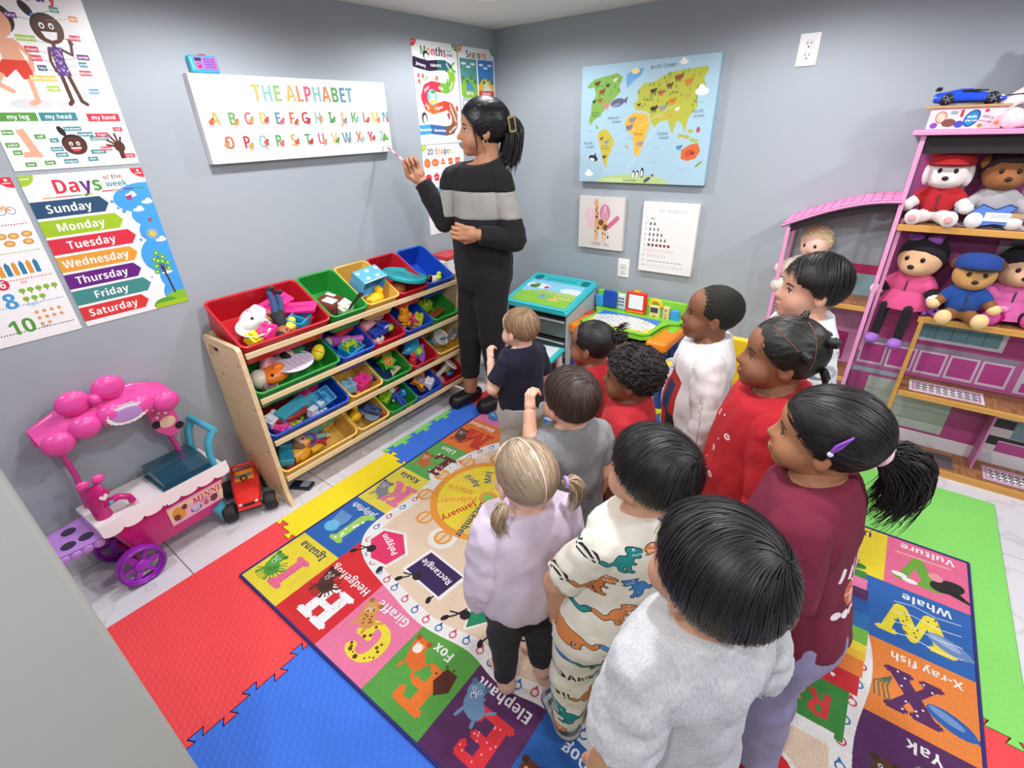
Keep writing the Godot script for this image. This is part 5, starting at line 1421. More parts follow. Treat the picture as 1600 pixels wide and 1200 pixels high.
func toys() -> void:
	# bin, kind, x, z (towards the front), height over the tub floor, size, colours, turn, name, label
	var L := [
		[0, "bowl", -0.10, 0.05, 0.085, 0.085, ["d9dade", "8a8c92"], V(0.35, 0, 0.1), "toy_colander", "pale grey toy colander in the wide red bin"],
		[0, "fish", -0.055, -0.03, 0.06, 0.10, ["ecebee", "404048"], V(0, 0.5, 0.2), "toy_rabbit_pot", "white plastic toy with handles behind the colander"],
		[0, "doll", 0.03, 0.025, 0.085, 0.17, ["a8683c", "1c181a", "2a2a30", "2f4a78", "34363c"], V(-0.5, 0.6, 2.45), "doll", "doll in jeans lying head down in the wide red bin"],
		[0, "roll", -0.01, 0.03, 0.06, 0.09, ["b07a3c", "8a5a2a"], V(0, 0.7, 0), "toy_mitt", "brown felt toy beside the jeans doll"],
		[0, "plank", 0.04, -0.055, 0.075, 0.15, ["ee2f8c", "c81f70"], V(0.5, 0.35, 0.1), "pink_toy_bar", "bright pink toy bar leaning at the red bin's back"],
		[0, "plank", 0.11, -0.005, 0.07, 0.15, ["ee2f8c", "c81f70"], V(0.4, -0.9, 0.05), "pink_toy_bar", "bright pink toy bar leaning at the red bin's right"],
		[0, "block", -0.065, 0.092, 0.07, 0.055, ["f03a90"], V(0.2, 0.4, 0.3), "toy_block", "hot pink block at the wide red bin's front"],
		[0, "block", -0.115, 0.098, 0.065, 0.05, ["dcdf2c"], V(0.6, 0.2, 0), "toy_block", "yellow-green block in the wide red bin's front corner"],
		[0, "duck", 0.045, 0.092, 0.06, 0.05, ["f0d44a", "3a3426"], V(0, 0.4, 0), "toy_bee", "small yellow duck at the red bin's front edge"],
		[0, "tray_block", 0.10, 0.075, 0.065, 0.062, ["2aa6d0", "1f86b0"], V(0.3, 0.5, 0.2), "toy_block", "open turquoise block in the wide red bin"],
		[0, "flower", 0.148, 0.078, 0.06, 0.034, ["e03038", "c02028"], V(-1.2, 0, 0), "toy_gear", "small red gear at the wide red bin's right end"],
		[1, "plush_house", -0.03, 0.03, 0.05, 0.10, ["6a2a1c", "f2ece2"], V(0.3, 0.5, 0), "plush_house", "brown and white plush in the green top bin"],
		[1, "block", 0.02, 0.085, 0.06, 0.05, ["f4efe0"], V(0.5, 0.3, 0.3), "toy_block", "cream block in the green top bin"],
		[1, "strap", 0.055, 0.118, 0.118, 0.09, ["18181a"], V(0.2, 0.45, 0.25), "black_strap", "black strap hanging over the green top bin's front"],
		[2, "carton", 0.0, 0.01, 0.115, 0.10, ["5fb0e0", "f4f6f8"], V(0.55, 0.1, 0.05), "toy_carton", "blue and white open box on the yellow top bin"],
		[2, "duck", 0.0, 0.092, 0.055, 0.075, ["f2c318", "3f8ad0"], V(0, 0.3, 0), "toy_car", "yellow rounded toy in the yellow top bin"],
		[3, "lid", 0.015, 0.045, 0.105, 0.155, ["1fb0b8", "1790a0"], V(0.25, 0.5, -0.1), "toy_plate", "round turquoise lid with a spoon relief in the red top bin"],
		[3, "egg", -0.03, 0.06, 0.045, 0.08, ["c87a3a", "a85a2a"], V(0, 0.3, 0), "toy_egg", "orange toy below the turquoise lid"],
		[4, "egg", -0.045, 0.05, 0.04, 0.06, ["1f8a80", "166a64"], V(0, 0, 0), "toy_shell", "teal rounded toy in the blue top bin"],
		[4, "ball", -0.01, 0.07, 0.045, 0.036, ["1c1a1e", "e8e4e0"], V(0.5, 0, 0), "toy_ball", "small black and white ball in the blue top bin"],
		[4, "ball", 0.012, 0.088, 0.045, 0.034, ["e8d8d0", "7a3a2a"], V(0.2, 0.5, 0), "toy_ball", "small pale ball in the blue top bin"],
		[4, "duck", 0.05, 0.085, 0.045, 0.042, ["c8e03a", "9ab020"], V(0, 0.2, 0), "toy_frog", "lime green toy in the blue top bin"],
		[5, "basket_lid", 0.015, 0.055, 0.10, 0.125, ["e4dcec", "c8bcd8"], V(0.15, 0, 0.05), "toy_basket_lid", "pale lilac ribbed lid in the wide green bin"],
		[5, "fish", -0.075, 0.065, 0.075, 0.10, ["f0822a", "20181a"], V(0.2, 0.3, 0), "toy_fish", "orange toy fish in the wide green bin"],
		[5, "dino", -0.08, 0.0, 0.085, 0.085, ["d890a0", "c87a8c"], V(0, 0.6, 0.9), "toy_elephant", "dusty pink toy animal at the wide green bin's back"],
		[5, "ball", -0.145, 0.06, 0.07, 0.058, ["d8d0c0", "a89a88"], V(0.4, 0, 0), "toy_ball", "cream ball in the wide green bin's left corner"],
		[5, "doll", 0.10, -0.01, 0.075, 0.13, ["f0c8b8", "16131a", "2f8a5c", "3a2a30", "3a2a30"], V(-1.2, 0.4, 1.3), "doll", "black haired doll lying in the wide green bin"],
		[5, "egg", 0.145, 0.062, 0.10, 0.055, ["f0d82a", "d0b41a"], V(0.4, 0.8, 0.9), "toy_egg", "yellow oval toy at the wide green bin's right end"],
		[5, "cup", -0.13, 0.098, 0.05, 0.05, ["c89aa8", "a87a88"], V(1.2, 0.3, 0), "toy_cup", "dull pink cup lying at the green bin's front"],
		[6, "tube", -0.035, 0.02, 0.075, 0.10, ["a040a8", "d8c8a0"], V(0.4, 0.3, 1.2), "toy_telescope", "purple toy telescope in the blue second-row bin"],
		[6, "tube", 0.03, 0.035, 0.065, 0.09, ["b858b0", "d8c8a0"], V(0.2, -0.4, 1.5), "toy_telescope", "lilac toy telescope in the blue second-row bin"],
		[6, "roll", 0.03, -0.02, 0.085, 0.085, ["c83040", "a02030"], V(0, 0.3, 0), "toy_phone", "red toy handset in the blue second-row bin"],
		[6, "block", 0.0, 0.065, 0.06, 0.052, ["b8d42a"], V(0.2, 0.2, 0), "toy_block", "lime block in the blue second-row bin"],
		[6, "tray_block", -0.005, 0.098, 0.07, 0.07, ["22a4cc", "1a86ac"], V(0.4, 0.3, 0.1), "toy_block", "turquoise block at the blue second-row bin's front"],
		[6, "star", 0.055, 0.085, 0.055, 0.045, ["f29ab8", "e880a8"], V(-1.0, 0, 0.3), "toy_star", "pale pink star in the blue second-row bin"],
		[7, "roll", -0.01, -0.01, 0.095, 0.12, ["c8939a", "b07a84"], V(0.1, 0.35, 0.1), "plush_roll", "dusty pink plush roll in the red second-row bin"],
		[7, "vehicle", 0.005, 0.06, 0.075, 0.11, ["2a4ab8", "dfe6f4"], V(0.3, 0.25, 0), "toy_plane", "blue toy vehicle in the red second-row bin"],
		[7, "egg", 0.065, 0.06, 0.07, 0.045, ["b8dc30", "98bc20"], V(0, 0.5, 0), "toy_egg", "lime toy in the red second-row bin"],
		[7, "block", -0.045, 0.098, 0.05, 0.045, ["f2f0ee"], V(0.3, 0.4, 0), "toy_block", "white block in the red second-row bin"],
		[7, "wand", 0.06, 0.075, 0.115, 0.16, ["1c1a1e", "c8a080"], V(0.2, -0.6, -0.35), "toy_wand", "thin black wand sticking out of the red second-row bin"],
		[8, "bear_blocks", -0.03, 0.045, 0.085, 0.10, ["f09a20", "f2c830"], V(0.1, 0.2, 0), "toy_bear", "orange jointed toy bear in the blue second-row bin"],
		[8, "flower", 0.03, 0.07, 0.07, 0.05, ["ee3a90", "d82a7c"], V(-0.9, 0, 0.2), "toy_flower", "hot pink flower toy beside the orange bear"],
		[8, "block", 0.062, 0.075, 0.06, 0.05, ["d0de30"], V(0.3, 0.7, 0.1), "toy_block", "lime block beside the orange bear"],
		[8, "book", 0.02, 0.105, 0.045, 0.06, ["8a4a30"], V(0.5, 0.6, 0), "toy_book", "small brown book at the blue second-row bin's front"],
		[9, "block", -0.03, 0.0, 0.06, 0.055, ["a8c83a"], V(0.2, 0.3, 0), "toy_block", "lime block in the green second-row bin"],
		[9, "plank", 0.01, 0.07, 0.045, 0.10, ["b85a2c", "8a4020"], V(0.3, 0.3, 0), "toy_plank", "rust brown plank in the green second-row bin"],
		[10, "lid", -0.07, 0.0, 0.045, 0.16, ["a02a20", "84201a"], V(0.1, 0, 0), "toy_tray", "dark red round tray under the bricks in the wide blue bin"],
		[10, "brick", -0.03, 0.055, 0.085, 0.135, ["45a4bc", "f29ac0"], V(0.35, 0.25, 0.1), "toy_brick", "teal and pink studded brick in the wide blue bin"],
		[10, "block", 0.065, -0.01, 0.085, 0.065, ["b82a68"], V(0.3, 0.4, 0), "toy_block", "magenta block at the wide blue bin's back"],
		[10, "tray_block", 0.11, 0.065, 0.075, 0.07, ["4aa8d8", "3a94c4"], V(0.8, 0.2, 0.1), "toy_block", "open sky blue block in the wide blue bin"],
		[10, "brick", 0.065, 0.092, 0.06, 0.07, ["f4f4f4", "e8eaf0"], V(0.3, 0.35, 0), "toy_brick", "white studded brick in the wide blue bin"],
		[10, "block", -0.145, 0.055, 0.075, 0.05, ["e8e8ec"], V(0.4, 0.3, 0.2), "toy_block", "white block in the wide blue bin's left corner"],
		[10, "tray_block", -0.065, 0.10, 0.055, 0.042, ["b8d82a", "98b81a"], V(0.7, 0.3, 0), "toy_block", "small lime open block at the wide blue bin's front"],
		[10, "wheel", -0.022, 0.10, 0.05, 0.04, ["1e3a1c", "3a5a30"], V(-0.9, 0, 0), "toy_hoop", "small dark green wheel in the wide blue bin"],
		[10, "egg", -0.12, 0.085, 0.045, 0.07, ["6a3a98", "542a80"], V(0, 0.3, 0), "toy_egg", "purple toy in the wide blue bin"],
		[10, "block", -0.13, 0.108, 0.06, 0.042, ["f04aa0"], V(0.3, 0.5, 0.3), "toy_block", "pink block in the wide blue bin's front corner"],
		[11, "block", 0.02, 0.075, 0.06, 0.065, ["ee3a94"], V(0.4, 0.4, 0.1), "toy_block", "pink block in the yellow third-row bin"],
		[11, "block", -0.045, 0.06, 0.055, 0.055, ["8abcd8"], V(0.2, -0.3, 0.1), "toy_block", "pale blue block in the yellow third-row bin"],
		[11, "egg", 0.0, 0.108, 0.035, 0.05, ["e0902a", "c8781a"], V(0, 0.4, 0), "toy_egg", "orange toy at the yellow third-row bin's front"],
		[12, "flower", 0.01, 0.03, 0.08, 0.09, ["44a63c", "e0883a"], V(-0.5, 0.1, 0.2), "toy_star", "green star ring in the green third-row bin"],
		[12, "book", -0.045, 0.05, 0.06, 0.11, ["1c2a58"], V(0.3, 1.2, 0.3), "toy_book", "navy book in the green third-row bin"],
		[12, "plank", 0.03, 0.095, 0.055, 0.07, ["e8cfa0", "c8a878"], V(0.3, 0.4, 0), "toy_plank", "pale wooden stick in the green third-row bin"],
		[12, "egg", -0.01, 0.112, 0.04, 0.04, ["5ab8e0", "3a98c8"], V(0, 0.5, 0), "toy_egg", "light blue toy at the green third-row bin's front"],
		[13, "dino", 0.0, 0.015, 0.09, 0.11, ["2f90b0", "2478a0"], V(0, 0.3, 0.1), "toy_dinosaur", "turquoise toy dinosaur in the red third-row bin"],
		[13, "bear_blocks", -0.035, 0.085, 0.06, 0.065, ["d8384a", "e86a3a"], V(0.2, 0.3, 0), "toy_bear", "red jointed toy bear in the red third-row bin"],
		[13, "dino", 0.04, 0.08, 0.06, 0.075, ["9a5ac0", "8448aa"], V(0.3, 0.9, 0.4), "toy_dinosaur", "purple toy animal in the red third-row bin"],
		[13, "egg", 0.035, 0.05, 0.075, 0.055, ["a0c83a", "80a82a"], V(0, 0.9, 0.3), "toy_egg", "green toy in the red third-row bin"],
		[14, "cup", -0.01, 0.045, 0.085, 0.075, ["e6e6e6", "d0d0d0"], V(0.9, 0.3, 0.2), "toy_pot", "white toy pot in the yellow third-row bin"],
		[14, "utensils", 0.015, 0.045, 0.08, 0.10, ["8a8f96", "a4a8ae"], V(-0.3, 0.6, 0), "toy_utensils", "bundle of grey toy cutlery in the yellow third-row bin"],
		[14, "egg", -0.05, 0.02, 0.06, 0.06, ["2a6a78", "1a5060"], V(0, 0, 0), "toy_egg", "dark teal toy in the yellow third-row bin"],
		[15, "doll", 0.045, 0.01, 0.085, 0.20, ["d8a888", "7a5a3c", "6ab0a0", "6ab0a0", "e8d890"], V(-1.15, 0.15, 1.75), "doll", "baby doll in green overalls in the wide yellow bin"],
		[15, "block", 0.11, -0.01, 0.07, 0.06, ["e8c41c"], V(0.2, 0.4, 0), "toy_block", "yellow block at the wide yellow bin's back"],
		[15, "vehicle", -0.13, 0.04, 0.075, 0.13, ["2f8aa0", "1f6a80"], V(0.2, 1.1, 0.1), "toy_train", "teal toy train in the wide yellow bin"],
		[15, "block", -0.06, 0.04, 0.075, 0.06, ["2a9ac8"], V(0.4, 0.3, 0), "toy_block", "blue block in the wide yellow bin"],
		[15, "duck", -0.085, 0.085, 0.065, 0.085, ["f0a828", "e8702a"], V(0.2, 0.2, 0), "toy_duck", "yellow-orange toy duck in the wide yellow bin"],
		[15, "cup", -0.02, 0.065, 0.085, 0.055, ["a060c0", "8848a8"], V(0.5, 0, 0.1), "toy_cup", "purple toy cup in the wide yellow bin"],
		[15, "tube", 0.01, 0.10, 0.055, 0.065, ["f0c030", "e0a820"], V(0.2, 0.2, 1.4), "toy_tube", "yellow toy tube at the wide yellow bin's front"],
		[15, "star", 0.045, 0.072, 0.075, 0.06, ["d8305a", "b82048"], V(-0.8, 0.2, 0.4), "toy_star", "crimson star in the wide yellow bin"],
		[15, "egg", -0.135, 0.108, 0.045, 0.055, ["c82a28", "a81c1c"], V(0, 0.3, 0), "toy_egg", "red toy in the wide yellow bin's front corner"],
		[16, "doll", 0.02, 0.035, 0.09, 0.15, ["a86a48", "1a1214", "3a64b0", "3a4a78", "c8302a"], V(-0.9, 0.3, 0.5), "doll", "dark haired doll in blue in the small yellow bottom bin"],
		[16, "roll", 0.035, 0.01, 0.10, 0.085, ["241618", "1a1012"], V(0.2, 0.4, 0), "plush_hair", "dark brown plush wig in the small yellow bottom bin"],
		[16, "duck", -0.045, 0.045, 0.075, 0.06, ["f0c41c", "20181a"], V(0, 0.6, 0.2), "toy_duck", "yellow duck in the small yellow bottom bin"],
		[16, "lid", 0.035, 0.09, 0.065, 0.055, ["8aa0b8", "6a8098"], V(0.4, 0, 0.2), "toy_disc", "grey disc in the small yellow bottom bin"],
		[17, "doll", 0.015, 0.085, 0.085, 0.11, ["f4f2ee", "7a2a30", "2a4aa0", "2f50b0", "e8922a"], V(-0.75, 0.1, 0.1), "doll", "small doll in blue with orange shoes hanging over the green bottom bin"],
		[17, "block", -0.04, 0.035, 0.075, 0.048, ["9ad02a"], V(0.3, 0.3, 0.5), "toy_block", "lime block in the green bottom bin"],
		[17, "flower", 0.02, 0.01, 0.085, 0.06, ["d02a68", "b81a54"], V(-0.6, 0, 0.2), "toy_flower", "magenta flower toy in the green bottom bin"],
		[17, "ball", 0.068, 0.06, 0.07, 0.034, ["2a8ae0", "1a6ac0"], V(0, 0, 0), "toy_ball", "small blue ball in the green bottom bin"],
		[18, "star", 0.0, 0.045, 0.08, 0.095, ["f0a430", "9a88a8"], V(-0.7, 0.1, 0.1), "toy_star", "orange star with a mauve dome in the blue bottom bin"],
		[18, "block", 0.055, 0.085, 0.065, 0.05, ["f2f4f6"], V(0.3, 0.5, 0), "toy_block", "white block in the blue bottom bin"],
		[18, "ball", 0.0, 0.105, 0.045, 0.045, ["1c2248", "2c3258"], V(0, 0, 0), "toy_ball", "navy ball in the blue bottom bin"],
		[19, "spool", -0.005, 0.055, 0.085, 0.095, ["eceae6", "e4e0da"], V(0.7, 0.2, -0.5), "toy_spool", "white spool-shaped toy in the red bottom bin"],
		[19, "duck", 0.04, 0.04, 0.07, 0.065, ["b8d83a", "d83a3a"], V(0, 0.5, 0.1), "toy_parrot", "lime green toy bird in the red bottom bin"],
		[19, "egg", 0.04, 0.085, 0.055, 0.045, ["3a7ac0", "2a62a4"], V(0, 0.2, 0), "toy_egg", "blue toy in the red bottom bin"]]
	for q in L:
		var t := thing(q[8], q[9], "toy", Vector3.ZERO, 0.0, "toys in the bins")
		var xf: Transform3D = bin_xf[q[0]] * turn_to(V(0, 0, 0), V(q[2] * 0.92, -0.092 + q[4] * 0.92, q[3] * 0.86 - 0.004))
		t.transform = Transform3D(Basis.from_euler(q[7]), xf.origin)
		toy_shape(t, q[1], q[5] * 1.42, q[6])
	# a phone-like gadget on the floor under the shelf
	var g := thing("toy_tablet", "small dark blue toy gadget on the floor under the shelf", "toy", V(-1.88, 0.0, 0.26), 0.5)
	part(g, "case", MB.new().box(V(0, 0.008, 0), V(0.05, 0.016, 0.10), 0.004), plastic("1c2440"))
	part(g, "screen", MB.new().box(V(0, 0.0165, 0.02), V(0.036, 0.002, 0.04)), plastic("8aa0b8"))

# ---------------------------------------------------------------- pink toy cart
func toy_cart() -> void:
	var t := thing("toy_cart", "pink toy snack cart with a bow awning, turquoise handles and purple wheels", "toy cart", V(-2.36, 0, 0.13), 0.06)
	var pk := plastic("ea4fa6"); var hp := plastic("c81f78"); var wh := m("f4ecee", 0.3); var tq := plastic("4ab6d2"); var pu := plastic("a32cc0")
	# box body, wider at the top
	var rows := []
	for q in [[0.30, 0.15, 0.075], [0.31, 0.155, 0.08], [0.40, 0.20, 0.235], [0.40, 0.20, 0.245]]:
		var r := []
		for p in rounded(q[0], q[1], 0.02, 3): r.append(V(p.x + 0.015, q[2], -p.y))
		rows.append(r)
	part(t, "body", MB.new().skin(rows), hp)
	# white counter with scalloped skirt
	var top := MB.new().box(V(0.01, 0.258, 0), V(0.435, 0.022, 0.225), 0.006, 2)
	part(t, "counter", top, wh)
	var sk := PackedVector2Array([Vector2(-0.208, 0.262), Vector2(-0.208, 0.222)])
	for k in 7:
		for e in range(1, 9):
			var a := PI * e / 8.0
			sk.append(Vector2(-0.208 + (k + 0.5 - 0.5 * cos(a)) * 0.0622, 0.222 - sin(a) * 0.014))
	sk.append(Vector2(0.2275, 0.262))
	part(t, "scalloped_skirt", MB.new().ext(sk, 0.005, 0.0, turn_to(V(-0.12, 0, 0), V(0, 0.03, 0.143))), wh)
	for x in [-0.085, -0.01]: part(t, "slot", MB.new().box(V(x, 0.2415, 0.122), V(0.004, 0.009, 0.002)), m("2a2028", 0.6))
	# picture label on the front: a plain cake-stand print, no figure
	var k := Ink.new(200.0, 75.0, 2.0, Color("f6dfb8"), FN)
	k.rect(0, 0, 200, 8, Color("f2a8c8")); k.circ(100, 70, 95, Color("f4c0d4"), 45); k.circ(34, 40, 24, Color("e8a23c"), 26); k.circ(60, 26, 10, Color("6a2a24")); k.circ(24, 52, 12, Color("6a2a24"))
	k.circ(96, 56, 22, Color("8a4aa0"), 12); k.poly([[78, 44], [114, 44], [108, 64], [84, 64]], Color("c8d0e8")); k.circ(166, 52, 14, Color("7a3026")); k.circ(136, 54, 10, Color("d84a8a"))
	k.text("MINNIE", 150, 24, 22, Color("c8286e"), 0.5, -0.04, 2); k.text("sweets & treats", 150, 40, 7, Color("8a3a64"))
	part(t, "front_label", MB.new().pic(V(-0.015, 0.212, 0.0985), V(0.195, 0.212, 0.0985), V(0.180, 0.120, 0.0855), V(-0.012, 0.120, 0.0855)), printed(k.tex(), 0.35))
	# wheels
	for z in [0.125, -0.085]:
		var w := part(t, "wheel", MB.new().torus(V(-0.155, 0.075, z), 0.066, 0.0095, 32, 10), pu)
		part(w, "tread", MB.new().lathe([Vector2(0.062, -0.016), Vector2(0.075, -0.016), Vector2(0.075, 0.016), Vector2(0.062, 0.016), Vector2(0.062, -0.016)], 32, turn_to(V(PI / 2, 0, 0), V(-0.155, 0.075, z)), false), plastic("8c22a8"))
		part(w, "hub", MB.new().ell(V(-0.155, 0.075, z + 0.004), V(0.027, 0.024, 0.012), 16), pu)
		for a in 6:
			var d := V(cos(a * TAU / 6), sin(a * TAU / 6), 0)
			part(w, "spoke", MB.new().box(V(0.045, 0, 0), V(0.045, 0.014 if a % 2 else 0.022, 0.010), 0.003, 1, Transform3D(Basis(V(0, 0, 1), a * TAU / 6), V(-0.155, 0.075, z))), pu)
	part(t, "axle", MB.new().tube([V(-0.155, 0.075, -0.09), V(-0.155, 0.075, 0.13)], 0.007, 8), hp)
	for z in [0.07, -0.07]: part(t, "leg", MB.new().tube([V(0.15, 0.10, z), V(0.165, 0.05, z), V(0.168, 0.012, z)], [0.026, 0.024, 0.018], 12), tq)
	# turquoise push handle
	for z in [-0.075, 0.085]: part(t, "handle_arm", MB.new().tube([V(0.195, 0.262, z), V(0.192, 0.33, z), V(0.205, 0.385, z), V(0.235, 0.425, z)], [0.016, 0.017, 0.018, 0.017], 10, 0.7), tq)
	part(t, "handle_bar", MB.new().tube([V(0.232, 0.425, -0.09), V(0.232, 0.425, 0.10)], 0.013, 12), tq)
	# display case
	var dm := m("2c6a80", 0.08, {"transparency": BaseMaterial3D.TRANSPARENCY_ALPHA, "albedo_color": Color(0.13, 0.36, 0.45, 0.55)})
	var cs := MB.new().ext(P([-0.085, 0, 0.085, 0, 0.085, 0.03, 0.02, 0.052, -0.085, 0.052]), 0.17, 0.0, turn_to(V(0, -PI / 2, 0), V(0.185, 0.27, 0.0)))
	part(t, "display_case", cs, dm)
	part(t, "case_frame", MB.new().tube([V(0.012, 0.272, 0.087), V(0.188, 0.272, 0.087), V(0.188, 0.272, -0.087), V(0.012, 0.272, -0.087), V(0.012, 0.272, 0.087)], 0.005, 8), plastic("2a6f88"))
	part(t, "case_latch", MB.new().box(V(0.10, 0.274, 0.095), V(0.034, 0.012, 0.012), 0.004), tq)
	part(t, "case_floor", MB.new().box(V(0.10, 0.271, 0), V(0.165, 0.003, 0.16)), plastic("1f3f50"))
	# awning on two posts
	for x in [-0.175, 0.155]:
		part(t, "post", MB.new().tube([V(x, 0.265, -0.085), V(x - 0.012 * signf(x), 0.40, -0.088), V(x - 0.004 * signf(x), 0.565, -0.085)], [0.022, 0.016, 0.018], 10, 0.6), plastic("e0489c"))
	var aw := []
	for i in 5:
		var r := []
		for q in 25:
			var u := q / 24.0
			var x := -0.215 + 0.40 * u
			var bow := 0.045 * sin(u * PI)
			var f := i / 4.0
			r.append(V(x, 0.605 + bow - 0.055 * f * f - 0.012 * f * absf(sin(u * PI * 5.0)) + 0.012 * f, -0.10 + 0.125 * f + 0.014 * f * absf(sin(u * PI * 5.0))))
		aw.append(r)
	part(t, "awning", MB.new().skin(aw, false), pk)
	part(t, "awning_back", MB.new().ext(P([-0.215, 0.545, 0.185, 0.545, 0.185, 0.605, 0.10, 0.64, -0.03, 0.65, -0.14, 0.635, -0.215, 0.605]), 0.02, 0.004, turn_to(Vector3.ZERO, V(0, 0, -0.11))), pk)
	for q in 5: part(t, "awning_scallop", MB.new().ell(V(-0.175 + q * 0.08, 0.565 + 0.040 * sin((q + 0.5) / 5.0 * PI), 0.020), V(0.046, 0.040, 0.026), 16), pk)
	for s in [-1, 1]:
		part(t, "bow_loop", MB.new().ell(V(-0.035 + s * 0.052, 0.668 + (0.012 if s > 0 else 0.0), -0.03), V(0.05, 0.043, 0.022), 16, Transform3D.IDENTITY), pk)
	part(t, "bow_knot", MB.new().ell(V(-0.035, 0.662, -0.012), V(0.018, 0.02, 0.018), 12), pk)
	# oval sign with a plain lilac face
	var sg := part(t, "oval_sign", MB.new().ext(star_smooth(20, 0.062, 0.034), 0.008, 0.002, turn_to(Vector3.ZERO, V(0.02, 0.595, 0.035))), wh)
	part(sg, "sign_face", MB.new().ell(V(0.02, 0.595, 0.044), V(0.048, 0.024, 0.002), 20), plastic("b68fcf"))
	# dotted side cut-out in pink, black and white, without the figure
	var cu := part(t, "side_board", MB.new().ext(P([0.10, 0.44, 0.135, 0.40, 0.165, 0.40, 0.185, 0.46, 0.18, 0.53, 0.13, 0.555, 0.095, 0.53]), 0.006, 0.001, turn_to(Vector3.ZERO, V(0, 0, -0.06))), plastic("e8589e"))
	for q in [[0.115, 0.53], [0.14, 0.535], [0.16, 0.52], [0.128, 0.51], [0.15, 0.50], [0.118, 0.495]]: part(cu, "white_dot", MB.new().ell(V(q[0], q[1], -0.053), V(0.006, 0.006, 0.001), 8), wh)
	part(cu, "cream_patch", MB.new().ell(V(0.145, 0.462, -0.053), V(0.03, 0.024, 0.002), 14), plastic("f0cfb0"))
	for q in [[0.108, 0.468], [0.178, 0.545], [0.178, 0.43]]: part(cu, "black_patch", MB.new().ell(V(q[0], q[1], -0.0535), V(0.016, 0.016, 0.002), 12), plastic("201a1e"))
	# dispenser with heart and bow
	var dp := part(t, "dispenser", MB.new().tube([V(-0.165, 0.268, 0.03), V(-0.168, 0.32, 0.03), V(-0.155, 0.365, 0.032), V(-0.13, 0.375, 0.034)], [0.026, 0.024, 0.034, 0.026], 14), hp)
	part(dp, "spout", MB.new().tube([V(-0.15, 0.315, 0.04), V(-0.11, 0.325, 0.05), V(-0.085, 0.31, 0.055), V(-0.08, 0.285, 0.055)], [0.014, 0.012, 0.011, 0.012], 10), hp)
	for s in [-1, 1]: part(dp, "small_bow_loop", MB.new().ell(V(-0.155 + s * 0.022, 0.41, 0.03), V(0.02, 0.017, 0.010), 12), pk)
	var ht := PackedVector2Array()
	for a in 20:
		var e := TAU * a / 20
		ht.append(Vector2(16 * pow(sin(e), 3), 13 * cos(e) - 5 * cos(2 * e) - 2 * cos(3 * e) - cos(4 * e)) * 0.0009)
	part(dp, "heart", MB.new().ext(ht, 0.005, 0.001, turn_to(V(0, 0.1, 0), V(-0.148, 0.355, 0.060))), wh)
	part(dp, "tap", MB.new().box(V(-0.135, 0.322, 0.058), V(0.014, 0.012, 0.01), 0.003), tq)
	# lilac side tray with holes
	var tr := part(t, "side_tray", MB.new().ext(P([-0.32, -0.07, -0.20, -0.085, -0.20, 0.105, -0.32, 0.09, -0.335, 0.01]), 0.014, 0.003, turn_to(V(-PI / 2, 0, 0), V(0, 0.225, 0.01))), plastic("bd88d8"))
	for q in [[-0.235, 0.045], [-0.285, 0.045], [-0.26, -0.035]]: part(tr, "cone_hole", MB.new().lathe([Vector2(0.001, 0), Vector2(0.021, 0), Vector2(0.021, -0.002)], 18, turn_to(Vector3.ZERO, V(q[0], 0.2405, q[1]))), plastic("3a2a48"))
	for q in 4: part(tr, "tray_scallop", MB.new().ell(V(-0.22 - q * 0.031, 0.222, 0.098 - q * 0.003), V(0.017, 0.014, 0.006), 10), plastic("bd88d8"))

func star_smooth(n: int, a: float, b: float) -> PackedVector2Array:
	var q := PackedVector2Array()
	for k in n * 6:
		var e := TAU * k / (n * 6)
		q.append(Vector2(cos(e) * a, sin(e) * b) * (1.0 + 0.06 * absf(sin(e * n / 2.0))))
	return q

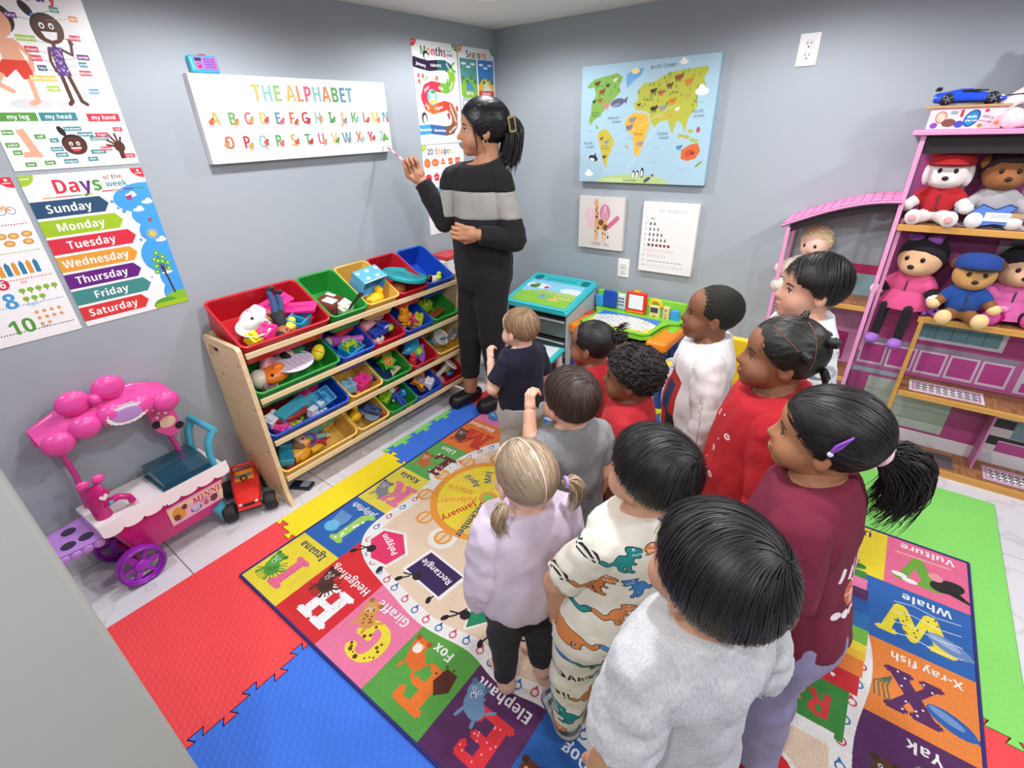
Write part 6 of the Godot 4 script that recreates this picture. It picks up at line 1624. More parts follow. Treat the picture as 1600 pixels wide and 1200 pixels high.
func toy_truck() -> void:
	var t := thing("toy_truck", "red toy monster truck with big black wheels beside the shelf", "toy truck", V(-2.068, 0, 0.165), -0.42)
	var rd := plastic("e02c22"); var bk := m("1c1b1c", 0.6); var yw := plastic("e8a028")
	for x in [-0.078, 0.078]:
		for z in [-0.085, 0.085]:
			var w := part(t, "wheel", MB.new().lathe([Vector2(0.02, -0.024), Vector2(0.034, -0.024), Vector2(0.039, -0.016), Vector2(0.039, 0.016), Vector2(0.034, 0.024), Vector2(0.02, 0.024)], 24, turn_to(V(0, 0, PI / 2), V(x, 0.039, z))), bk)
			part(w, "hub_cap", MB.new().ell(V(x + signf(x) * 0.022, 0.039, z), V(0.006, 0.020, 0.020), 14), yw)
	part(t, "chassis", MB.new().box(V(0, 0.045, 0), V(0.08, 0.02, 0.20), 0.004), bk)
	for z in [-0.085, 0.085]: part(t, "axle", MB.new().tube([V(-0.07, 0.04, z), V(0.07, 0.04, z)], 0.006, 8), bk)
	var rows := []
	for q in [[-0.115, 0.045, 0.065, 0.10], [-0.105, 0.052, 0.06, 0.115], [-0.03, 0.054, 0.058, 0.118], [0.02, 0.053, 0.058, 0.112], [0.085, 0.048, 0.06, 0.098], [0.112, 0.042, 0.064, 0.085]]:
		var r := []
		for p in rounded(q[1] * 2, q[3] - q[2], 0.012, 3): r.append(V(p.x, p.y + (q[2] + q[3]) / 2, q[0]))
		rows.append(r)
	part(t, "body", MB.new().skin(rows), rd)
	part(t, "seat_tub", MB.new().box(V(0, 0.112, -0.045), V(0.078, 0.018, 0.075), 0.006, 2), yw)
	part(t, "windscreen", MB.new().box(V(0, 0.122, 0.012), V(0.07, 0.022, 0.005), 0.002, 1, turn_to(V(-0.35, 0, 0))), plastic("6a7078"))
	part(t, "steering_wheel", MB.new().torus(V(0, 0.126, -0.008), 0.012, 0.003, 14, 6), bk)
	part(t, "roll_bar", MB.new().tube([V(-0.046, 0.11, -0.09), V(-0.042, 0.145, -0.088), V(0.042, 0.145, -0.088), V(0.046, 0.11, -0.09)], 0.007, 8), rd)
	for k in 4: part(t, "hood_rib", MB.new().box(V(-0.027 + k * 0.018, 0.103, 0.06), V(0.008, 0.006, 0.05), 0.002, 1, turn_to(V(0.2, 0, 0))), rd)
	for x in [-0.03, 0.03]: part(t, "headlight", MB.new().ell(V(x, 0.078, 0.111), V(0.008, 0.006, 0.004), 10), plastic("f4f0e0"))
	part(t, "grille", MB.new().box(V(0, 0.072, 0.112), V(0.045, 0.012, 0.004), 0.002), bk)
	part(t, "bumper", MB.new().box(V(0, 0.058, 0.112), V(0.09, 0.014, 0.012), 0.004), rd)
# ---------------------------------------------------------------- desks, stools, chair by the map wall
func desks() -> void:
	var tq := plastic("3cc4cc"); var clear := m("9aa6a6", 0.12, {"transparency": BaseMaterial3D.TRANSPARENCY_ALPHA, "albedo_color": Color(0.55, 0.62, 0.62, 0.45)})
	var t := thing("drawing_desk", "turquoise sloped children's desk with a printed meadow top, against the map wall", "desk", V(-0.21, 0, 0.525))
	var sl := 0.232
	var xf := turn_to(V(0, 0, sl), V(0, 0.505, 0))
	part(t, "desk_top", MB.new().box(Vector3.ZERO, V(0.385, 0.034, 0.46), 0.016, 3, xf), tq)
	var rim := MB.new()
	for q in [[0.0, -0.213, 0.36, 0.02], [0.0, 0.213, 0.36, 0.02], [-0.178, 0.0, 0.022, 0.43], [0.178, 0.0, 0.022, 0.43]]: rim.box(V(q[0], 0.018, q[1]), V(q[2], 0.012, q[3]), 0.006, 2, xf)
	part(t, "raised_edge", rim, tq)
	var k := Ink.new(390.0, 240.0, 1.5, Color("8fd0ee"), FN)
	k.circ(80, 60, 90, Color("e8f4fb"), 28); k.circ(330, 70, 80, Color("dceefa"), 30); k.circ(200, 170, 190, Color("a4c860"), 75); k.rect(0, 140, 390, 100, Color("8cc43c")); k.circ(330, 130, 90, Color("b4cc6a"), 36)
	k.circ(60, 70, 34, Color("4f7a34"), 20); k.circ(70, 52, 24, Color("6a9438"), 16); k.circ(148, 66, 17, Color("d8303c"), 13); k.line([Vector2(145, 80), Vector2(160, 120)], 1.6, Color("8a4040"))
	for a in 13: k.rect(a * 30, 128 + (a % 2) * 3, 12, 6, Color("5f8a54"))
	k.circ(190, 172, 42, Color("7ea2c8"), 9); k.circ(178, 155, 13, Color("6f94c4"), 17); k.circ(270, 180, 40, Color("e4c07a"), 9); k.circ(268, 163, 14, Color("e0b46a"), 16)
	part(t, "printed_top", MB.new().pic(xf * V(0.105, 0.0182, -0.195), xf * V(0.105, 0.0182, 0.195), xf * V(-0.155, 0.0182, 0.195), xf * V(-0.155, 0.0182, -0.195)), printed(k.tex(), 0.35))
	for z in [-0.17, 0.17]: part(t, "cup_recess", MB.new().lathe([Vector2(0.001, 0), Vector2(0.03, 0), Vector2(0.032, 0.002), Vector2(0.032, 0.0)], 24, xf * turn_to(Vector3.ZERO, V(0.14, 0.0172, z))), plastic("2fa6b0"))
	part(t, "pen_groove", MB.new().box(V(0.14, 0.0165, 0), V(0.022, 0.004, 0.22), 0.0015, 1, xf), plastic("2fa6b0"))
	for z in [-0.215, 0.215]: part(t, "side_panel", MB.new().ext(P([-0.16, 0.0, 0.17, 0.0, 0.17, 0.52, -0.16, 0.44]), 0.012, 0.0, turn_to(Vector3.ZERO, V(0, 0, z - 0.006))), m("b9c0c2", 0.35))
	for i in 3:
		var y := 0.085 + i * 0.135
		var d := part(t, "drawer", MB.new().box(V(0.0, y, 0), V(0.30, 0.115, 0.40), 0.008, 2), clear)
		part(d, "drawer_lip", MB.new().box(V(-0.158, y + 0.05, 0), V(0.014, 0.014, 0.40), 0.004), m("c4cccd", 0.3))
		part(t, "drawer_rail", MB.new().box(V(-0.01, y + 0.0665, 0), V(0.31, 0.012, 0.415), 0.002), m("17181a", 0.5))
	for q in [["drawing_stool", "turquoise stool with a white top beside the toddler", -0.515, 0.655], ["drawing_stool", "turquoise stool behind the teacher's legs", -0.53, 0.27]]:
		var s := thing(q[0], q[1], "stool", V(q[2], 0.0, q[3]), 0.15)
		part(s, "seat", MB.new().box(V(0, 0.238, 0), V(0.25, 0.03, 0.21), 0.014, 3), tq)
		part(s, "seat_pad", MB.new().box(V(0, 0.2535, 0), V(0.20, 0.006, 0.16), 0.003), m("e9eef4", 0.4))
		for x in [-0.09, 0.09]:
			for z in [-0.075, 0.075]: part(s, "leg", MB.new().tube([V(x, 0.23, z), V(x * 1.12, 0.0, z * 1.12)], [0.022, 0.018], 10), m("c3cdd2", 0.3))
	# green activity desk
	var g := thing("activity_desk", "lime green and orange electronic activity desk with blue legs, below the numbers canvas", "desk", V(-0.21, 0, 1.03))
	var lg := plastic("86d43a"); var og := plastic("f08a1c"); var bl := plastic("1f4aa8")
	var top := P([-0.20, -0.21, -0.20, 0.12, -0.285, 0.20, 0.285, 0.20, 0.285, 0.13, 0.20, 0.06, 0.21, -0.14, 0.15, -0.16, -0.15, -0.16])
	top = P([-0.265, 0.13, -0.265, 0.19, 0.285, 0.19, 0.285, 0.10, 0.235, 0.075, 0.215, 0.03, 0.205, -0.115, 0.17, -0.15, -0.19, -0.15, -0.225, -0.12, -0.215, 0.05])
	# (z, x) outline laid flat
	part(g, "desk_top", MB.new().ext(top, 0.03, 0.008, Transform3D(Basis(V(0, 0, 1), V(1, 0, 0), V(0, 1, 0)), V(0, 0.398, 0))), lg)
	var kk := Ink.new(400.0, 240.0, 1.6, Color("3f86d8"), FN)
	kk.circ(200, 160, 230, Color("f4f2f0"), 130); kk.rect(0, 214, 400, 26, Color("f0dc4a")); kk.rect(0, 160, 22, 80, Color("f0dc4a")); kk.rect(378, 160, 22, 80, Color("f0dc4a"))
	var r := RandomNumberGenerator.new(); r.seed = 8
	for a in 8:
		for b in 13:
			if (a == 0 and (b < 2 or b > 10)): continue
			kk.circ(30 + b * 28 + r.randf_range(-3, 3), 50 + a * 24, r.randf_range(4, 9), Color.from_hsv(r.randf(), 0.6, 0.75), r.randf_range(4, 8))
			kk.text("abcdefghijklmnopqrstuvwxyz"[(a * 13 + b) % 26], 42 + b * 28, 52 + a * 24, 8, Color("303040"))
	part(g, "picture_page", MB.new().pic(V(0.10, 0.4292, -0.185), V(0.10, 0.4292, 0.18), V(-0.12, 0.4292, 0.18), V(-0.12, 0.4292, -0.185)), printed(kk.tex(), 0.3))
	part(g, "back_board", MB.new().box(V(0.172, 0.475, 0.01), V(0.02, 0.11, 0.55), 0.009, 2, turn_to(Vector3.ZERO)), lg)
	var acc := [["blue_pod", -0.245, 0.465, 0.055, 0.075, "3aa0e8"], ["blue_book", -0.175, 0.485, 0.085, 0.105, "1c4fb8"], ["toy_phone", -0.098, 0.478, 0.05, 0.098, "dfe8f4"], ["white_board", -0.005, 0.492, 0.125, 0.128, "e22c20"], ["music_player", 0.11, 0.455, 0.066, 0.08, "ecd89c"], ["remote_control", 0.178, 0.455, 0.04, 0.09, "e4cf9c"], ["blue_pod", 0.23, 0.445, 0.052, 0.085, "3aa0e8"]]
	for q in acc:
		var p := part(g, q[0], MB.new().box(V(0.155, q[2], q[1]), V(0.022, q[4], q[3]), 0.010, 3, Transform3D.IDENTITY), plastic(q[5]))
		if q[0] == "white_board":
			part(p, "drawing_screen", MB.new().box(V(0.1435, q[2] + 0.004, q[1]), V(0.004, 0.085, 0.088), 0.0015), m("f4f6f8", 0.3)); part(p, "eraser_bar", MB.new().box(V(0.141, q[2] - 0.056, q[1]), V(0.008, 0.012, 0.11), 0.003), og); part(p, "clip", MB.new().box(V(0.155, q[2] + 0.067, q[1]), V(0.014, 0.012, 0.04), 0.003), plastic("d8b818"))
		elif q[0] == "toy_phone":
			for i in 3:
				for j in 4: part(p, "key", MB.new().box(V(0.1432, q[2] + 0.025 - j * 0.02, q[1] + (i - 1) * 0.014), V(0.003, 0.011, 0.009), 0.001), plastic("34406a" if j < 3 else "8aa4d0"))
		elif q[0] == "music_player":
			part(p, "carry_handle", MB.new().torus(Vector3.ZERO, 0.034, 0.012, 16, 8, turn_to(V(0, PI / 2, 0), V(0.158, q[2] + 0.035, q[1])), PI), plastic("f2c81c")); part(p, "screen", MB.new().box(V(0.1432, q[2] + 0.014, q[1]), V(0.003, 0.03, 0.044), 0.001), plastic("3a3f4a"))
			part(p, "button", MB.new().ell(V(0.1435, q[2] - 0.02, q[1]), V(0.003, 0.006, 0.01), 8), plastic("e88a3a"))
		elif q[0] == "remote_control":
			for j in 3: part(p, "button", MB.new().ell(V(0.1435, q[2] + 0.024 - j * 0.022, q[1]), V(0.003, 0.006, 0.006), 8), plastic(["d8402a", "e8a83a", "d8703a"][j]))
	for s in [-1, 1]:
		var pod := part(g, "side_pod", MB.new().box(V(0.0, 0.375, s * 0.245), V(0.30, 0.06, 0.09 if s < 0 else 0.12), 0.022, 3), og)
		part(pod, "pod_button", MB.new().box(V(0.06, 0.406, s * 0.262), V(0.06, 0.006, 0.045), 0.003), lg if s > 0 else plastic("e2402a"))
		for x in [-0.09, 0.11]: part(g, "leg", MB.new().tube([V(x, 0.36, s * 0.245), V(x * 1.35, 0.0, s * (0.29 if s > 0 else 0.262))], [0.032, 0.024], 12, 0.7), bl)
	part(g, "leg_brace", MB.new().box(V(0.12, 0.20, 0), V(0.02, 0.03, 0.52), 0.006), bl)
	# dark framed drawer tower behind the activity desk
	var d := thing("drawer_tower", "low clear drawer unit with black rails behind the activity desk", "drawers", V(-0.085, 0, 1.03))
	for i in 2:
		var dr := part(d, "drawer", MB.new().box(V(0, 0.085 + i * 0.135, 0), V(0.12, 0.11, 0.42), 0.006), m("a49c98", 0.3)); part(dr, "drawer_lip", MB.new().box(V(-0.063, 0.135 + i * 0.135, 0), V(0.008, 0.012, 0.40), 0.003), m("dcdad8", 0.3))
		part(d, "rail", MB.new().box(V(0, 0.151 + i * 0.135, 0), V(0.13, 0.014, 0.44), 0.002), m("17181a", 0.5))
	part(d, "base", MB.new().box(V(0, 0.015, 0), V(0.13, 0.03, 0.44), 0.003), m("17181a", 0.5))
	# yellow chair with blue feet
	var c := thing("toddler_chair", "yellow plastic toddler chair with blue legs behind the boy in white", "chair", V(-0.33, 0, 1.60))
	var ye := plastic("f2c92a")
	part(c, "seat", MB.new().box(V(0, 0.25, 0), V(0.26, 0.03, 0.28), 0.014, 3), ye)
	part(c, "backrest", MB.new().box(V(-0.125, 0.415, 0), V(0.03, 0.29, 0.30), 0.014, 3), ye)
	for x in [-0.11, 0.12]:
		for z in [-0.12, 0.12]:
			var lg2 := part(c, "leg", MB.new().tube([V(x, 0.245, z), V(x * 1.1, 0.04, z * 1.15)], [0.022, 0.02], 10), ye)
			part(lg2, "foot", MB.new().ell(V(x * 1.12, 0.022, z * 1.16), V(0.034, 0.022, 0.03), 12), plastic("1f5ac8"))
	# round activity toy
	var a := thing("activity_toy", "yellow activity toy with beads between the boy in white and the green desk", "toy", V(-0.47, 0.0, 1.43))
	part(a, "stand", MB.new().lathe([Vector2(0.001, 0), Vector2(0.09, 0), Vector2(0.085, 0.03), Vector2(0.03, 0.06), Vector2(0.025, 0.24), Vector2(0.04, 0.26), Vector2(0.001, 0.26)], 20), plastic("2a62c8"))
	part(a, "face", MB.new().ell(V(0, 0.31, 0), V(0.05, 0.075, 0.075), 18), ye)
	for i in 5: part(a, "bead", MB.new().ell(V(-0.035, 0.335 + 0.015 * sin(i * 1.3), -0.05 + 0.025 * i), Vector3.ONE * 0.013, 10), plastic(["d8302c", "2a62c8", "4aa83a", "e8832a", "c8c8d0"][i]))
	part(a, "arch", MB.new().torus(V(0, 0.33, 0), 0.06, 0.008, 16, 8, turn_to(V(0, PI / 2, 0)), PI), plastic("c8ccd8"))
	# dotted box in the corner behind the shelf
	var bx := thing("storage_box", "white storage box with coloured dots and a red lid between shelf and corner", "box", V(-0.655, 0, 0.088))
	part(bx, "carton", MB.new().box(V(0, 0.385, 0), V(0.20, 0.77, 0.13), 0.006), m("eeecea", 0.5))
	part(bx, "lid", MB.new().box(V(0.02, 0.78, 0), V(0.165, 0.024, 0.136), 0.006), m("c83a40", 0.4))
	var rr := RandomNumberGenerator.new(); rr.seed = 14
	for i in 34: part(bx, "dot", MB.new().ell(V(rr.randf_range(-0.09, 0.09), rr.randf_range(0.1, 0.76), 0.0655), V(0.009, 0.009, 0.001), 8), m(["3a3a44", "6a4a9a", "c83a5a", "3a8a5a", "3a6ac0"][i % 5], 0.5))
	for i in 20: part(bx, "dot", MB.new().ell(V(-0.1005, rr.randf_range(0.1, 0.76), rr.randf_range(-0.055, 0.055)), V(0.001, 0.009, 0.009), 8), m(["3a3a44", "6a4a9a", "c83a5a", "3a8a5a", "3a6ac0"][i % 5], 0.5))
# ---------------------------------------------------------------- doll house with soft toys
func room_print(w: float, h: float, kind: int) -> Ink:
	var k := Ink.new(w, h, 1.1, Color("b85a94"), FN)
	var r := RandomNumberGenerator.new(); r.seed = 50 + kind
	match kind:
		0: # kitchen: cupboards, window, ovens
			k.rect(0, 0, w, h * 0.5, Color("a83a78")); k.rect(w * 0.22, 4, w * 0.36, h * 0.42, Color("d8d0dc")); k.rect(w * 0.24, 8, w * 0.32, h * 0.36, Color("6a98a0"))
			for i in 5: k.rect(w * (0.24 + i * 0.064), 8, 2.5, h * 0.36, Color("3a5a64"))
			k.rect(w * 0.24, h * 0.22, w * 0.32, 2.5, Color("3a5a64")); k.rect(0, h * 0.5, w * 0.66, h * 0.07, Color("8f8a98"))
			for i in 5: k.rect(w * (0.01 + i * 0.13), h * 0.58, w * 0.12, h * 0.36, Color("d0c4d2")); k.rect(w * (0.02 + i * 0.13), h * 0.61, w * 0.10, h * 0.29, Color("b8408c"))
			k.rect(w * 0.68, 2, w * 0.26, h * 0.95, Color("c8c2d0"))
			for i in 2: k.rect(w * 0.70, h * (0.06 + i * 0.36), w * 0.22, h * 0.28, Color("2f2428")); k.rect(w * 0.73, h * (0.12 + i * 0.36), w * 0.16, h * 0.15, Color("8a8078"))
			k.rect(w * 0.70, h * 0.80, w * 0.22, h * 0.13, Color("b8408c"))
		1: # bedroom: bed with stripes, window
			k.rect(0, 0, w, h, Color("c88ab4")); k.rect(w * 0.1, h * 0.52, w * 0.8, h * 0.44, Color("a8246c")); k.rect(w * 0.12, h * 0.1, w * 0.5, h * 0.28, Color("d8c0a8")); k.rect(w * 0.2, h * 0.14, w * 0.3, h * 0.2, Color("a86a48"))
			for i in 5: k.rect(w * 0.36, h * (0.45 + i * 0.1), w * 0.22, h * 0.05, Color("f2eef0") if i % 2 else Color("28202a"))
			k.line([Vector2(w * 0.1, h * 0.96), Vector2(w * 0.9, h * 0.52)], 2.5, Color("c85a98")); k.line([Vector2(w * 0.1, h * 0.52), Vector2(w * 0.9, h * 0.96)], 2.5, Color("c85a98"))
		2: # parlour: arched doors, mirror
			k.rect(0, 0, w, h, Color("a84a88"))
			for i in 3: k.rect(w * (0.06 + i * 0.34), h * 0.12, w * 0.14, h * 0.8, Color("d8a8cc")); k.rect(w * (0.08 + i * 0.34), h * 0.18, w * 0.10, h * 0.5, Color("bcc8c4"))
			k.rect(w * 0.44, h * 0.1, w * 0.3, h * 0.45, Color("8fa4ac")); k.rect(0, h * 0.92, w, h * 0.08, Color("6a3a54"))
		3: # garage door and tiles
			k.rect(0, 0, w, h, Color("a8447e")); k.rect(w * 0.14, h * 0.04, w * 0.62, h * 0.72, Color("aeb8ae"))
			for i in 3: k.rect(w * 0.14, h * (0.24 + i * 0.18), w * 0.62, 2.2, Color("5f6a62"))
			k.rect(0, h * 0.84, w, h * 0.1, Color("8a2a5c"))
			for x in [0.24, 0.32]: k.circ(w * x, h * 0.85, 7, Color("f2eef0")); k.circ(w * x, h * 0.85, 4, Color("b83a7c"))
		4: # striped room
			k.rect(0, 0, w, h, Color("d8d4d2"))
			for i in 4: k.rect(0, h * i * 0.28, w, h * 0.14, Color("2c2428"))
			k.rect(w * 0.3, h * 0.1, w * 0.34, h * 0.45, Color("7a98a0")); k.rect(w * 0.2, h * 0.62, w * 0.6, h * 0.3, Color("b04a86")); k.rect(w * 0.2, h * 0.62, w * 0.6, 4, Color("e8d8e4"))
	return k

func doll_house() -> void:
	var xf := -0.19; var xb := -0.006
	var t := thing("doll_house", "tall open pink wooden doll house with printed rooms against the map wall", "doll house", V(-0.1, 0, 2.35))
	var o := V(0.1, 0, -2.35)
	var pk := m("e79ac6", 0.4); var wd := m("e9c27c", 0.5, {"albedo_texture": N.wood, "uv1_triplanar": true, "uv1_scale": Vector3(3, 3, 1)}); var fw := m("ffffff", 0.45, {"albedo_texture": N.floorwood, "uv1_triplanar": true, "uv1_scale": Vector3(3, 3, 3)}); var bk := m("1c1418", 0.6)
	var D := xb - xf; var xm := (xf + xb) / 2
	# floors: slab with wooden front edge
	for q in [["base", 0.0, 1.74, 3.0, 0.032], ["floor_shelf", 0.345, 1.76, 2.12, 0.018], ["floor_shelf", 0.680, 1.76, 2.12, 0.018], ["floor_shelf", 0.340, 2.315, 3.0, 0.022], ["floor_shelf", 0.672, 2.290, 3.0, 0.022], ["floor_shelf", 1.020, 2.125, 3.0, 0.022]]:
		var s := part(t, q[0], MB.new().box(o + V(xm + 0.004, q[1] + q[4] / 2, (q[2] + q[3]) / 2), V(D - 0.008, q[4], q[3] - q[2])), fw)
		part(s, "front_edge", MB.new().box(o + V(xf, q[1] + q[4] / 2, (q[2] + q[3]) / 2), V(0.010, q[4] + 0.002, q[3] - q[2]), 0.002), wd)
	# posts and side walls
	for q in [[1.748, 0.03, 1.0], [2.116, 0.03, 1.352], [2.96, 0.03, 1.352]]:
		part(t, "post", MB.new().box(o + V(xf, (q[1] + q[2]) / 2, q[0]), V(0.016, q[2] - q[1], 0.016), 0.002), pk)
		part(t, "post", MB.new().box(o + V(xb - 0.006, (q[1] + q[2]) / 2, q[0]), V(0.010, q[2] - q[1], 0.014), 0.002), pk)
	part(t, "post", MB.new().box(o + V(xf + 0.03, 0.78, 2.135), V(0.014, 0.56, 0.014), 0.002), pk)
	part(t, "wooden_post", MB.new().box(o + V(xf, 0.36, 2.305), V(0.014, 0.67, 0.016), 0.002), wd)
	part(t, "partition", MB.new().box(o + V(-0.06, 0.187, 2.66), V(0.10, 0.306, 0.008)), m("c77ab0", 0.5))
	# printed back walls
	for q in [[0.033, 0.34, 1.76, 2.11, 1, false], [0.365, 0.68, 1.76, 2.11, 1, false], [0.033, 0.338, 2.13, 2.66, 3, true], [0.033, 0.338, 2.665, 2.95, 4, true], [0.365, 0.67, 2.13, 2.95, 0, true], [0.697, 1.018, 2.13, 2.95, 2, true], [1.045, 1.30, 2.13, 2.95, 2, true]]:
		var w: float = q[3] - q[2]; var h: float = q[1] - q[0]
		part(t, "printed_wall", MB.new().pic(o + V(xb - 0.003, q[1], q[2]), o + V(xb - 0.003, q[1], q[3]), o + V(xb - 0.003, q[0], q[3]), o + V(xb - 0.003, q[0], q[2])), printed(room_print(w * 1000, h * 1000, q[4]).tex(), 0.5))
	part(t, "low_wall", MB.new().box(o + V(xb - 0.003, 0.745, 1.935), V(0.004, 0.10, 0.35)), m("8fb4bc", 0.5))
	part(t, "window_rail", MB.new().box(o + V(xb - 0.004, 0.815, 1.935), V(0.008, 0.04, 0.35), 0.002), m("b81f5c", 0.5))
	# printed rugs on the floors
	for q in [[0.0335, 2.40, 2.60, "5a5256", "4a4448"], [0.3635, 2.35, 2.60, "efe9ee", "3a3038"], [0.0335, 2.70, 2.93, "d8b8d0", "3a3038"], [0.3645, 1.80, 2.0, "b070a8", "8a4a88"], [1.0435, 2.28, 2.60, "f0e4ec", "3a3038"]]:
		var k := Ink.new(200, 90, 2.0, Color(q[3]), FN)
		if q[3] != "5a5256":
			k.rect(8, 8, 184, 74, Color("c884b4")); k.rect(14, 14, 172, 62, Color("f4f0f2"))
			for i in 9:
				for j in 3: k.poly([[0, -10], [10, 0], [0, 10], [-10, 0]], Color(q[4]), Vector2(24 + i * 19, 25 + j * 20)); k.poly([[0, -4], [4, 0], [0, 4], [-4, 0]], Color("f4f0f2"), Vector2(24 + i * 19, 25 + j * 20))
		part(t, "floor_print", MB.new().pic(o + V(-0.05, q[0], q[1]), o + V(-0.05, q[0], q[2]), o + V(-0.165, q[0], q[2]), o + V(-0.165, q[0], q[1])), printed(k.tex(), 0.6))
	# arched shingle roof on the low side
	var arc := []
	for i in 13:
		var u := i / 12.0
		arc.append(Vector2(1.72 + 0.395 * u, 0.998 + 0.118 * sin(u * PI / 2)))
	var rows := []; var rows2 := []
	for p in arc:
		rows.append([o + V(xf - 0.012, p.y, p.x), o + V(xb, p.y + 0.012, p.x), o + V(xb, p.y + 0.024, p.x), o + V(xf - 0.012, p.y + 0.012, p.x)])
	part(t, "roof", MB.new().skin(rows), pk)
	for i in 12:
		for j in 8:
			var a: Vector2 = arc[i]; var b: Vector2 = arc[i + 1]
			var x0 := xf - 0.012 + j * 0.0245
			var y0 := 0.013 + (j + 0.5) / 8.0 * 0.012
			var c := (a + b) / 2
			var ang := atan2(b.y - a.y, b.x - a.x)
			shingle(t, o + V(x0 + 0.012, c.y + y0 + 0.001, c.x), -ang, (i + j) % 3)
	var arch := PackedVector2Array()
	for p in arc: arch.append(Vector2(p.x, p.y + 0.002))
	for i in 13: arch.append(Vector2(arc[12 - i].x, arc[12 - i].y - 0.034))
	for k in arch.size(): arch[k].x = maxf(arch[k].x, 1.75)
	part(t, "arch_board", MB.new().ext(arch, 0.008, 0.0, Transform3D(Basis(V(0, 0, 1), V(0, 1, 0), V(-1, 0, 0)), o + V(xf + 0.01, 0, 0))), bk)
	part(t, "top_board", MB.new().box(o + V(xm - 0.01, 1.36, 2.52), V(D + 0.03, 0.016, 0.88), 0.003), pk)
	part(t, "top_fascia", MB.new().box(o + V(xf + 0.012, 1.322, 2.54), V(0.008, 0.06, 0.83)), bk)
	soft_toys()

func shingle(t: Node3D, at: Vector3, ang: float, v: int) -> void:
	if not mats.has("shingle_mesh"): mats["shingle_mesh"] = MB.new().box(Vector3.ZERO, V(0.023, 0.003, 0.031), 0.001).mesh()
	part(t, "shingle", mats["shingle_mesh"], m("ea92c4" if v else "e283b8", 0.4), at, V(ang, 0, 0))

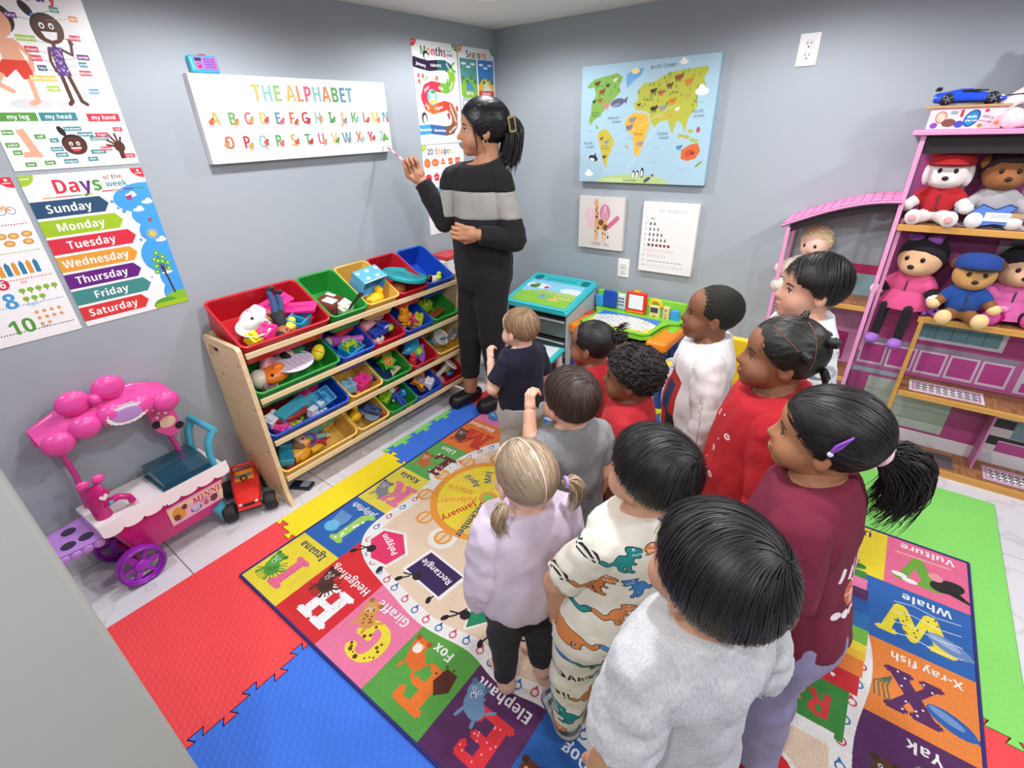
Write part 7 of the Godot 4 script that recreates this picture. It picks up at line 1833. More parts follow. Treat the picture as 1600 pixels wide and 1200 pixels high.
# a generic sitting or lying soft toy: s = sitting height
func plush(nm: String, label: String, at: Vector3, turn: float, s: float, c: Dictionary) -> Node3D:
	var t := thing(nm, label, "soft toy", at, turn, "soft toys in the doll house")
	var body := MB.new()
	var d := Sdf.new().ell(V(0, 0.26, 0) * s, V(0.19, 0.25, 0.16) * s, 0.06 * s)
	d.noise = noise(14.0 / s, 5, 2); d.namp = 0.006 * s
	var leg: float = c.get("leg", 0.0)
	for x in [-1, 1]:
		if leg > 0: d.cap(V(x * 0.1, 0.1, -0.1) * s, V(x * 0.13, 0.06, -0.24) * s, 0.07 * s, 0.06 * s, 0.04 * s).cap(V(x * 0.13, 0.06, -0.24) * s, V(x * 0.14, 0.06 - leg, -0.27) * s, 0.06 * s, 0.055 * s, 0.03 * s)
		else: d.cap(V(x * 0.1, 0.09, -0.08) * s, V(x * 0.19, 0.09, -0.3) * s, 0.09 * s, 0.085 * s, 0.04 * s)
		d.cap(V(x * 0.15, 0.4, 0) * s, V(x * 0.32, 0.24, -0.12) * s, 0.07 * s, 0.075 * s, 0.05 * s)
	d.net(body, s * 0.03)
	part(t, "body", body, fabric(c.body))
	var hm := MB.new()
	Sdf.new().ell(V(0, 0.66, -0.01) * s, V(0.24, 0.22, 0.2) * s, 0.05 * s).ell(V(0, 0.58, -0.15) * s, V(0.13, 0.09, 0.1) * s, 0.06 * s).net(hm, s * 0.03)
	part(t, "head", hm, fabric(c.head))
	part(t, "nose", MB.new().ell(V(0, 0.61, -0.25) * s, V(0.04, 0.03, 0.025) * s, 10), m("1a1416", 0.3))
	for x in [-1, 1]:
		part(t, "eye", MB.new().ell(V(x * 0.085, 0.7, -0.195) * s, V(0.028, 0.034, 0.02) * s, 10), m("1a1416", 0.2))
		if c.has("ear"): part(t, "ear", MB.new().ell(V(x * 0.22, 0.8 if not c.get("flop", false) else 0.64, 0.0) * s, (V(0.08, 0.09, 0.04) if not c.get("flop", false) else V(0.06, 0.15, 0.08)) * s, 12), fabric(c.ear))
		part(t, "paw", MB.new().ell(V(x * 0.33, 0.23, -0.13) * s, V(0.085, 0.08, 0.08) * s, 12), fabric(c.get("paw", c.body)))
		if leg > 0: part(t, "foot", MB.new().ell(V(x * 0.14, 0.03 - leg, -0.31) * s, V(0.085, 0.075, 0.13) * s, 12), fabric(c.get("foot", c.body)))
		else:
			var f := part(t, "foot", MB.new().ell(V(x * 0.2, 0.1, -0.33) * s, V(0.1, 0.11, 0.08) * s, 14), fabric(c.get("foot", c.body)))
			if c.has("pad"): part(f, "pad", MB.new().ell(V(x * 0.2, 0.1, -0.405) * s, V(0.05, 0.05, 0.015) * s, 10), fabric(c.pad))
	if c.has("vest"):
		var v := MB.new()
		var e := Sdf.new().ell(V(0, 0.28, 0) * s, V(0.21, 0.25, 0.18) * s, 0.05 * s)
		for x in [-1, 1]: e.cap(V(x * 0.15, 0.41, 0) * s, V(x * 0.22, 0.34, -0.05) * s, 0.085 * s, 0.088 * s, 0.04 * s)
		e.plane(V(0, -1, 0), V(0, 0.16 if not c.get("skirt", false) else 0.1, 0) * s).plane(V(0, 1, 0), V(0, 0.5, 0) * s)
		e.net(v, s * 0.03)
		part(t, "vest", v, fabric(c.vest))
		part(t, "zip", MB.new().box(V(0, 0.3, -0.183) * s, V(0.015, 0.24, 0.01) * s), m("3a3a40", 0.5))
	if c.get("skirt", false): part(t, "skirt", MB.new().lathe([Vector2(0.2, 0.28) * s, Vector2(0.27, 0.16) * s, Vector2(0.31, 0.06) * s, Vector2(0.28, 0.06) * s, Vector2(0.18, 0.2) * s], 20), fabric(c.vest))
	if c.has("cap"):
		part(t, "cap", MB.new().lathe([Vector2(0.25, 0.76) * s, Vector2(0.265, 0.8) * s, Vector2(0.24, 0.9) * s, Vector2(0.14, 0.95) * s, Vector2(0.001, 0.96) * s], 20), fabric(c.cap))
		part(t, "cap_brim", MB.new().ell(V(0, 0.79, -0.2) * s, V(0.2, 0.02, 0.12) * s, 14), fabric(c.get("brim", c.cap)))
	if c.has("hair"):
		var h := MB.new()
		var e := Sdf.new().ell(V(0, 0.72, 0.03) * s, V(0.27, 0.25, 0.22) * s, 0.05 * s)
		e.noise = noise(9.0 / s, 9, 2); e.namp = 0.06 * s if c.get("shaggy", false) else 0.012 * s
		e.plane(V(0, -1, -0.9), V(0, 0.74, -0.1) * s)
		e.net(h, s * 0.03)
		part(t, "hair", h, fabric(c.hair))
	if c.has("bow"):
		for x in [-1, 1]: part(t, "bow_loop", MB.new().ell(V(x * 0.09, 0.93, -0.05) * s, V(0.09, 0.06, 0.04) * s, 12), fabric(c.bow))
	return t

func soft_toys() -> void:
	var W := PI / 2
	plush("plush_bear", "white soft toy in a red cap and red vest on the doll house top shelf", V(-0.10, 1.043, 2.225), W - 0.1, 0.27, {"body": "e6dedb", "head": "ece6e2", "ear": "e6dedb", "flop": true, "vest": "b01c24", "cap": "a81820", "pad": "e8a0a8"})
	var g := plush("plush_doll", "brown soft toy with shaggy dark hair holding a blue toy guitar", V(-0.085, 1.043, 2.385), W + 0.1, 0.27, {"body": "a9a6aa", "head": "9a6238", "ear": "9a6238", "hair": "2e2026", "shaggy": true, "foot": "e8e4e6"})
	var gt := thing("toy_guitar", "small blue and white toy guitar in the shaggy soft toy's arms", "toy guitar", V(-0.178, 1.09, 2.40), W)
	part(gt, "body", MB.new().ext(P([-0.07, -0.02, -0.045, -0.04, 0.0, -0.03, 0.035, -0.035, 0.045, -0.01, 0.03, 0.01, 0.045, 0.03, 0.02, 0.04, -0.01, 0.022, -0.05, 0.038, -0.075, 0.01]), 0.012, 0.003, turn_to(V(0, PI, 0), V(0, 0, 0.006))), plastic("5a82d0"))
	part(gt, "pick_guard", MB.new().box(V(0, -0.004, -0.007), V(0.07, 0.03, 0.002)), plastic("e8ecf4"))
	part(gt, "neck", MB.new().box(V(-0.085, 0.004, -0.005), V(0.10, 0.013, 0.006)), m("c89a60", 0.5))
	for i in 3: part(gt, "string", MB.new().tube([V(0.02, -0.006 + i * 0.005, -0.0085), V(-0.13, 0.0 + i * 0.004, -0.0085)], 0.0006, 4), m("c8c8c8", 0.3))
	plush("plush_doll", "dark haired rag doll in a pink dress with long black legs and purple shoes", V(-0.115, 0.695, 2.235), W - 0.35, 0.31, {"body": "17131a", "head": "d8ac84", "hair": "17131a", "vest": "cf4f82", "skirt": true, "paw": "f0eef0", "foot": "a068c0", "leg": 0.42, "bow": "8a4aa0"})
	plush("plush_bear", "brown soft toy in a blue vest and blue cap sitting on the shelf edge", V(-0.165, 0.697, 2.405), W + 0.05, 0.27, {"body": "8a5a30", "head": "c8965a", "ear": "6a3f26", "vest": "1f4a94", "cap": "1c3f88", "brim": "18202e", "paw": "ecc890", "foot": "ecc890"})
	plush("plush_doll", "rag doll in a pink and mauve paw-print dress at the shelf's right side", V(-0.075, 0.697, 2.535), W + 0.2, 0.29, {"body": "17131a", "head": "d8ac8a", "hair": "17131a", "vest": "d868a8", "skirt": true, "paw": "f0eef0", "foot": "d84a9a"})
	var pb := plush("plush_ball", "small round purple soft toy beside the brown soft toy", V(-0.15, 0.697, 2.318), W, 0.085, {"body": "9a5cc0", "head": "a468c8", "ear": "9a5cc0"})
	plush("plush_dog", "tan soft toy dog sitting low in the doll house behind the dark haired boy", V(-0.10, 0.366, 1.86), W - 0.3, 0.20, {"body": "b87a3c", "head": "c08a4a", "ear": "8a5426", "flop": true})
	# shiny pink bag
	var b := thing("toy_purse", "shiny magenta toy purse with a bow beside the brown soft toy", "toy purse", V(-0.15, 0.694, 2.50), W)
	part(b, "pouch", MB.new().ell(V(0, 0.03, 0), V(0.045, 0.03, 0.03), 16), m("d02a8c", 0.15, {"metallic": 0.5}))
	for x in [-1, 1]: part(b, "bow_loop", MB.new().ell(V(x * 0.022, 0.065, -0.01), V(0.022, 0.014, 0.01), 12), m("f08ab8", 0.3))
	# cream baby doll on the low side's top floor
	var bd := thing("baby_doll", "blond baby doll in a cream knitted suit in the doll house's arched room", "doll", V(-0.10, 0.699, 1.855), W - 0.25, "")
	var mb := MB.new()
	var d := Sdf.new().ell(V(0, 0.09, 0), V(0.07, 0.085, 0.055), 0.02)
	d.noise = noise(60.0, 3, 2); d.namp = 0.003
	d.cap(V(-0.05, 0.14, 0), V(-0.095, 0.13, -0.06), 0.028, 0.03, 0.02).cap(V(0.05, 0.14, 0), V(0.11, 0.10, -0.03), 0.028, 0.03, 0.02)
	for x in [-1, 1]: d.cap(V(x * 0.04, 0.035, -0.03), V(x * 0.075, 0.04, -0.10), 0.034, 0.034, 0.02)
	d.net(mb, 0.007)
	part(bd, "knitted_suit", mb, fabric("d9cdbb"))
	mb = MB.new()
	Sdf.new().ell(V(0, 0.225, 0), V(0.058, 0.06, 0.055), 0.02).ell(V(0, 0.205, -0.03), V(0.042, 0.035, 0.03), 0.02).net(mb, 0.006)
	part(bd, "head", mb, m("e3b9a2", 0.5))
	mb = MB.new()
	d = Sdf.new().ell(V(0, 0.238, 0.012), V(0.064, 0.06, 0.058), 0.02)
	d.noise = noise(70.0, 6, 2); d.namp = 0.012
	d.plane(V(0, -1, -0.8), V(0, 0.245, -0.03)); d.net(mb, 0.005)
	part(bd, "curly_hair", mb, m("d8c094", 0.8))
	for x in [-1, 1]:
		part(bd, "eye", MB.new().ell(V(x * 0.021, 0.222, -0.055), V(0.007, 0.009, 0.005), 10), m("20181c", 0.2))
		part(bd, "hand", MB.new().ell(V(x * 0.1, 0.125 if x < 0 else 0.095, -0.085 if x < 0 else -0.05), V(0.018, 0.02, 0.018), 10), m("e3b9a2", 0.5))
		part(bd, "cuff", MB.new().torus(V(x * 0.097, 0.128 if x < 0 else 0.098, -0.07 if x < 0 else -0.04), 0.024, 0.008, 14, 8), fabric("efe8da"))
	part(bd, "mouth", MB.new().ell(V(0, 0.197, -0.060), V(0.009, 0.003, 0.003), 8), m("b8605c", 0.5))
	# things on the roof: boxed set standing as a stand, plank, blue sports car, pale bear
	var k := Ink.new(220, 80, 2.0, Color("f2d4dc"), FN)
	k.circ(36, 34, 18, Color("c86a5a"), 24); k.circ(36, 34, 14, Color("e8c8b0"), 19); k.rect(62, 10, 22, 14, Color("8fa4ac")); k.circ(64, 56, 22, Color("7a4a40"), 16); k.circ(20, 66, 12, Color("7a4ab0")); k.circ(96, 62, 14, Color("3a4ac0")); k.rect(92, 6, 10, 28, Color("b83a3a"))
	k.circ(130, 40, 22, Color("1f4f9a"), 34, 0.3); k.circ(130, 40, 17, Color("2a86b8"), 27, 0.3); k.text("dolls", 130, 34, 9, Color.WHITE); k.text("play set", 130, 48, 7, Color.WHITE)
	k.text("ABCs", 176, 36, 10, Color("6a3a40"), 0.5, 0.2); k.text("and me", 172, 52, 8, Color("6a3a40"), 0.5, 0.2); k.circ(168, 12, 7, Color("c83a5a")); k.circ(160, 68, 8, Color("b8783a")); k.circ(206, 60, 8, Color("e8a05a"))
	var bx := thing("toy_box", "pink printed toy box lying on the doll house roof under the blue car", "box", V(-0.09, 1.368, 2.215), W)
	part(bx, "carton", MB.new().box(V(0, 0.034, 0), V(0.205, 0.067, 0.10), 0.001), m("eccdd6", 0.5))
	part(bx, "front_print", MB.new().pic(V(0.1, 0.066, -0.0505), V(-0.1, 0.066, -0.0505), V(-0.1, 0.001, -0.0505), V(0.1, 0.001, -0.0505)), printed(k.tex(), 0.4))
	solo("wooden_plank", MB.new().box(V(0, 0.004, 0), V(0.235, 0.008, 0.11), 0.001), m("c09a68", 0.6), "thin wooden plank on the pink box under the blue car", "plank", V(-0.092, 1.4355, 2.21), V(0, W, 0))
	sports_car(V(-0.10, 1.4435, 2.208), W + 0.05)
	var be := plush("plush_bear", "pale pink soft toy on the doll house roof at the frame's right edge", V(-0.085, 1.368, 2.415), W - 0.2, 0.30, {"body": "eedadd", "head": "f2e2e2", "ear": "eedadd"})
	solo("car_antenna", MB.new().tube([V(0, 0, 0), V(0.0, 0.004, 0.06), V(0.01, 0.006, 0.13)], 0.002, 6), m("1c1c20", 0.4), "thin black cable running from the blue toy car's nose", "cable", V(-0.11, 1.468, 2.305))

func sports_car(at: Vector3, turn: float) -> void:
	var t := thing("toy_sports_car", "blue toy sports car with black wheels on the doll house roof", "toy car", at, turn)
	var bl := m("1f4fd8", 0.2); var bk := m("16161a", 0.4)
	# nose towards -x of the car frame (world +z)
	var rows := []
	for q in [[-0.098, 0.024, 0.010, 0.020], [-0.085, 0.037, 0.008, 0.027], [-0.05, 0.042, 0.007, 0.034], [-0.025, 0.043, 0.007, 0.041], [0.0, 0.043, 0.007, 0.051], [0.03, 0.043, 0.007, 0.052], [0.065, 0.043, 0.007, 0.045], [0.092, 0.041, 0.008, 0.040], [0.1, 0.037, 0.012, 0.036]]:
		var r := []
		for k in 16:
			var a := TAU * k / 16
			var sx := signf(cos(a)) * pow(absf(cos(a)), 0.5); var sy := signf(sin(a)) * pow(absf(sin(a)), 0.6)
			var taper := 1.0 - 0.28 * clampf(sy, 0, 1) * (1.0 if q[3] > 0.04 else 0.4)
			r.append(V(q[0], (q[2] + q[3]) / 2 + sy * (q[3] - q[2]) / 2, sx * q[1] * taper))
		rows.append(r)
	part(t, "body", MB.new().skin(rows), bl)
	for s in [-1, 1]:
		part(t, "side_window", MB.new().box(V(0.005, 0.042, s * 0.0345), V(0.046, 0.010, 0.006), 0.002, 1), bk)
		part(t, "headlight", MB.new().ell(V(-0.082, 0.024, s * 0.028), V(0.008, 0.004, 0.006), 8), m("e8f0ff", 0.1))
		for x in [-0.06, 0.062]:
			var w := part(t, "wheel", MB.new().lathe([Vector2(0.009, -0.007), Vector2(0.017, -0.007), Vector2(0.019, 0), Vector2(0.017, 0.007), Vector2(0.009, 0.007)], 20, turn_to(V(PI / 2, 0, 0), V(x, 0.019, s * 0.038))), bk)
			for a in 5: part(w, "spoke", MB.new().box(V(0.006, 0, 0), V(0.011, 0.003, 0.002), 0.0, 1, Transform3D(Basis(V(0, 0, 1), a * TAU / 5), V(x, 0.019, s * 0.0465))), m("b8bcc4", 0.25, {"metallic": 0.8}))
	part(t, "windscreen", MB.new().box(V(-0.026, 0.044, 0), V(0.035, 0.003, 0.05), 0.001, 1, Transform3D(Basis(V(0, 0, 1), 0.0), Vector3.ZERO)), bk)
	part(t, "spoiler", MB.new().box(V(0.092, 0.052, 0), V(0.016, 0.012, 0.07), 0.003), bk)
	part(t, "skirt", MB.new().box(V(0, 0.009, 0), V(0.16, 0.006, 0.08), 0.002), bk)
# ---------------------------------------------------------------- people
class Cloth extends Sdf:
	var uo := Vector2.ZERO
	var us := 1.0
	var side := 0.0
	func uvw(p: Vector3) -> Vector2:
		if p.z * side < 0.0: return Vector2(0.98, 0.02)
		return Vector2((p.x - uo.x) * us, (uo.y - p.y) * us)

class Hair extends Sdf:
	# ridged locks that run away from the crown
	var c := Vector3.ZERO
	var pole := Vector3.UP
	var e1 := Vector3.RIGHT
	var e2 := Vector3.BACK
	var amp := 0.0
	var fr := 10.0
	var nz: FastNoiseLite
	var hl := Vector3.UP
	var hd := -9.0
	func set_pole(p: Vector3) -> void:
		pole = p.normalized()
		e1 = pole.cross(Vector3(0.3, 0.2, 1)).normalized()
		e2 = pole.cross(e1)
	func warp(p: Vector3, d: float) -> float:
		if absf(d) > 0.03: return d
		d = maxf(d, hd - p.dot(hl) + 0.009 * nz.get_noise_3dv(p * 55.0))
		if amp <= 0.0: return d
		var q := (p - c).normalized()
		var t := acos(clampf(q.dot(pole), -1, 1))
		var a := atan2(q.dot(e2), q.dot(e1)) + t * 0.7
		return d + amp * nz.get_noise_3d(cos(a) * fr, sin(a) * fr, t * 2.2) * clampf(t * 2.0, 0.15, 1.0)

func torso(s: Sdf, J: Dictionary, t: float) -> void:
	var k: float = J.k
	s.cap(J.sh[0].lerp(J.sh[1], 0.22), J.sh[1].lerp(J.sh[0], 0.22), (0.05 + 0.0) * k + t, 0.05 * k + t, 0.05)
	s.ell(J.chest, V(0.104, 0.12, 0.08) * k * J.bulk + Vector3.ONE * t, 0.06)
	s.ell(J.belly, V(0.098, 0.12, 0.085) * k * J.bulk + Vector3.ONE * t, 0.06)
	s.ell(J.pelvis, V(0.102, 0.09, 0.088) * k * J.bulk + Vector3.ONE * t, 0.05)

func leg_caps(s: Sdf, J: Dictionary, i: int, t: float) -> void:
	var k: float = J.k * J.bulk
	s.cap(J.hip[i], J.knee[i], 0.062 * k + t, 0.043 * k + t, 0.03)
	s.cap(J.knee[i], J.ankle[i], 0.043 * k + t, 0.028 * k + t, 0.02)

func person(c: Dictionary) -> Node3D:
	var t := thing("person", c.label, "person", V(c.at.x, c.get("y0", 0.0165), c.at.y), c.turn, c.get("group", "children watching the teacher"))
	var inv := t.transform.affine_inverse()
	var h: float = c.h
	var adult: bool = c.get("adult", false)
	var hs: float = c.get("hs", 0.93 + (h - 0.95) * 0.35)
	var k: float = c.get("k", h / 0.95)
	var J := {"k": k, "bulk": c.get("bulk", 1.0)}
	var lean: Vector3 = c.get("lean", Vector3.ZERO)
	var hc := V(0, h - 0.098 * hs, 0) + lean
	if c.has("head"): hc = inv * c.head
	var sy: float = hc.y - 0.105 * hs - 0.028 * k
	if adult: sy = hc.y - 0.105 * hs - 0.055
	var hy: float = h * (0.50 if adult else 0.435)
	var up := V(hc.x, 0, hc.z)
	var hipo := up * 0.25
	var sw: float = c.get("sw", 0.094 * k)
	J.sh = [V(-sw, sy - 0.025 * k, 0.008) + up * 0.9, V(sw, sy - 0.025 * k, 0.008) + up * 0.9]
	if c.has("sh"): J.sh = [inv * c.sh[0], inv * c.sh[1]]
	J.chest = V(0, lerpf(hy, sy, 0.68), -0.004) + up * 0.8
	J.belly = V(0, lerpf(hy, sy, 0.32), -0.010) + up * 0.5
	J.pelvis = V(0, hy + 0.012, 0.006) + hipo
	J.hip = [V(-0.048 * k, hy - 0.015, 0) + hipo, V(0.048 * k, hy - 0.015, 0) + hipo]
	var st: Array = c.get("feet", [V(-0.062 * k, 0, 0.0), V(0.062 * k, 0, 0.0)])
	J.ankle = []; J.knee = []
	for i in 2:
		var an: Vector3 = st[i] + V(0, 0.045 * h, 0.012)
		J.ankle.append(an)
		J.knee.append(J.hip[i].lerp(an, 0.48) + V(0, 0, -0.012 * k))
	J.el = []; J.wr = []
	for i in 2:
		var sg := -1.0 if i == 0 else 1.0
		if c.has("el") and c.el[i] != null:
			J.el.append(inv * c.el[i]); J.wr.append(inv * c.wr[i])
		else:
			J.el.append(J.sh[i] + V(sg * 0.046, -0.150, 0.012) * k); J.wr.append(J.sh[i] + V(sg * 0.052, -0.270, -0.025) * k)
	var sk := m(c.skin, 0.55, {"subsurf_scatter_enabled": true, "subsurf_scatter_strength": 0.08})
	var HX := Transform3D(Basis.from_euler(V(c.get("hp", 0.0), c.get("hyaw", 0.0), c.get("hroll", 0.0))).scaled(Vector3.ONE * hs), hc)
	# ---- skin: body, then head, hands and feet on finer grids in the same surface
	var mb := MB.new()
	var b := Sdf.new()
	torso(b, J, -0.004)
	for i in 2:
		leg_caps(b, J, i, -0.003)
		b.cap(J.sh[i], J.el[i], 0.034 * k, 0.028 * k, 0.03)
		b.cap(J.el[i], J.wr[i], 0.029 * k, 0.02 * k, 0.01)
	b.cap(V(0, sy - 0.03 * k, 0.01) + up * 0.92, HX * V(0, -0.05, 0.02), 0.042 * (k if not adult else 1.25), 0.043 * hs, 0.03)
	b.net(mb, 0.0125 if adult else 0.0105)
	var hd := Sdf.new()
	hd.ell(V(0, 0.02, 0.012), V(0.073, 0.078, 0.09), 0.02).ell(V(0, 0.03, -0.032), V(0.058, 0.05, 0.052), 0.03).ell(V(0, -0.045, -0.03), V(0.053, 0.06, 0.057), 0.03)
	var ch: float = c.get("cheek", 0.031)
	hd.cap(V(-0.033, -0.048, -0.047), V(0.033, -0.048, -0.047), ch, ch, 0.02).ell(V(0, -0.088, -0.062), V(0.022, 0.018, 0.02), 0.02)
	hd.cap(V(0, -0.004, -0.079), V(0, -0.034, -0.094), 0.007, 0.0115, 0.012).cap(V(-0.011, -0.037, -0.085), V(0.011, -0.037, -0.085), 0.0085, 0.0085, 0.006)
	hd.ell(V(0, -0.062, -0.086), V(0.018, 0.0062, 0.009), 0.005).ell(V(0, -0.072, -0.084), V(0.016, 0.0068, 0.009), 0.005)
	hd.cap(V(0, -0.05, 0.02), V(0, -0.135, 0.03), 0.042, 0.042, 0.03)
	for s in [-1, 1]:
		hd.ell(V(s * 0.0725, -0.018, 0.010), V(0.009, 0.028, 0.018), 0.006, Basis(V(0, 1, 0), s * 0.35))
		hd.sub(V(s * 0.081, -0.014, 0.004), V(0.006, 0.017, 0.010), 0.004)
		hd.sub(V(s * 0.031, -0.010, -0.092), V(0.017, 0.011, 0.016), 0.012)
	hd.net(mb, 0.0042, HX)
	for i in 2:
		if c.get("hands", [true, true])[i]:
			var d: Vector3 = (J.wr[i] - J.el[i]).normalized()
			var pn: Vector3 = (t.basis.inverse() * c.palm[i]).normalized() if c.has("palm") and c.palm[i] != null else V(1 if i == 0 else -1, 0, -0.3)
			hand(mb, J.wr[i], d, pn, i, (0.98 if adult else 0.62 * k), c.get("curl", [0.35, 0.35])[i])
		if c.get("barefoot", false): foot(mb, J.ankle[i], k, i)
	part(t, "body", mb, sk)
	face(t, HX, c)
	hair_style(t, HX, c)
	clothes(t, J, c, sy, hy, up, k)
	return t

func hand(mb: MB, w: Vector3, d: Vector3, pn: Vector3, side: int, sc: float, curl: float) -> void:
	pn = (pn - d * pn.dot(d)).normalized()
	var lx := d.cross(pn).normalized()       # thumb side
	if side == 1: lx = -lx
	var xf := Transform3D(Basis(lx, d, pn).scaled_local(Vector3.ONE * sc), w)
	var s := Sdf.new()
	s.cap(V(0, -0.02, 0), V(0.0, 0.03, 0), 0.022, 0.025, 0.01).cap(V(-0.02, 0.03, 0), V(-0.022, 0.078, 0), 0.014, 0.012, 0.012).cap(V(0.018, 0.03, 0), V(0.022, 0.08, 0), 0.015, 0.012, 0.012).cap(V(0, 0.03, 0), V(0, 0.08, 0), 0.014, 0.012, 0.012)
	for f in 4:
		var x: float = [-0.029, -0.0105, 0.009, 0.028][f]
		var l: float = [0.056, 0.071, 0.076, 0.068][f]
		var p := V(x, 0.08 + [0.0, 0.006, 0.008, 0.004][f], 0)
		var a: float = curl * 0.8
		for seg in 3:
			var q: Vector3 = p + V(x * 0.06, cos(a), sin(a)) * l * [0.46, 0.31, 0.23][seg]
			s.cap(p, q, 0.0092 - seg * 0.0008, 0.0086 - seg * 0.001, 0.003)
			p = q; a += curl * [1.1, 0.8, 0.5][seg]
	s.cap(V(0.024, 0.015, 0.004), V(0.042, 0.048, 0.012 + 0.01 * curl), 0.014, 0.0115, 0.008).cap(V(0.042, 0.048, 0.012 + 0.01 * curl), V(0.044 - 0.012 * curl, 0.082, 0.018 + 0.025 * curl), 0.0108, 0.0085, 0.004)
	s.net(mb, 0.0036, xf)

func foot(mb: MB, an: Vector3, k: float, side: int) -> void:
	var s := Sdf.new()
	var y0 := -an.y
	s.cap(V(0, 0.01, 0), V(0, y0 + 0.026 * k, 0.012), 0.027 * k, 0.024 * k, 0.02).cap(V(0, y0 + 0.03 * k, 0.0), V(0, y0 + 0.016 * k, -0.075 * k), 0.026 * k, 0.02 * k, 0.02)
	s.cap(V(-0.014 * k, y0 + 0.013 * k, -0.085 * k), V(0.014 * k, y0 + 0.013 * k, -0.085 * k), 0.015 * k, 0.015 * k, 0.01)
	for f in 5:
		var x := (f - 2) * 0.0115 * k * (1.0 if side == 1 else -1.0)
		s.cap(V(x, y0 + 0.010 * k, -0.09 * k), V(x * 1.1, y0 + 0.008 * k, (-0.112 + 0.006 * f) * k), (0.0085 - 0.0007 * f) * k, (0.008 - 0.0007 * f) * k, 0.003)
	s.plane(V(0, -1, 0), V(0, y0, 0))
	s.net(mb, 0.004, Transform3D(Basis(), an))

func face(t: Node3D, X: Transform3D, c: Dictionary) -> void:
	var hc: String = c.hairc
	for s in [-1, 1]:
		var e := part(t, "eye", MB.new().ell(V(s * 0.030, -0.010, -0.0665), V(0.0125, 0.0085, 0.009), 14, X), m("ece8e4", 0.25))
		part(e, "iris", MB.new().ell(V(s * 0.0305 - 0.001, -0.010, -0.0738), V(0.0058, 0.0068, 0.0026), 12, X), m(c.get("eyec", "2a1a14"), 0.15))
		part(t, "eyelid", MB.new().tube([X * V(s * 0.017, -0.0065, -0.0765), X * V(s * 0.029, -0.0008, -0.0778), X * V(s * 0.043, -0.007, -0.0705)], 0.0021 * X.basis.x.length(), 6), m("2a1c18", 0.6))
		part(t, "eyebrow", MB.new().tube([X * V(s * 0.014, 0.009, -0.0835), X * V(s * 0.030, 0.0135, -0.0805), X * V(s * 0.046, 0.008, -0.0695)], [0.0022 * X.basis.x.length(), 0.003 * X.basis.x.length(), 0.0015 * X.basis.x.length()], 6), m(hc, 0.8))
	part(t, "lips", MB.new().ell(V(0, -0.0617, -0.0905), V(0.0165, 0.0036, 0.0055), 12, X).ell(V(0, -0.0715, -0.0885), V(0.0145, 0.0042, 0.0058), 12, X), m(c.get("lipc", "a8605a"), 0.45))

# ribbons of hair over the cap ellipsoid
func strands(mb: MB, X: Transform3D, cen: Vector3, rad: Vector3, pole: Vector3, cnt: int, w: float, base: Color, hl: Vector3, hd: float, o := {}) -> void:
	var r := RandomNumberGenerator.new(); r.seed = o.get("seed", 3)
	pole = pole.normalized()
	var e1 := pole.cross(V(0.3, 0.2, 1)).normalized()
	var e2 := pole.cross(e1)
	var tmax: float = o.get("tmax", 2.0)
	var sw: float = o.get("swirl", 0.6)
	for n in cnt:
		var a := r.randf() * TAU
		var t0 := r.randf_range(0.02, tmax * 0.8)
		var len := r.randf_range(0.35, 0.75)
		var lift: float = r.randf_range(0.996, 1.0 + o.get("lift", 0.035))
		var end: float = float(o.get("tip", 0.02)) * r.randf()
		var pts := []
		for q in 7:
			var tt := t0 + len * q / 6.0
			var aa := a + sw * tt
			var dir := pole * cos(tt) + (e1 * cos(aa) + e2 * sin(aa)) * sin(tt)
			var p := cen + dir * rad * (lift + end * q / 6.0)
			if p.dot(hl) < hd - 0.012 * r.randf(): break
			pts.append([p, (dir / rad).normalized()])
		if pts.size() < 3: continue
		var kx := r.randf_range(0.55, 1.5)
		mb.col = Color(base.r * kx, base.g * kx, base.b * kx)
		var bi := mb.v.size()
		var ww := w * r.randf_range(0.6, 1.3)
		for q in pts.size():
			var tg: Vector3 = (pts[mini(q + 1, pts.size() - 1)][0] - pts[maxi(q - 1, 0)][0]).normalized()
			var sd: Vector3 = tg.cross(pts[q][1]).normalized() * ww * 0.5 * (1.0 - 0.85 * float(q) / (pts.size() - 1)) 
			var nn: Vector3 = (X.basis * pts[q][1]).normalized()
			mb.vert(X * (pts[q][0] - sd), nn); mb.vert(X * (pts[q][0] + sd), nn)
		for q in pts.size() - 1:
			mb.tri(bi + q * 2, bi + q * 2 + 1, bi + q * 2 + 3); mb.tri(bi + q * 2, bi + q * 2 + 3, bi + q * 2 + 2)
	mb.col = Color(1, 1, 1)

func tail(mb: MB, X: Transform3D, path: Array, spread: float, cnt: int, w: float, base: Color, sd: int) -> void:
	var r := RandomNumberGenerator.new(); r.seed = sd
	var cv := Curve3D.new()
	for q in path.size():
		var tg: Vector3 = (path[mini(q + 1, path.size() - 1)] - path[maxi(q - 1, 0)]) / 6.0
		cv.add_point(path[q], -tg, tg)
	var ln := cv.get_baked_length()
	for n in cnt:
		var off := V(r.randf_range(-1, 1), r.randf_range(-1, 1), r.randf_range(-1, 1)).limit_length(1.0)
		var drift := V(r.randf_range(-1, 1), r.randf_range(-1, 1), r.randf_range(-1, 1)) * 0.5
		var reach := r.randf_range(0.72, 1.0)
		var pts := []; var rad := []
		for q in 9:
			var f := q / 8.0
			var bulge := minf(1.0, 0.16 + f * 2.6) * (1.0 - 0.35 * f)
			pts.append(X * (cv.sample_baked(ln * f * reach) + (off + drift * f * f) * spread * bulge))
			rad.append(w * X.basis.x.length() * (1.0 - 0.8 * f * f))
		var kx := r.randf_range(0.6, 1.45)
		mb.col = Color(base.r * kx, base.g * kx, base.b * kx)
		mb.tube(pts, rad, 5)
	mb.col = Color(1, 1, 1)

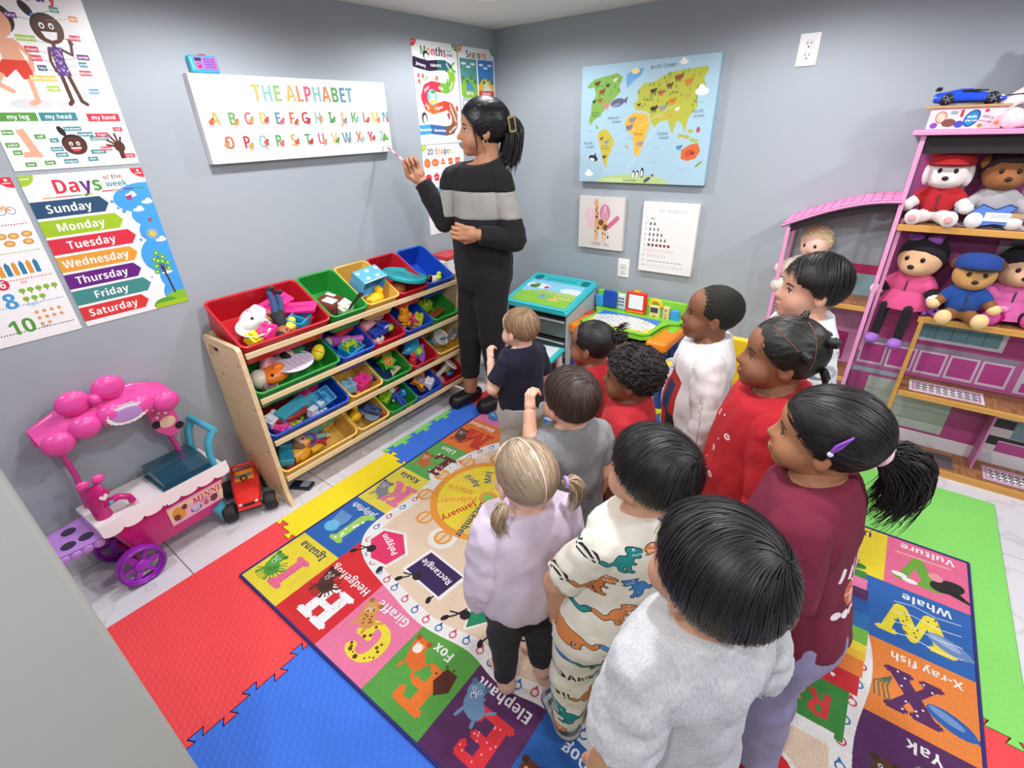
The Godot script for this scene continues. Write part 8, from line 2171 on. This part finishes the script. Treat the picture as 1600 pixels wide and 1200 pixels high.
func hair_style(t: Node3D, X: Transform3D, c: Dictionary) -> void:
	var style: String = c.hair
	var col := Color(c.hairc).srgb_to_linear()
	var hm := StandardMaterial3D.new()
	hm.vertex_color_use_as_albedo = true
	hm.roughness = c.get("hrough", 0.5)
	var th: float = c.get("thick", 0.012)
	var cen := V(0, 0.022, 0.014)
	var rad := V(0.073 + th, 0.078 + th, 0.09 + th)
	# hairline: forehead to nape, passing over the ears
	var f0: Vector3 = c.get("front", V(0, 0.052, -0.085)); var n0: Vector3 = c.get("nape", V(0, -0.066, 0.075))
	var dv := n0 - f0
	var hl := V(0, -dv.z, dv.y).normalized()
	if hl.y < 0: hl = -hl
	var hd := hl.dot(f0)
	var mb := MB.new()
	mb.col = col * 0.8
	var s := Hair.new()
	s.ell(cen, rad, 0.02)
	s.c = cen
	s.nz = noise(1.0, 40 + int(X.origin.y * 1000), 2)
	s.set_pole(c.get("crown", V(0.15, 0.75, 0.65)))
	s.hl = hl; s.hd = hd
	s.plane(-hl, f0 - hl * 0.012)
	var cell := 0.0045
	match style:
		"curly":
			s.noise = noise(62.0, 7, 2); s.namp = 0.0125; cell = 0.0036
		"buzz":
			s.noise = noise(150.0, 7, 1); s.namp = 0.003; cell = 0.0036
		_:
			s.amp = c.get("amp", 0.0028); s.fr = c.get("fr", 9.0)
	s.net(mb, cell, X)
	var crown: Vector3 = c.get("crown", V(0.15, 0.75, 0.65))
	match style:
		"short":
			strands(mb, X, cen, rad, crown, c.get("count", 1900), 0.0026, col, hl, hd, {"seed": int(X.origin.y * 999), "tmax": 2.3, "lift": 0.045, "tip": c.get("tip", 0.03), "swirl": 0.9})
		"curly":
			var r := RandomNumberGenerator.new(); r.seed = 5
			for n in 420:
				var d := V(r.randfn(), r.randfn(), r.randfn()).normalized()
				var p := cen + d * rad * r.randf_range(0.99, 1.05)
				if p.dot(hl) < hd + 0.004: continue
				var kx := r.randf_range(0.5, 1.6)
				mb.col = Color(col.r * kx, col.g * kx, col.b * kx)
				mb.torus(Vector3.ZERO, 0.0055 * r.randf_range(0.7, 1.3), 0.0022, 8, 4, X * Transform3D(Basis.from_euler(V(r.randf() * 6, r.randf() * 6, r.randf() * 6)), p))
		"bun":
			strands(mb, X, cen, rad, V(0, 0.45, -0.9), 1300, 0.003, col, hl, hd, {"seed": 8, "tmax": 2.6, "swirl": 0.0, "lift": 0.015, "tip": 0.0})
			var r := RandomNumberGenerator.new(); r.seed = 15
			for n in 46:
				mb.col = col * r.randf_range(0.6, 1.5)
				mb.torus(Vector3.ZERO, r.randf_range(0.016, 0.03), 0.0032, 12, 5, X * Transform3D(Basis.from_euler(V(r.randf() * 6, r.randf() * 6, 0)), c.get("bun_at", V(0.035, 0.075, 0.09)) + V(r.randfn(), r.randfn(), r.randfn()) * 0.005))
			tail(mb, X, [V(0.04, 0.08, 0.1), V(0.06, 0.085, 0.12), V(0.08, 0.075, 0.13)], 0.02, 26, 0.0016, col, 77)
		"twists":
			strands(mb, X, cen, rad, V(0, 0.6, -0.7), 500, 0.0032, col, hl, hd, {"seed": 28, "tmax": 2.2, "swirl": 0.0, "lift": 0.012, "tip": 0.0})
			for q in [[V(0.0, 0.105, 0.02), V(0.012, 0.116, 0.03)], [V(-0.045, 0.07, 0.085), V(-0.048, 0.072, 0.105)], [V(0.05, 0.055, 0.09), V(0.055, 0.052, 0.11)], [V(-0.05, -0.01, 0.1), V(-0.053, -0.028, 0.11)], [V(0.03, -0.02, 0.105), V(0.032, -0.035, 0.115)], [V(-0.075, 0.04, 0.03), V(-0.09, 0.035, 0.045)]]:
				mb.col = col
				for w in 3:
					var pts := []
					for i in 9:
						var f := i / 8.0; var a := f * 7.0 + w * TAU / 3
						pts.append(X * (q[0].lerp(q[1], f) + V(cos(a), sin(a), 0) * 0.008))
					mb.tube(pts, 0.0075 * X.basis.x.length(), 6)
				var tie := part(t, "hair_tie", MB.new().ell(q[0].lerp(q[1], 0.1), Vector3.ONE * 0.011, 10, X), m("1a1518", 0.3))
			# partings
			for q in [[V(0, 0.099, -0.05), V(0, 0.107, 0.01)], [V(-0.03, 0.09, -0.05), V(-0.08, 0.045, 0.02)], [V(-0.02, 0.10, 0.03), V(-0.075, 0.0, 0.06)]]:
				var pts := []
				for i in 7:
					var p: Vector3 = q[0].lerp(q[1], i / 6.0) - cen
					pts.append(X * (cen + p.normalized() * (p.normalized() / rad).length() ** -1.0 * 1.005))
				mb.col = Color(c.skin).srgb_to_linear() * 0.55
				mb.tube(pts, 0.0016, 5)
		"ponytail":
			strands(mb, X, cen, rad, V(0.0, 0.35, -0.95), 1900, 0.003, col, hl, hd, {"seed": 18, "tmax": 2.8, "swirl": 0.0, "lift": 0.025, "tip": 0.01})
			tail(mb, X, c.tail_path, 0.054, 620, 0.0018, col, 51)
			part(t, "scrunchie", MB.new().torus(Vector3.ZERO, 0.019, 0.010, 18, 8, X * turn_to(V(0.5, 0.3, 0), c.tail_path[0])), fabric("f2c6d0"))
			var cl := part(t, "hair_clip", MB.new().tube([X * V(-0.088, 0.012, 0.018), X * V(-0.094, 0.034, 0.030), X * V(-0.088, 0.058, 0.042), X * V(-0.098, 0.036, 0.022), X * V(-0.088, 0.012, 0.018)], 0.0026, 6), plastic("8a4cc0"))
			part(cl, "clip_bead", MB.new().ell(V(-0.090, 0.010, 0.018), Vector3.ONE * 0.006, 8, X), plastic("d8c8ea"))
		"pigtails":
			for sd in [-1, 1]:
				strands(mb, X, cen, rad, V(0, 0.62, -0.9), 900, 0.0026, col, V(sd * 0.999, 0.02, 0.0), 0.0012, {"seed": 61 + sd, "tmax": 2.7, "swirl": -0.0, "lift": 0.022, "tip": 0.0})
				var path := [V(sd * 0.078, -0.012, 0.062), V(sd * 0.100, -0.010, 0.072), V(sd * 0.116, -0.034, 0.078), V(sd * 0.112, -0.07, 0.075), V(sd * 0.10, -0.10, 0.07)]
				tail(mb, X, path, 0.023, 130, 0.0018, col, 90 + sd)
				part(t, "hair_tie", MB.new().torus(Vector3.ZERO, 0.011, 0.0055, 14, 8, X * turn_to(V(0, PI / 2 - 0.2, 0), path[0].lerp(path[1], 0.35))), fabric("c4a4dc"))
			mb.col = Color("e8c4b4").srgb_to_linear()
			var pts := []
			for i in 14:
				var a := -0.75 + 2.75 * i / 13.0
				pts.append(X * (cen + V(0, cos(a), sin(a)) * rad * 1.002))
			mb.tube(pts, 0.0022, 5)
		"clawclip":
			strands(mb, X, cen, rad, V(0.1, 0.8, -0.62), 2000, 0.0028, col, hl, hd, {"seed": 33, "tmax": 2.8, "swirl": 0.0, "lift": 0.02, "tip": 0.0})
			tail(mb, X, [V(0, 0.02, 0.095), V(0, 0.01, 0.12), V(0, -0.03, 0.128), V(0, -0.08, 0.12), V(0, -0.14, 0.10)], 0.056, 560, 0.0032, col, 41)
			# loose strands framing the face
			for sd in [-1, 1]: tail(mb, X, [V(sd * 0.055, 0.06, -0.06), V(sd * 0.074, 0.01, -0.045), V(sd * 0.076, -0.05, -0.03), V(sd * 0.066, -0.10, -0.025)], 0.006, 12, 0.0014, col, 44)
			var cl := part(t, "claw_clip", MB.new().ext(rounded(0.034, 0.062, 0.008), 0.006, 0.001, X * turn_to(V(0, -1.25, 0.2), V(-0.042, 0.012, 0.118))), m("c8b07a", 0.25, {"metallic": 0.7}))
			part(cl, "clip_inlay", MB.new().box(V(0, 0, 0.0065), V(0.019, 0.044, 0.003), 0.001, 1, X * turn_to(V(0, -1.25, 0.2), V(-0.042, 0.012, 0.118))), m("141214", 0.3))
			part(t, "earring", MB.new().torus(Vector3.ZERO, 0.009, 0.0014, 16, 6, X * turn_to(V(0, PI / 2, 0), V(-0.083, -0.052, 0.006))), m("e0c478", 0.2, {"metallic": 0.9}))
	part(t, "hair", mb, hm)

func clothes(t: Node3D, J: Dictionary, c: Dictionary, sy: float, hy: float, up: Vector3, k: float) -> void:
	var S: Dictionary = c.shirt
	var ease: float = S.get("ease", 0.012)
	var bands: Array = S.get("bands", [["shirt", S.get("col", "ffffff"), -9.0, 9.0]])
	var hem: float = S.get("hem", hy - 0.03)
	var neck: float = sy + float(S.get("neck", 0.032))
	for bnd in bands:
		var mb := MB.new()
		var s := Cloth.new()
		s.us = S.get("us", 1.0); s.uo = S.get("uo", Vector2.ZERO); s.side = S.get("side", 0.0)
		torso(s, J, ease)
		s.cap(V(0, sy - 0.04 * k, 0.008) + up * 0.9, V(0, sy + 0.03, 0.012) + up * 0.95, 0.055 * k + ease, 0.045 * k + ease, 0.03)
		s.noise = noise(13.0, 11 + int(c.h * 100), 2); s.namp = S.get("fold", 0.006); s.nscale = V(1.3, 0.7, 1.3)
		s.plane(V(0, -1, 0), V(0, maxf(hem, bnd[2]), 0))
		s.plane(V(0, 1, -0.25), V(0, neck, 0.0) + up)
		if bnd[3] < 5: s.plane(V(0, 1, 0), V(0, bnd[3], 0))
		s.sub(V(0, sy + 0.035, 0.0) + up, V(0.039, 0.036, 0.041) * (k if not c.get("adult", false) else 1.25), 0.006)
		s.net(mb, S.get("cell", 0.0085))
		for i in 2:
			var e := Cloth.new()
			e.us = s.us; e.uo = s.uo; e.side = s.side
			e.noise = s.noise; e.namp = S.get("fold", 0.006); e.nscale = V(1.6, 1.6, 1.6)
			var r0: float = (0.038 * k + ease * 0.9) * S.get("sleevew", 1.0)
			if S.get("long", false):
				e.cap(J.sh[i], J.el[i], r0, 0.033 * k + ease * 0.8, 0.02)
				var fa := Cloth.new()
				fa.us = s.us; fa.uo = s.uo; fa.side = s.side; fa.noise = s.noise; fa.namp = e.namp; fa.nscale = e.nscale
				fa.cap(J.el[i], J.wr[i], 0.033 * k + ease * 0.8, 0.025 * k + ease * 0.6, 0.015)
				var d: Vector3 = (J.wr[i] - J.el[i]).normalized()
				fa.plane(d, J.wr[i] - d * 0.006)
				if bnd == bands[0]: fa.net(mb, S.get("cell", 0.0085))
			else:
				var f: float = S.get("sleeve", 0.62)
				var q: Vector3 = J.sh[i].lerp(J.el[i], f)
				e.cap(J.sh[i], J.el[i], r0, r0 * 0.98, 0.02)
				e.plane((J.el[i] - J.sh[i]).normalized(), q)
			if bands.size() > 1:
				e.plane(V(0, -1, 0), V(0, bnd[2], 0))
				if bnd[3] < 5: e.plane(V(0, 1, 0), V(0, bnd[3], 0))
			e.net(mb, S.get("cell", 0.0085))
		if mb.v.size():
			part(t, bnd[0], mb, S.mat if S.has("mat") else (fabric(bnd[1]) if not S.get("heather", false) else heather(bnd[1])))
	# collar
	if S.has("collar"):
		var ring := []
		for a in 21:
			var e := TAU * a / 20
			var rr: float = (0.047 * k if not c.get("adult", false) else 0.066)
			ring.append(V(cos(e) * rr * 1.05, sy + 0.016 + 0.010 * sin(e), sin(e) * rr + 0.008) + up * 0.93)
		part(t, "collar", MB.new().tube(ring, 0.007 * k, 8), fabric(S.collar))
	var B: Dictionary = c.pants
	var mb := MB.new()
	var ez: float = B.get("ease", 0.01)
	var p := Cloth.new()
	p.us = B.get("us", 1.0); p.uo = B.get("uo", Vector2.ZERO)
	p.noise = noise(15.0, 21, 2); p.namp = B.get("fold", 0.006)
	p.ell(J.pelvis, V(0.102, 0.09, 0.088) * k * J.bulk + Vector3.ONE * ez, 0.04).ell(J.belly, V(0.095, 0.11, 0.082) * k * J.bulk + Vector3.ONE * ez * 0.6, 0.05)
	for i in 2:
		leg_caps(p, J, i, ez)
		if B.get("wide", false): p.cap(J.knee[i], J.ankle[i], 0.05 * k + ez, 0.042 * k + ez, 0.02)
	p.plane(V(0, 1, 0), V(0, hy + 0.06 * k, 0)).plane(V(0, -1, 0), V(0, B.get("cuff", 0.05), 0))
	p.net(mb, 0.0085 if not c.get("adult", false) else 0.0105)
	part(t, "trousers", mb, B.mat if B.has("mat") else fabric(B.col))
	if c.has("shoe"):
		for i in 2:
			var fm := MB.new()
			var f := Sdf.new()
			var a: Vector3 = J.ankle[i]; var y0: float = -a.y
			var q: float = (0.62 * k if not c.get("adult", false) else 1.0)
			if c.shoe.get("clog", false):
				f.cap(V(0, y0 + 0.045, 0.03), V(0, y0 + 0.035, -0.10), 0.044, 0.046, 0.03).plane(V(0, -1, 0), V(0, y0, 0)).plane(V(0, 1, 0.0), V(0, y0 + 0.072, 0))
				f.sub(V(0, y0 + 0.085, 0.02), V(0.03, 0.05, 0.045), 0.01)
			else:
				f.cap(V(0, 0.01, 0), V(0, y0 + 0.03 * k, 0.008), 0.033 * k, 0.03 * k, 0.02).cap(V(0, y0 + 0.03 * k, 0.0), V(0, y0 + 0.02 * k, -0.085 * k), 0.031 * k, 0.027 * k, 0.02).plane(V(0, -1, 0), V(0, y0, 0))
			f.net(fm, 0.005, Transform3D(Basis(V(0, 1, 0), c.shoe.get("out", 0.0) * (1 if i == 0 else -1)), a))
			part(t, "shoe" if c.shoe.get("clog", false) else "sock", fm, c.shoe.mat)

func heather(hex: String) -> StandardMaterial3D:
	return m(hex, 0.95, {"albedo_texture": N.heather, "uv1_triplanar": true, "uv1_scale": Vector3(6, 2.2, 6), "rim_enabled": true, "rim": 0.2, "normal_enabled": true, "normal_texture": N.weave, "normal_scale": 0.3})

func dino_cloth() -> StandardMaterial3D:
	var k := Ink.new(400, 400, 2.2, Color("e4e0d2"), FN)
	var r := RandomNumberGenerator.new(); r.seed = 19
	var cs := ["1f8a86", "3a7ec0", "d8844a", "237a70", "4a90d0", "c87a44"]
	for j in 5:
		for i in 5:
			var x := 40.0 + i * 80 + (40 if j % 2 else 0); var y := 42.0 + j * 80
			if (i + j) % 4 == 3:
				k.text("WILD!!" if j % 2 else "ROAR!!", x, y, 19, Color("241f22"), 0.5, -0.12)
				continue
			var c := Color(cs[(i * 2 + j) % 6]); var sg := -1.0 if (i + j) % 2 else 1.0
			var at := Vector2(x, y)
			# ink outline first, then the colour: tail, body, head with open jaws, legs, arms
			for pass_i in 2:
				var cc := Color("2a2626") if pass_i == 0 else c
				var g := 1.6 if pass_i == 0 else 0.0
				k.line([at + Vector2(-10 * sg, 2), at + Vector2(-26 * sg, 10), at + Vector2(-36 * sg, 2)], 9 + g * 2, cc)
				k.circ(x, y, 17 + g, cc, 13 + g, -0.5 * sg); k.line([at + Vector2(8 * sg, -6), at + Vector2(18 * sg, -20)], 13 + g * 2, cc)
				k.circ(x + 22 * sg, y - 23, 15 + g, cc, 8 + g, 0.15 * sg); k.circ(x + 24 * sg, y - 14, 11 + g, cc, 3.5 + g, 0.5 * sg)
				for q in [-6, 7]: k.line([at + Vector2(q, 6), at + Vector2(q + 3 * sg, 22), at + Vector2(q + 9 * sg, 25)], 7 + g * 2, cc)
				k.line([at + Vector2(12 * sg, 0), at + Vector2(20 * sg, 4)], 4 + g * 2, cc)
			k.circ(x + 20 * sg, y - 27, 2.6, Color.WHITE); k.circ(x + 20.5 * sg, y - 27, 1.3, Color.BLACK)
			for q in 5: k.poly([[0, 0], [3, 0], [1.5, 4]], Color.WHITE, at + Vector2((15 + q * 4) * sg, -18))
	var s := printed(k.tex(), 0.95)
	s.normal_enabled = true; s.normal_texture = N.weave; s.normal_scale = 0.15
	return s

func shirt_print(bg: String, kind: String) -> StandardMaterial3D:
	var k := Ink.new(300, 300, 2.0, Color(bg), FN)
	if kind == "maroon":
		k.circ(150, 150, 60, Color("c86a4a"), 56); k.circ(160, 150, 44, Color("8a6ab8"), 44); k.circ(140, 160, 32, Color("e8a878"), 36); k.circ(168, 178, 24, Color("6a9ad0"), 28)
		for a in 14: k.line([Vector2(150, 150), Vector2(150, 150) + Vector2.from_angle(a * 0.45) * 58], 4, Color("f0c8d8") if a % 2 else Color("b0486a"))
		for a in 6:
			k.circ(75 + a * 30, 228 - absf(a - 2.5) * 5, 15, Color("f0e4e4"), 13)
			k.line([Vector2(70 + a * 32, 100), Vector2(84 + a * 30, 66)], 14, Color("eadede"))
	elif kind == "red":
		for q in [[80, 90], [150, 70], [110, 140], [190, 120], [170, 180], [90, 200], [220, 90], [225, 190], [140, 235]]: k.circ(q[0], q[1], 7, Color("f0e8e6")); k.circ(q[0], q[1], 4.4, Color(bg)); k.circ(q[0], q[1], 2, Color("f0e8e6"))
		for q in [[100, 110], [170, 100], [130, 180], [200, 160], [120, 60], [240, 140]]: k.circ(q[0], q[1], 2.4, Color("f4ecea"))
	elif kind == "white":
		k.poly([[55, 90], [100, 60], [135, 120], [140, 210], [110, 300], [55, 300]], Color("b4302a")); k.poly([[70, 110], [110, 100], [120, 200], [80, 240]], Color("2c3a5a")); k.poly([[56, 220], [85, 210], [95, 280], [56, 300]], Color("28282e"))
		for a in 9: k.line([Vector2(100, 62), Vector2(100, 62) + Vector2.from_angle(a * 0.42 - 1.7) * (40 + 8 * (a % 3))], 2, Color("3a3a40"))
	elif kind == "leaf":
		var r := RandomNumberGenerator.new(); r.seed = 6
		for a in 60: k.circ(r.randf() * 300, r.randf() * 300, 10, Color("6a7680") if a % 2 else Color("a4acb2"), 3.4, r.randf() * 3)
	var s := printed(k.tex(), 0.95)
	s.normal_enabled = true; s.normal_texture = N.weave; s.normal_scale = 0.15
	s.texture_repeat = kind in ["red", "leaf"]
	return s

func people() -> void:
	# the teacher
	var T := {"label": "woman in a black sweater with a grey stripe pointing a stick at the alphabet canvas", "group": "", "adult": true, "at": Vector2(-0.835, 0.510), "y0": 0.0095, "turn": 1.36, "h": 1.545, "hs": 1.06, "k": 1.36, "sw": 0.145, "bulk": 1.07, "cheek": 0.028,
		"head": V(-0.812, 1.428, 0.553), "hyaw": -0.60, "hp": 0.03, "skin": "b98363", "hair": "clawclip", "hairc": "17141a", "thick": 0.015, "amp": 0.005, "hrough": 0.42, "lipc": "9a5650", "front": V(0, 0.058, -0.085), "nape": V(0, -0.115, 0.05),
		"sh": [V(-0.835, 1.215, 0.655), V(-0.832, 1.215, 0.375)], "el": [V(-0.835, 0.965, 0.732), V(-0.915, 1.035, 0.372)], "wr": [V(-0.985, 1.005, 0.640), V(-0.955, 1.215, 0.282)],
		"palm": [V(0.5, 0, -0.5), V(-0.7, 0.0, 0.7)], "curl": [0.85, 1.15], "feet": [V(-0.05, 0, 0.018), V(0.108, 0, -0.06)],
		"shirt": {"long": true, "ease": 0.012, "hem": 0.70, "fold": 0.006, "cell": 0.0095, "neck": 0.035, "bands": [["sweater", "131216", -9.0, 1.045], ["grey_stripe", "9c9a95", 1.045, 1.165], ["sweater_yoke", "131216", 1.165, 9.0]]},
		"pants": {"col": "131319", "ease": 0.004, "cuff": 0.17, "fold": 0.003}, "shoe": {"clog": true, "mat": m("121214", 0.45)}}
	person(T)
	var tip := V(-0.946, 1.370, 0.040); var hnd := V(-0.968, 1.262, 0.258)
	var sd := (hnd - tip).normalized()
	var st := thing("pointer_stick", "thin pink and white pointer stick in the woman's hand touching the canvas", "pointer", tip)
	for i in 10:
		part(st, "stripe", MB.new().tube([sd * (0.03 * i), sd * (0.03 * (i + 1))], 0.0042, 8), plastic("d8687c" if i % 2 else "f0e6e4"))
	var kids := [
		{"label": "toddler in a navy tee and light grey joggers, hand at the mouth", "at": Vector2(-1.235, 1.045), "turn": -0.26, "h": 0.79, "hs": 0.80, "skin": "eec0aa", "hair": "short", "hairc": "9c7c5c", "thick": 0.006, "amp": 0.003, "count": 1300, "crown": V(0.1, 0.8, 0.5), "hyaw": 0.15,
			"el": [V(-1.365, 0.50, 1.00), null], "wr": [V(-1.315, 0.598, 0.955), null], "curl": [0.9, 0.4], "shirt": {"col": "14182c", "ease": 0.012, "hem": 0.335, "sleeve": 0.75}, "pants": {"mat": heather("c4c2ba"), "ease": 0.018, "cuff": 0.03, "wide": true}, "barefoot": true},
		{"label": "boy with brown bowl-cut hair in a grey tee, hand raised to the face", "at": Vector2(-1.69, 1.545), "turn": -0.49, "h": 0.85, "hs": 0.82, "skin": "e0ae92", "hair": "short", "hairc": "3a2a22", "thick": 0.012, "crown": V(0.25, 0.7, 0.7), "hyaw": 0.1, "nape": V(0, -0.075, 0.07),
			"el": [V(-1.80, 0.60, 1.49), null], "wr": [V(-1.742, 0.738, 1.452), null], "curl": [0.9, 0.4], "shirt": {"col": "8f9294", "heather": true, "ease": 0.014, "collar": "8a8d8f"}, "pants": {"col": "2f6a74", "cuff": 0.04}, "barefoot": true},
		{"label": "girl in a red top with her black hair in a bun", "at": Vector2(-1.20, 1.345), "turn": 0.05, "h": 0.785, "hs": 0.84, "skin": "8a5a40", "hair": "bun", "hairc": "1a1515", "thick": 0.007, "bun_at": V(0.02, 0.05, 0.115), "shirt": {"col": "b8242c", "ease": 0.014, "long": true}, "pants": {"col": "2a2a34", "cuff": 0.03}, "barefoot": true},
		{"label": "boy with short curly black hair beside the boy with brown hair", "at": Vector2(-1.42, 1.60), "turn": 0.20, "h": 0.82, "hs": 0.83, "skin": "7a4c34", "hair": "curly", "hairc": "1b1512", "thick": 0.016, "hrough": 0.7, "lipc": "7a4440", "shirt": {"col": "b8262e", "ease": 0.012}, "pants": {"col": "33384a", "cuff": 0.03}, "barefoot": true},
		{"label": "boy in a white long-sleeved tee with a red print, in profile", "at": Vector2(-1.165, 1.735), "turn": 0.34, "h": 0.965, "hs": 0.83, "skin": "7d5036", "hair": "buzz", "hairc": "15110f", "thick": 0.006, "hrough": 0.8, "hp": 0.10, "lipc": "85504a", "shirt": {"mat": shirt_print("e6e4e2", "white"), "side": -1.0, "us": 3.4, "uo": Vector2(-0.15, 0.77), "ease": 0.016, "long": true}, "pants": {"col": "26262c", "cuff": 0.03}, "barefoot": true},
		{"label": "boy with straight dark hair in a printed grey tee near the doll house", "at": Vector2(-1.125, 1.975), "turn": 0.46, "h": 1.075, "hs": 0.84, "skin": "c4937a", "hair": "short", "hairc": "15120f", "thick": 0.012, "hp": 0.06, "tip": 0.05, "front": V(0, 0.04, -0.09), "shirt": {"mat": shirt_print("cfd2d4", "leaf"), "us": 3.0, "uo": Vector2(-0.17, 0.85), "ease": 0.014}, "pants": {"col": "4a5468", "cuff": 0.03}, "barefoot": true},
		{"label": "girl in a red sweatshirt with white rings, black hair in twists", "at": Vector2(-1.51, 1.985), "turn": 0.30, "h": 1.02, "hs": 0.83, "skin": "85563c", "hair": "twists", "front": V(0, 0.046, -0.09), "hairc": "15110f", "thick": 0.011, "hp": 0.08, "cheek": 0.034, "lipc": "8a504a", "shirt": {"mat": shirt_print("a81420", "red"), "us": 3.0, "uo": Vector2(-0.17, 0.85), "ease": 0.020, "long": true, "hem": 0.40}, "pants": {"col": "1a1a20", "cuff": 0.03}, "barefoot": true},
		{"label": "girl in a maroon tee with a long dark ponytail and a purple clip", "at": Vector2(-1.765, 2.165), "turn": -0.05, "h": 1.01, "hs": 0.86, "skin": "a5714f", "hair": "ponytail", "hairc": "15110f", "thick": 0.012, "hyaw": 0.05, "hp": 0.05, "lipc": "95584c", "head": V(-1.745, 0.918, 2.112), "nape": V(0, -0.075, 0.07),
			"tail_path": [V(0.02, -0.016, 0.104), V(0.03, -0.018, 0.134), V(0.042, -0.045, 0.158), V(0.05, -0.09, 0.168), V(0.05, -0.135, 0.160), V(0.04, -0.165, 0.145)], "shirt": {"mat": shirt_print("6f1a34", "maroon"), "side": 1.0, "us": 4.6, "uo": Vector2(-0.105, 0.72), "ease": 0.014, "hem": 0.455, "sleeve": 0.85, "sleevew": 1.05}, "pants": {"col": "8f88aa", "ease": 0.012, "cuff": 0.05, "wide": true}, "shoe": {"mat": fabric("d89aa0")}},
		{"label": "boy in a cream dinosaur pyjama set and grey striped socks", "at": Vector2(-1.985, 1.785), "turn": -0.43, "h": 0.915, "hs": 0.88, "skin": "c8977a", "hair": "short", "hairc": "141212", "thick": 0.014, "tip": 0.08, "bulk": 0.93, "el": [V(-2.030, 0.535, 1.722), null], "wr": [V(-2.022, 0.425, 1.720), null], "head": V(-1.902, 0.822, 1.855), "crown": V(0.2, 0.6, 0.8), "hyaw": 0.15,
			"shirt": {"mat": dino_cloth(), "us": 2.6, "uo": Vector2(-0.19, 0.86), "ease": 0.014, "hem": 0.40, "sleeve": 0.8}, "pants": {"mat": dino_cloth(), "us": 2.6, "uo": Vector2(-0.19, 0.86), "ease": 0.013, "cuff": 0.06}, "shoe": {"mat": sock_stripe()}},
		{"label": "blond girl with two pigtails in a lilac sweatshirt and charcoal leggings, barefoot", "at": Vector2(-1.995, 1.590), "turn": -0.55, "h": 0.84, "hs": 0.88, "skin": "edbfa8", "hair": "pigtails", "hairc": "a8937a", "thick": 0.006, "amp": 0.002, "hrough": 0.4, "eyec": "4a6a88", "head": V(-1.953, 0.722, 1.586), "hyaw": 0.1,
			"hands": [false, false], "shirt": {"col": "d6c8da", "ease": 0.022, "long": true, "hem": 0.335, "fold": 0.009, "sleevew": 1.1}, "pants": {"col": "2b2c32", "ease": 0.005, "cuff": 0.05}, "barefoot": true},
		{"label": "boy with black hair in a light grey tee, nearest to the camera", "at": Vector2(-2.125, 2.035), "turn": -0.52, "bulk": 0.93, "k": 0.955, "h": 1.0, "hs": 0.88, "skin": "c08f70", "hair": "short", "hairc": "121012", "thick": 0.013, "tip": 0.05, "count": 2600, "head": V(-2.160, 0.912, 2.040), "crown": V(0.3, 0.72, 0.62), "hp": 0.05,
			"shirt": {"col": "d2d3d6", "heather": true, "ease": 0.016, "hem": 0.36, "sleeve": 0.9, "sleevew": 1.1, "fold": 0.008, "collar": "c0c2c6", "cell": 0.007}, "pants": {"col": "5a7ea0", "cuff": 0.04}, "barefoot": true}]
	for c in kids: person(c)

func sock_stripe() -> StandardMaterial3D:
	var im := Image.create(8, 64, false, Image.FORMAT_RGB8)
	for y in 64: im.fill_rect(Rect2i(0, y, 8, 1), Color("b8b8ba") if (y / 8) % 2 else Color("4a4a50"))
	return m("ffffff", 0.95, {"albedo_texture": ImageTexture.create_from_image(im), "uv1_triplanar": true, "uv1_scale": Vector3(9, 9, 9)})
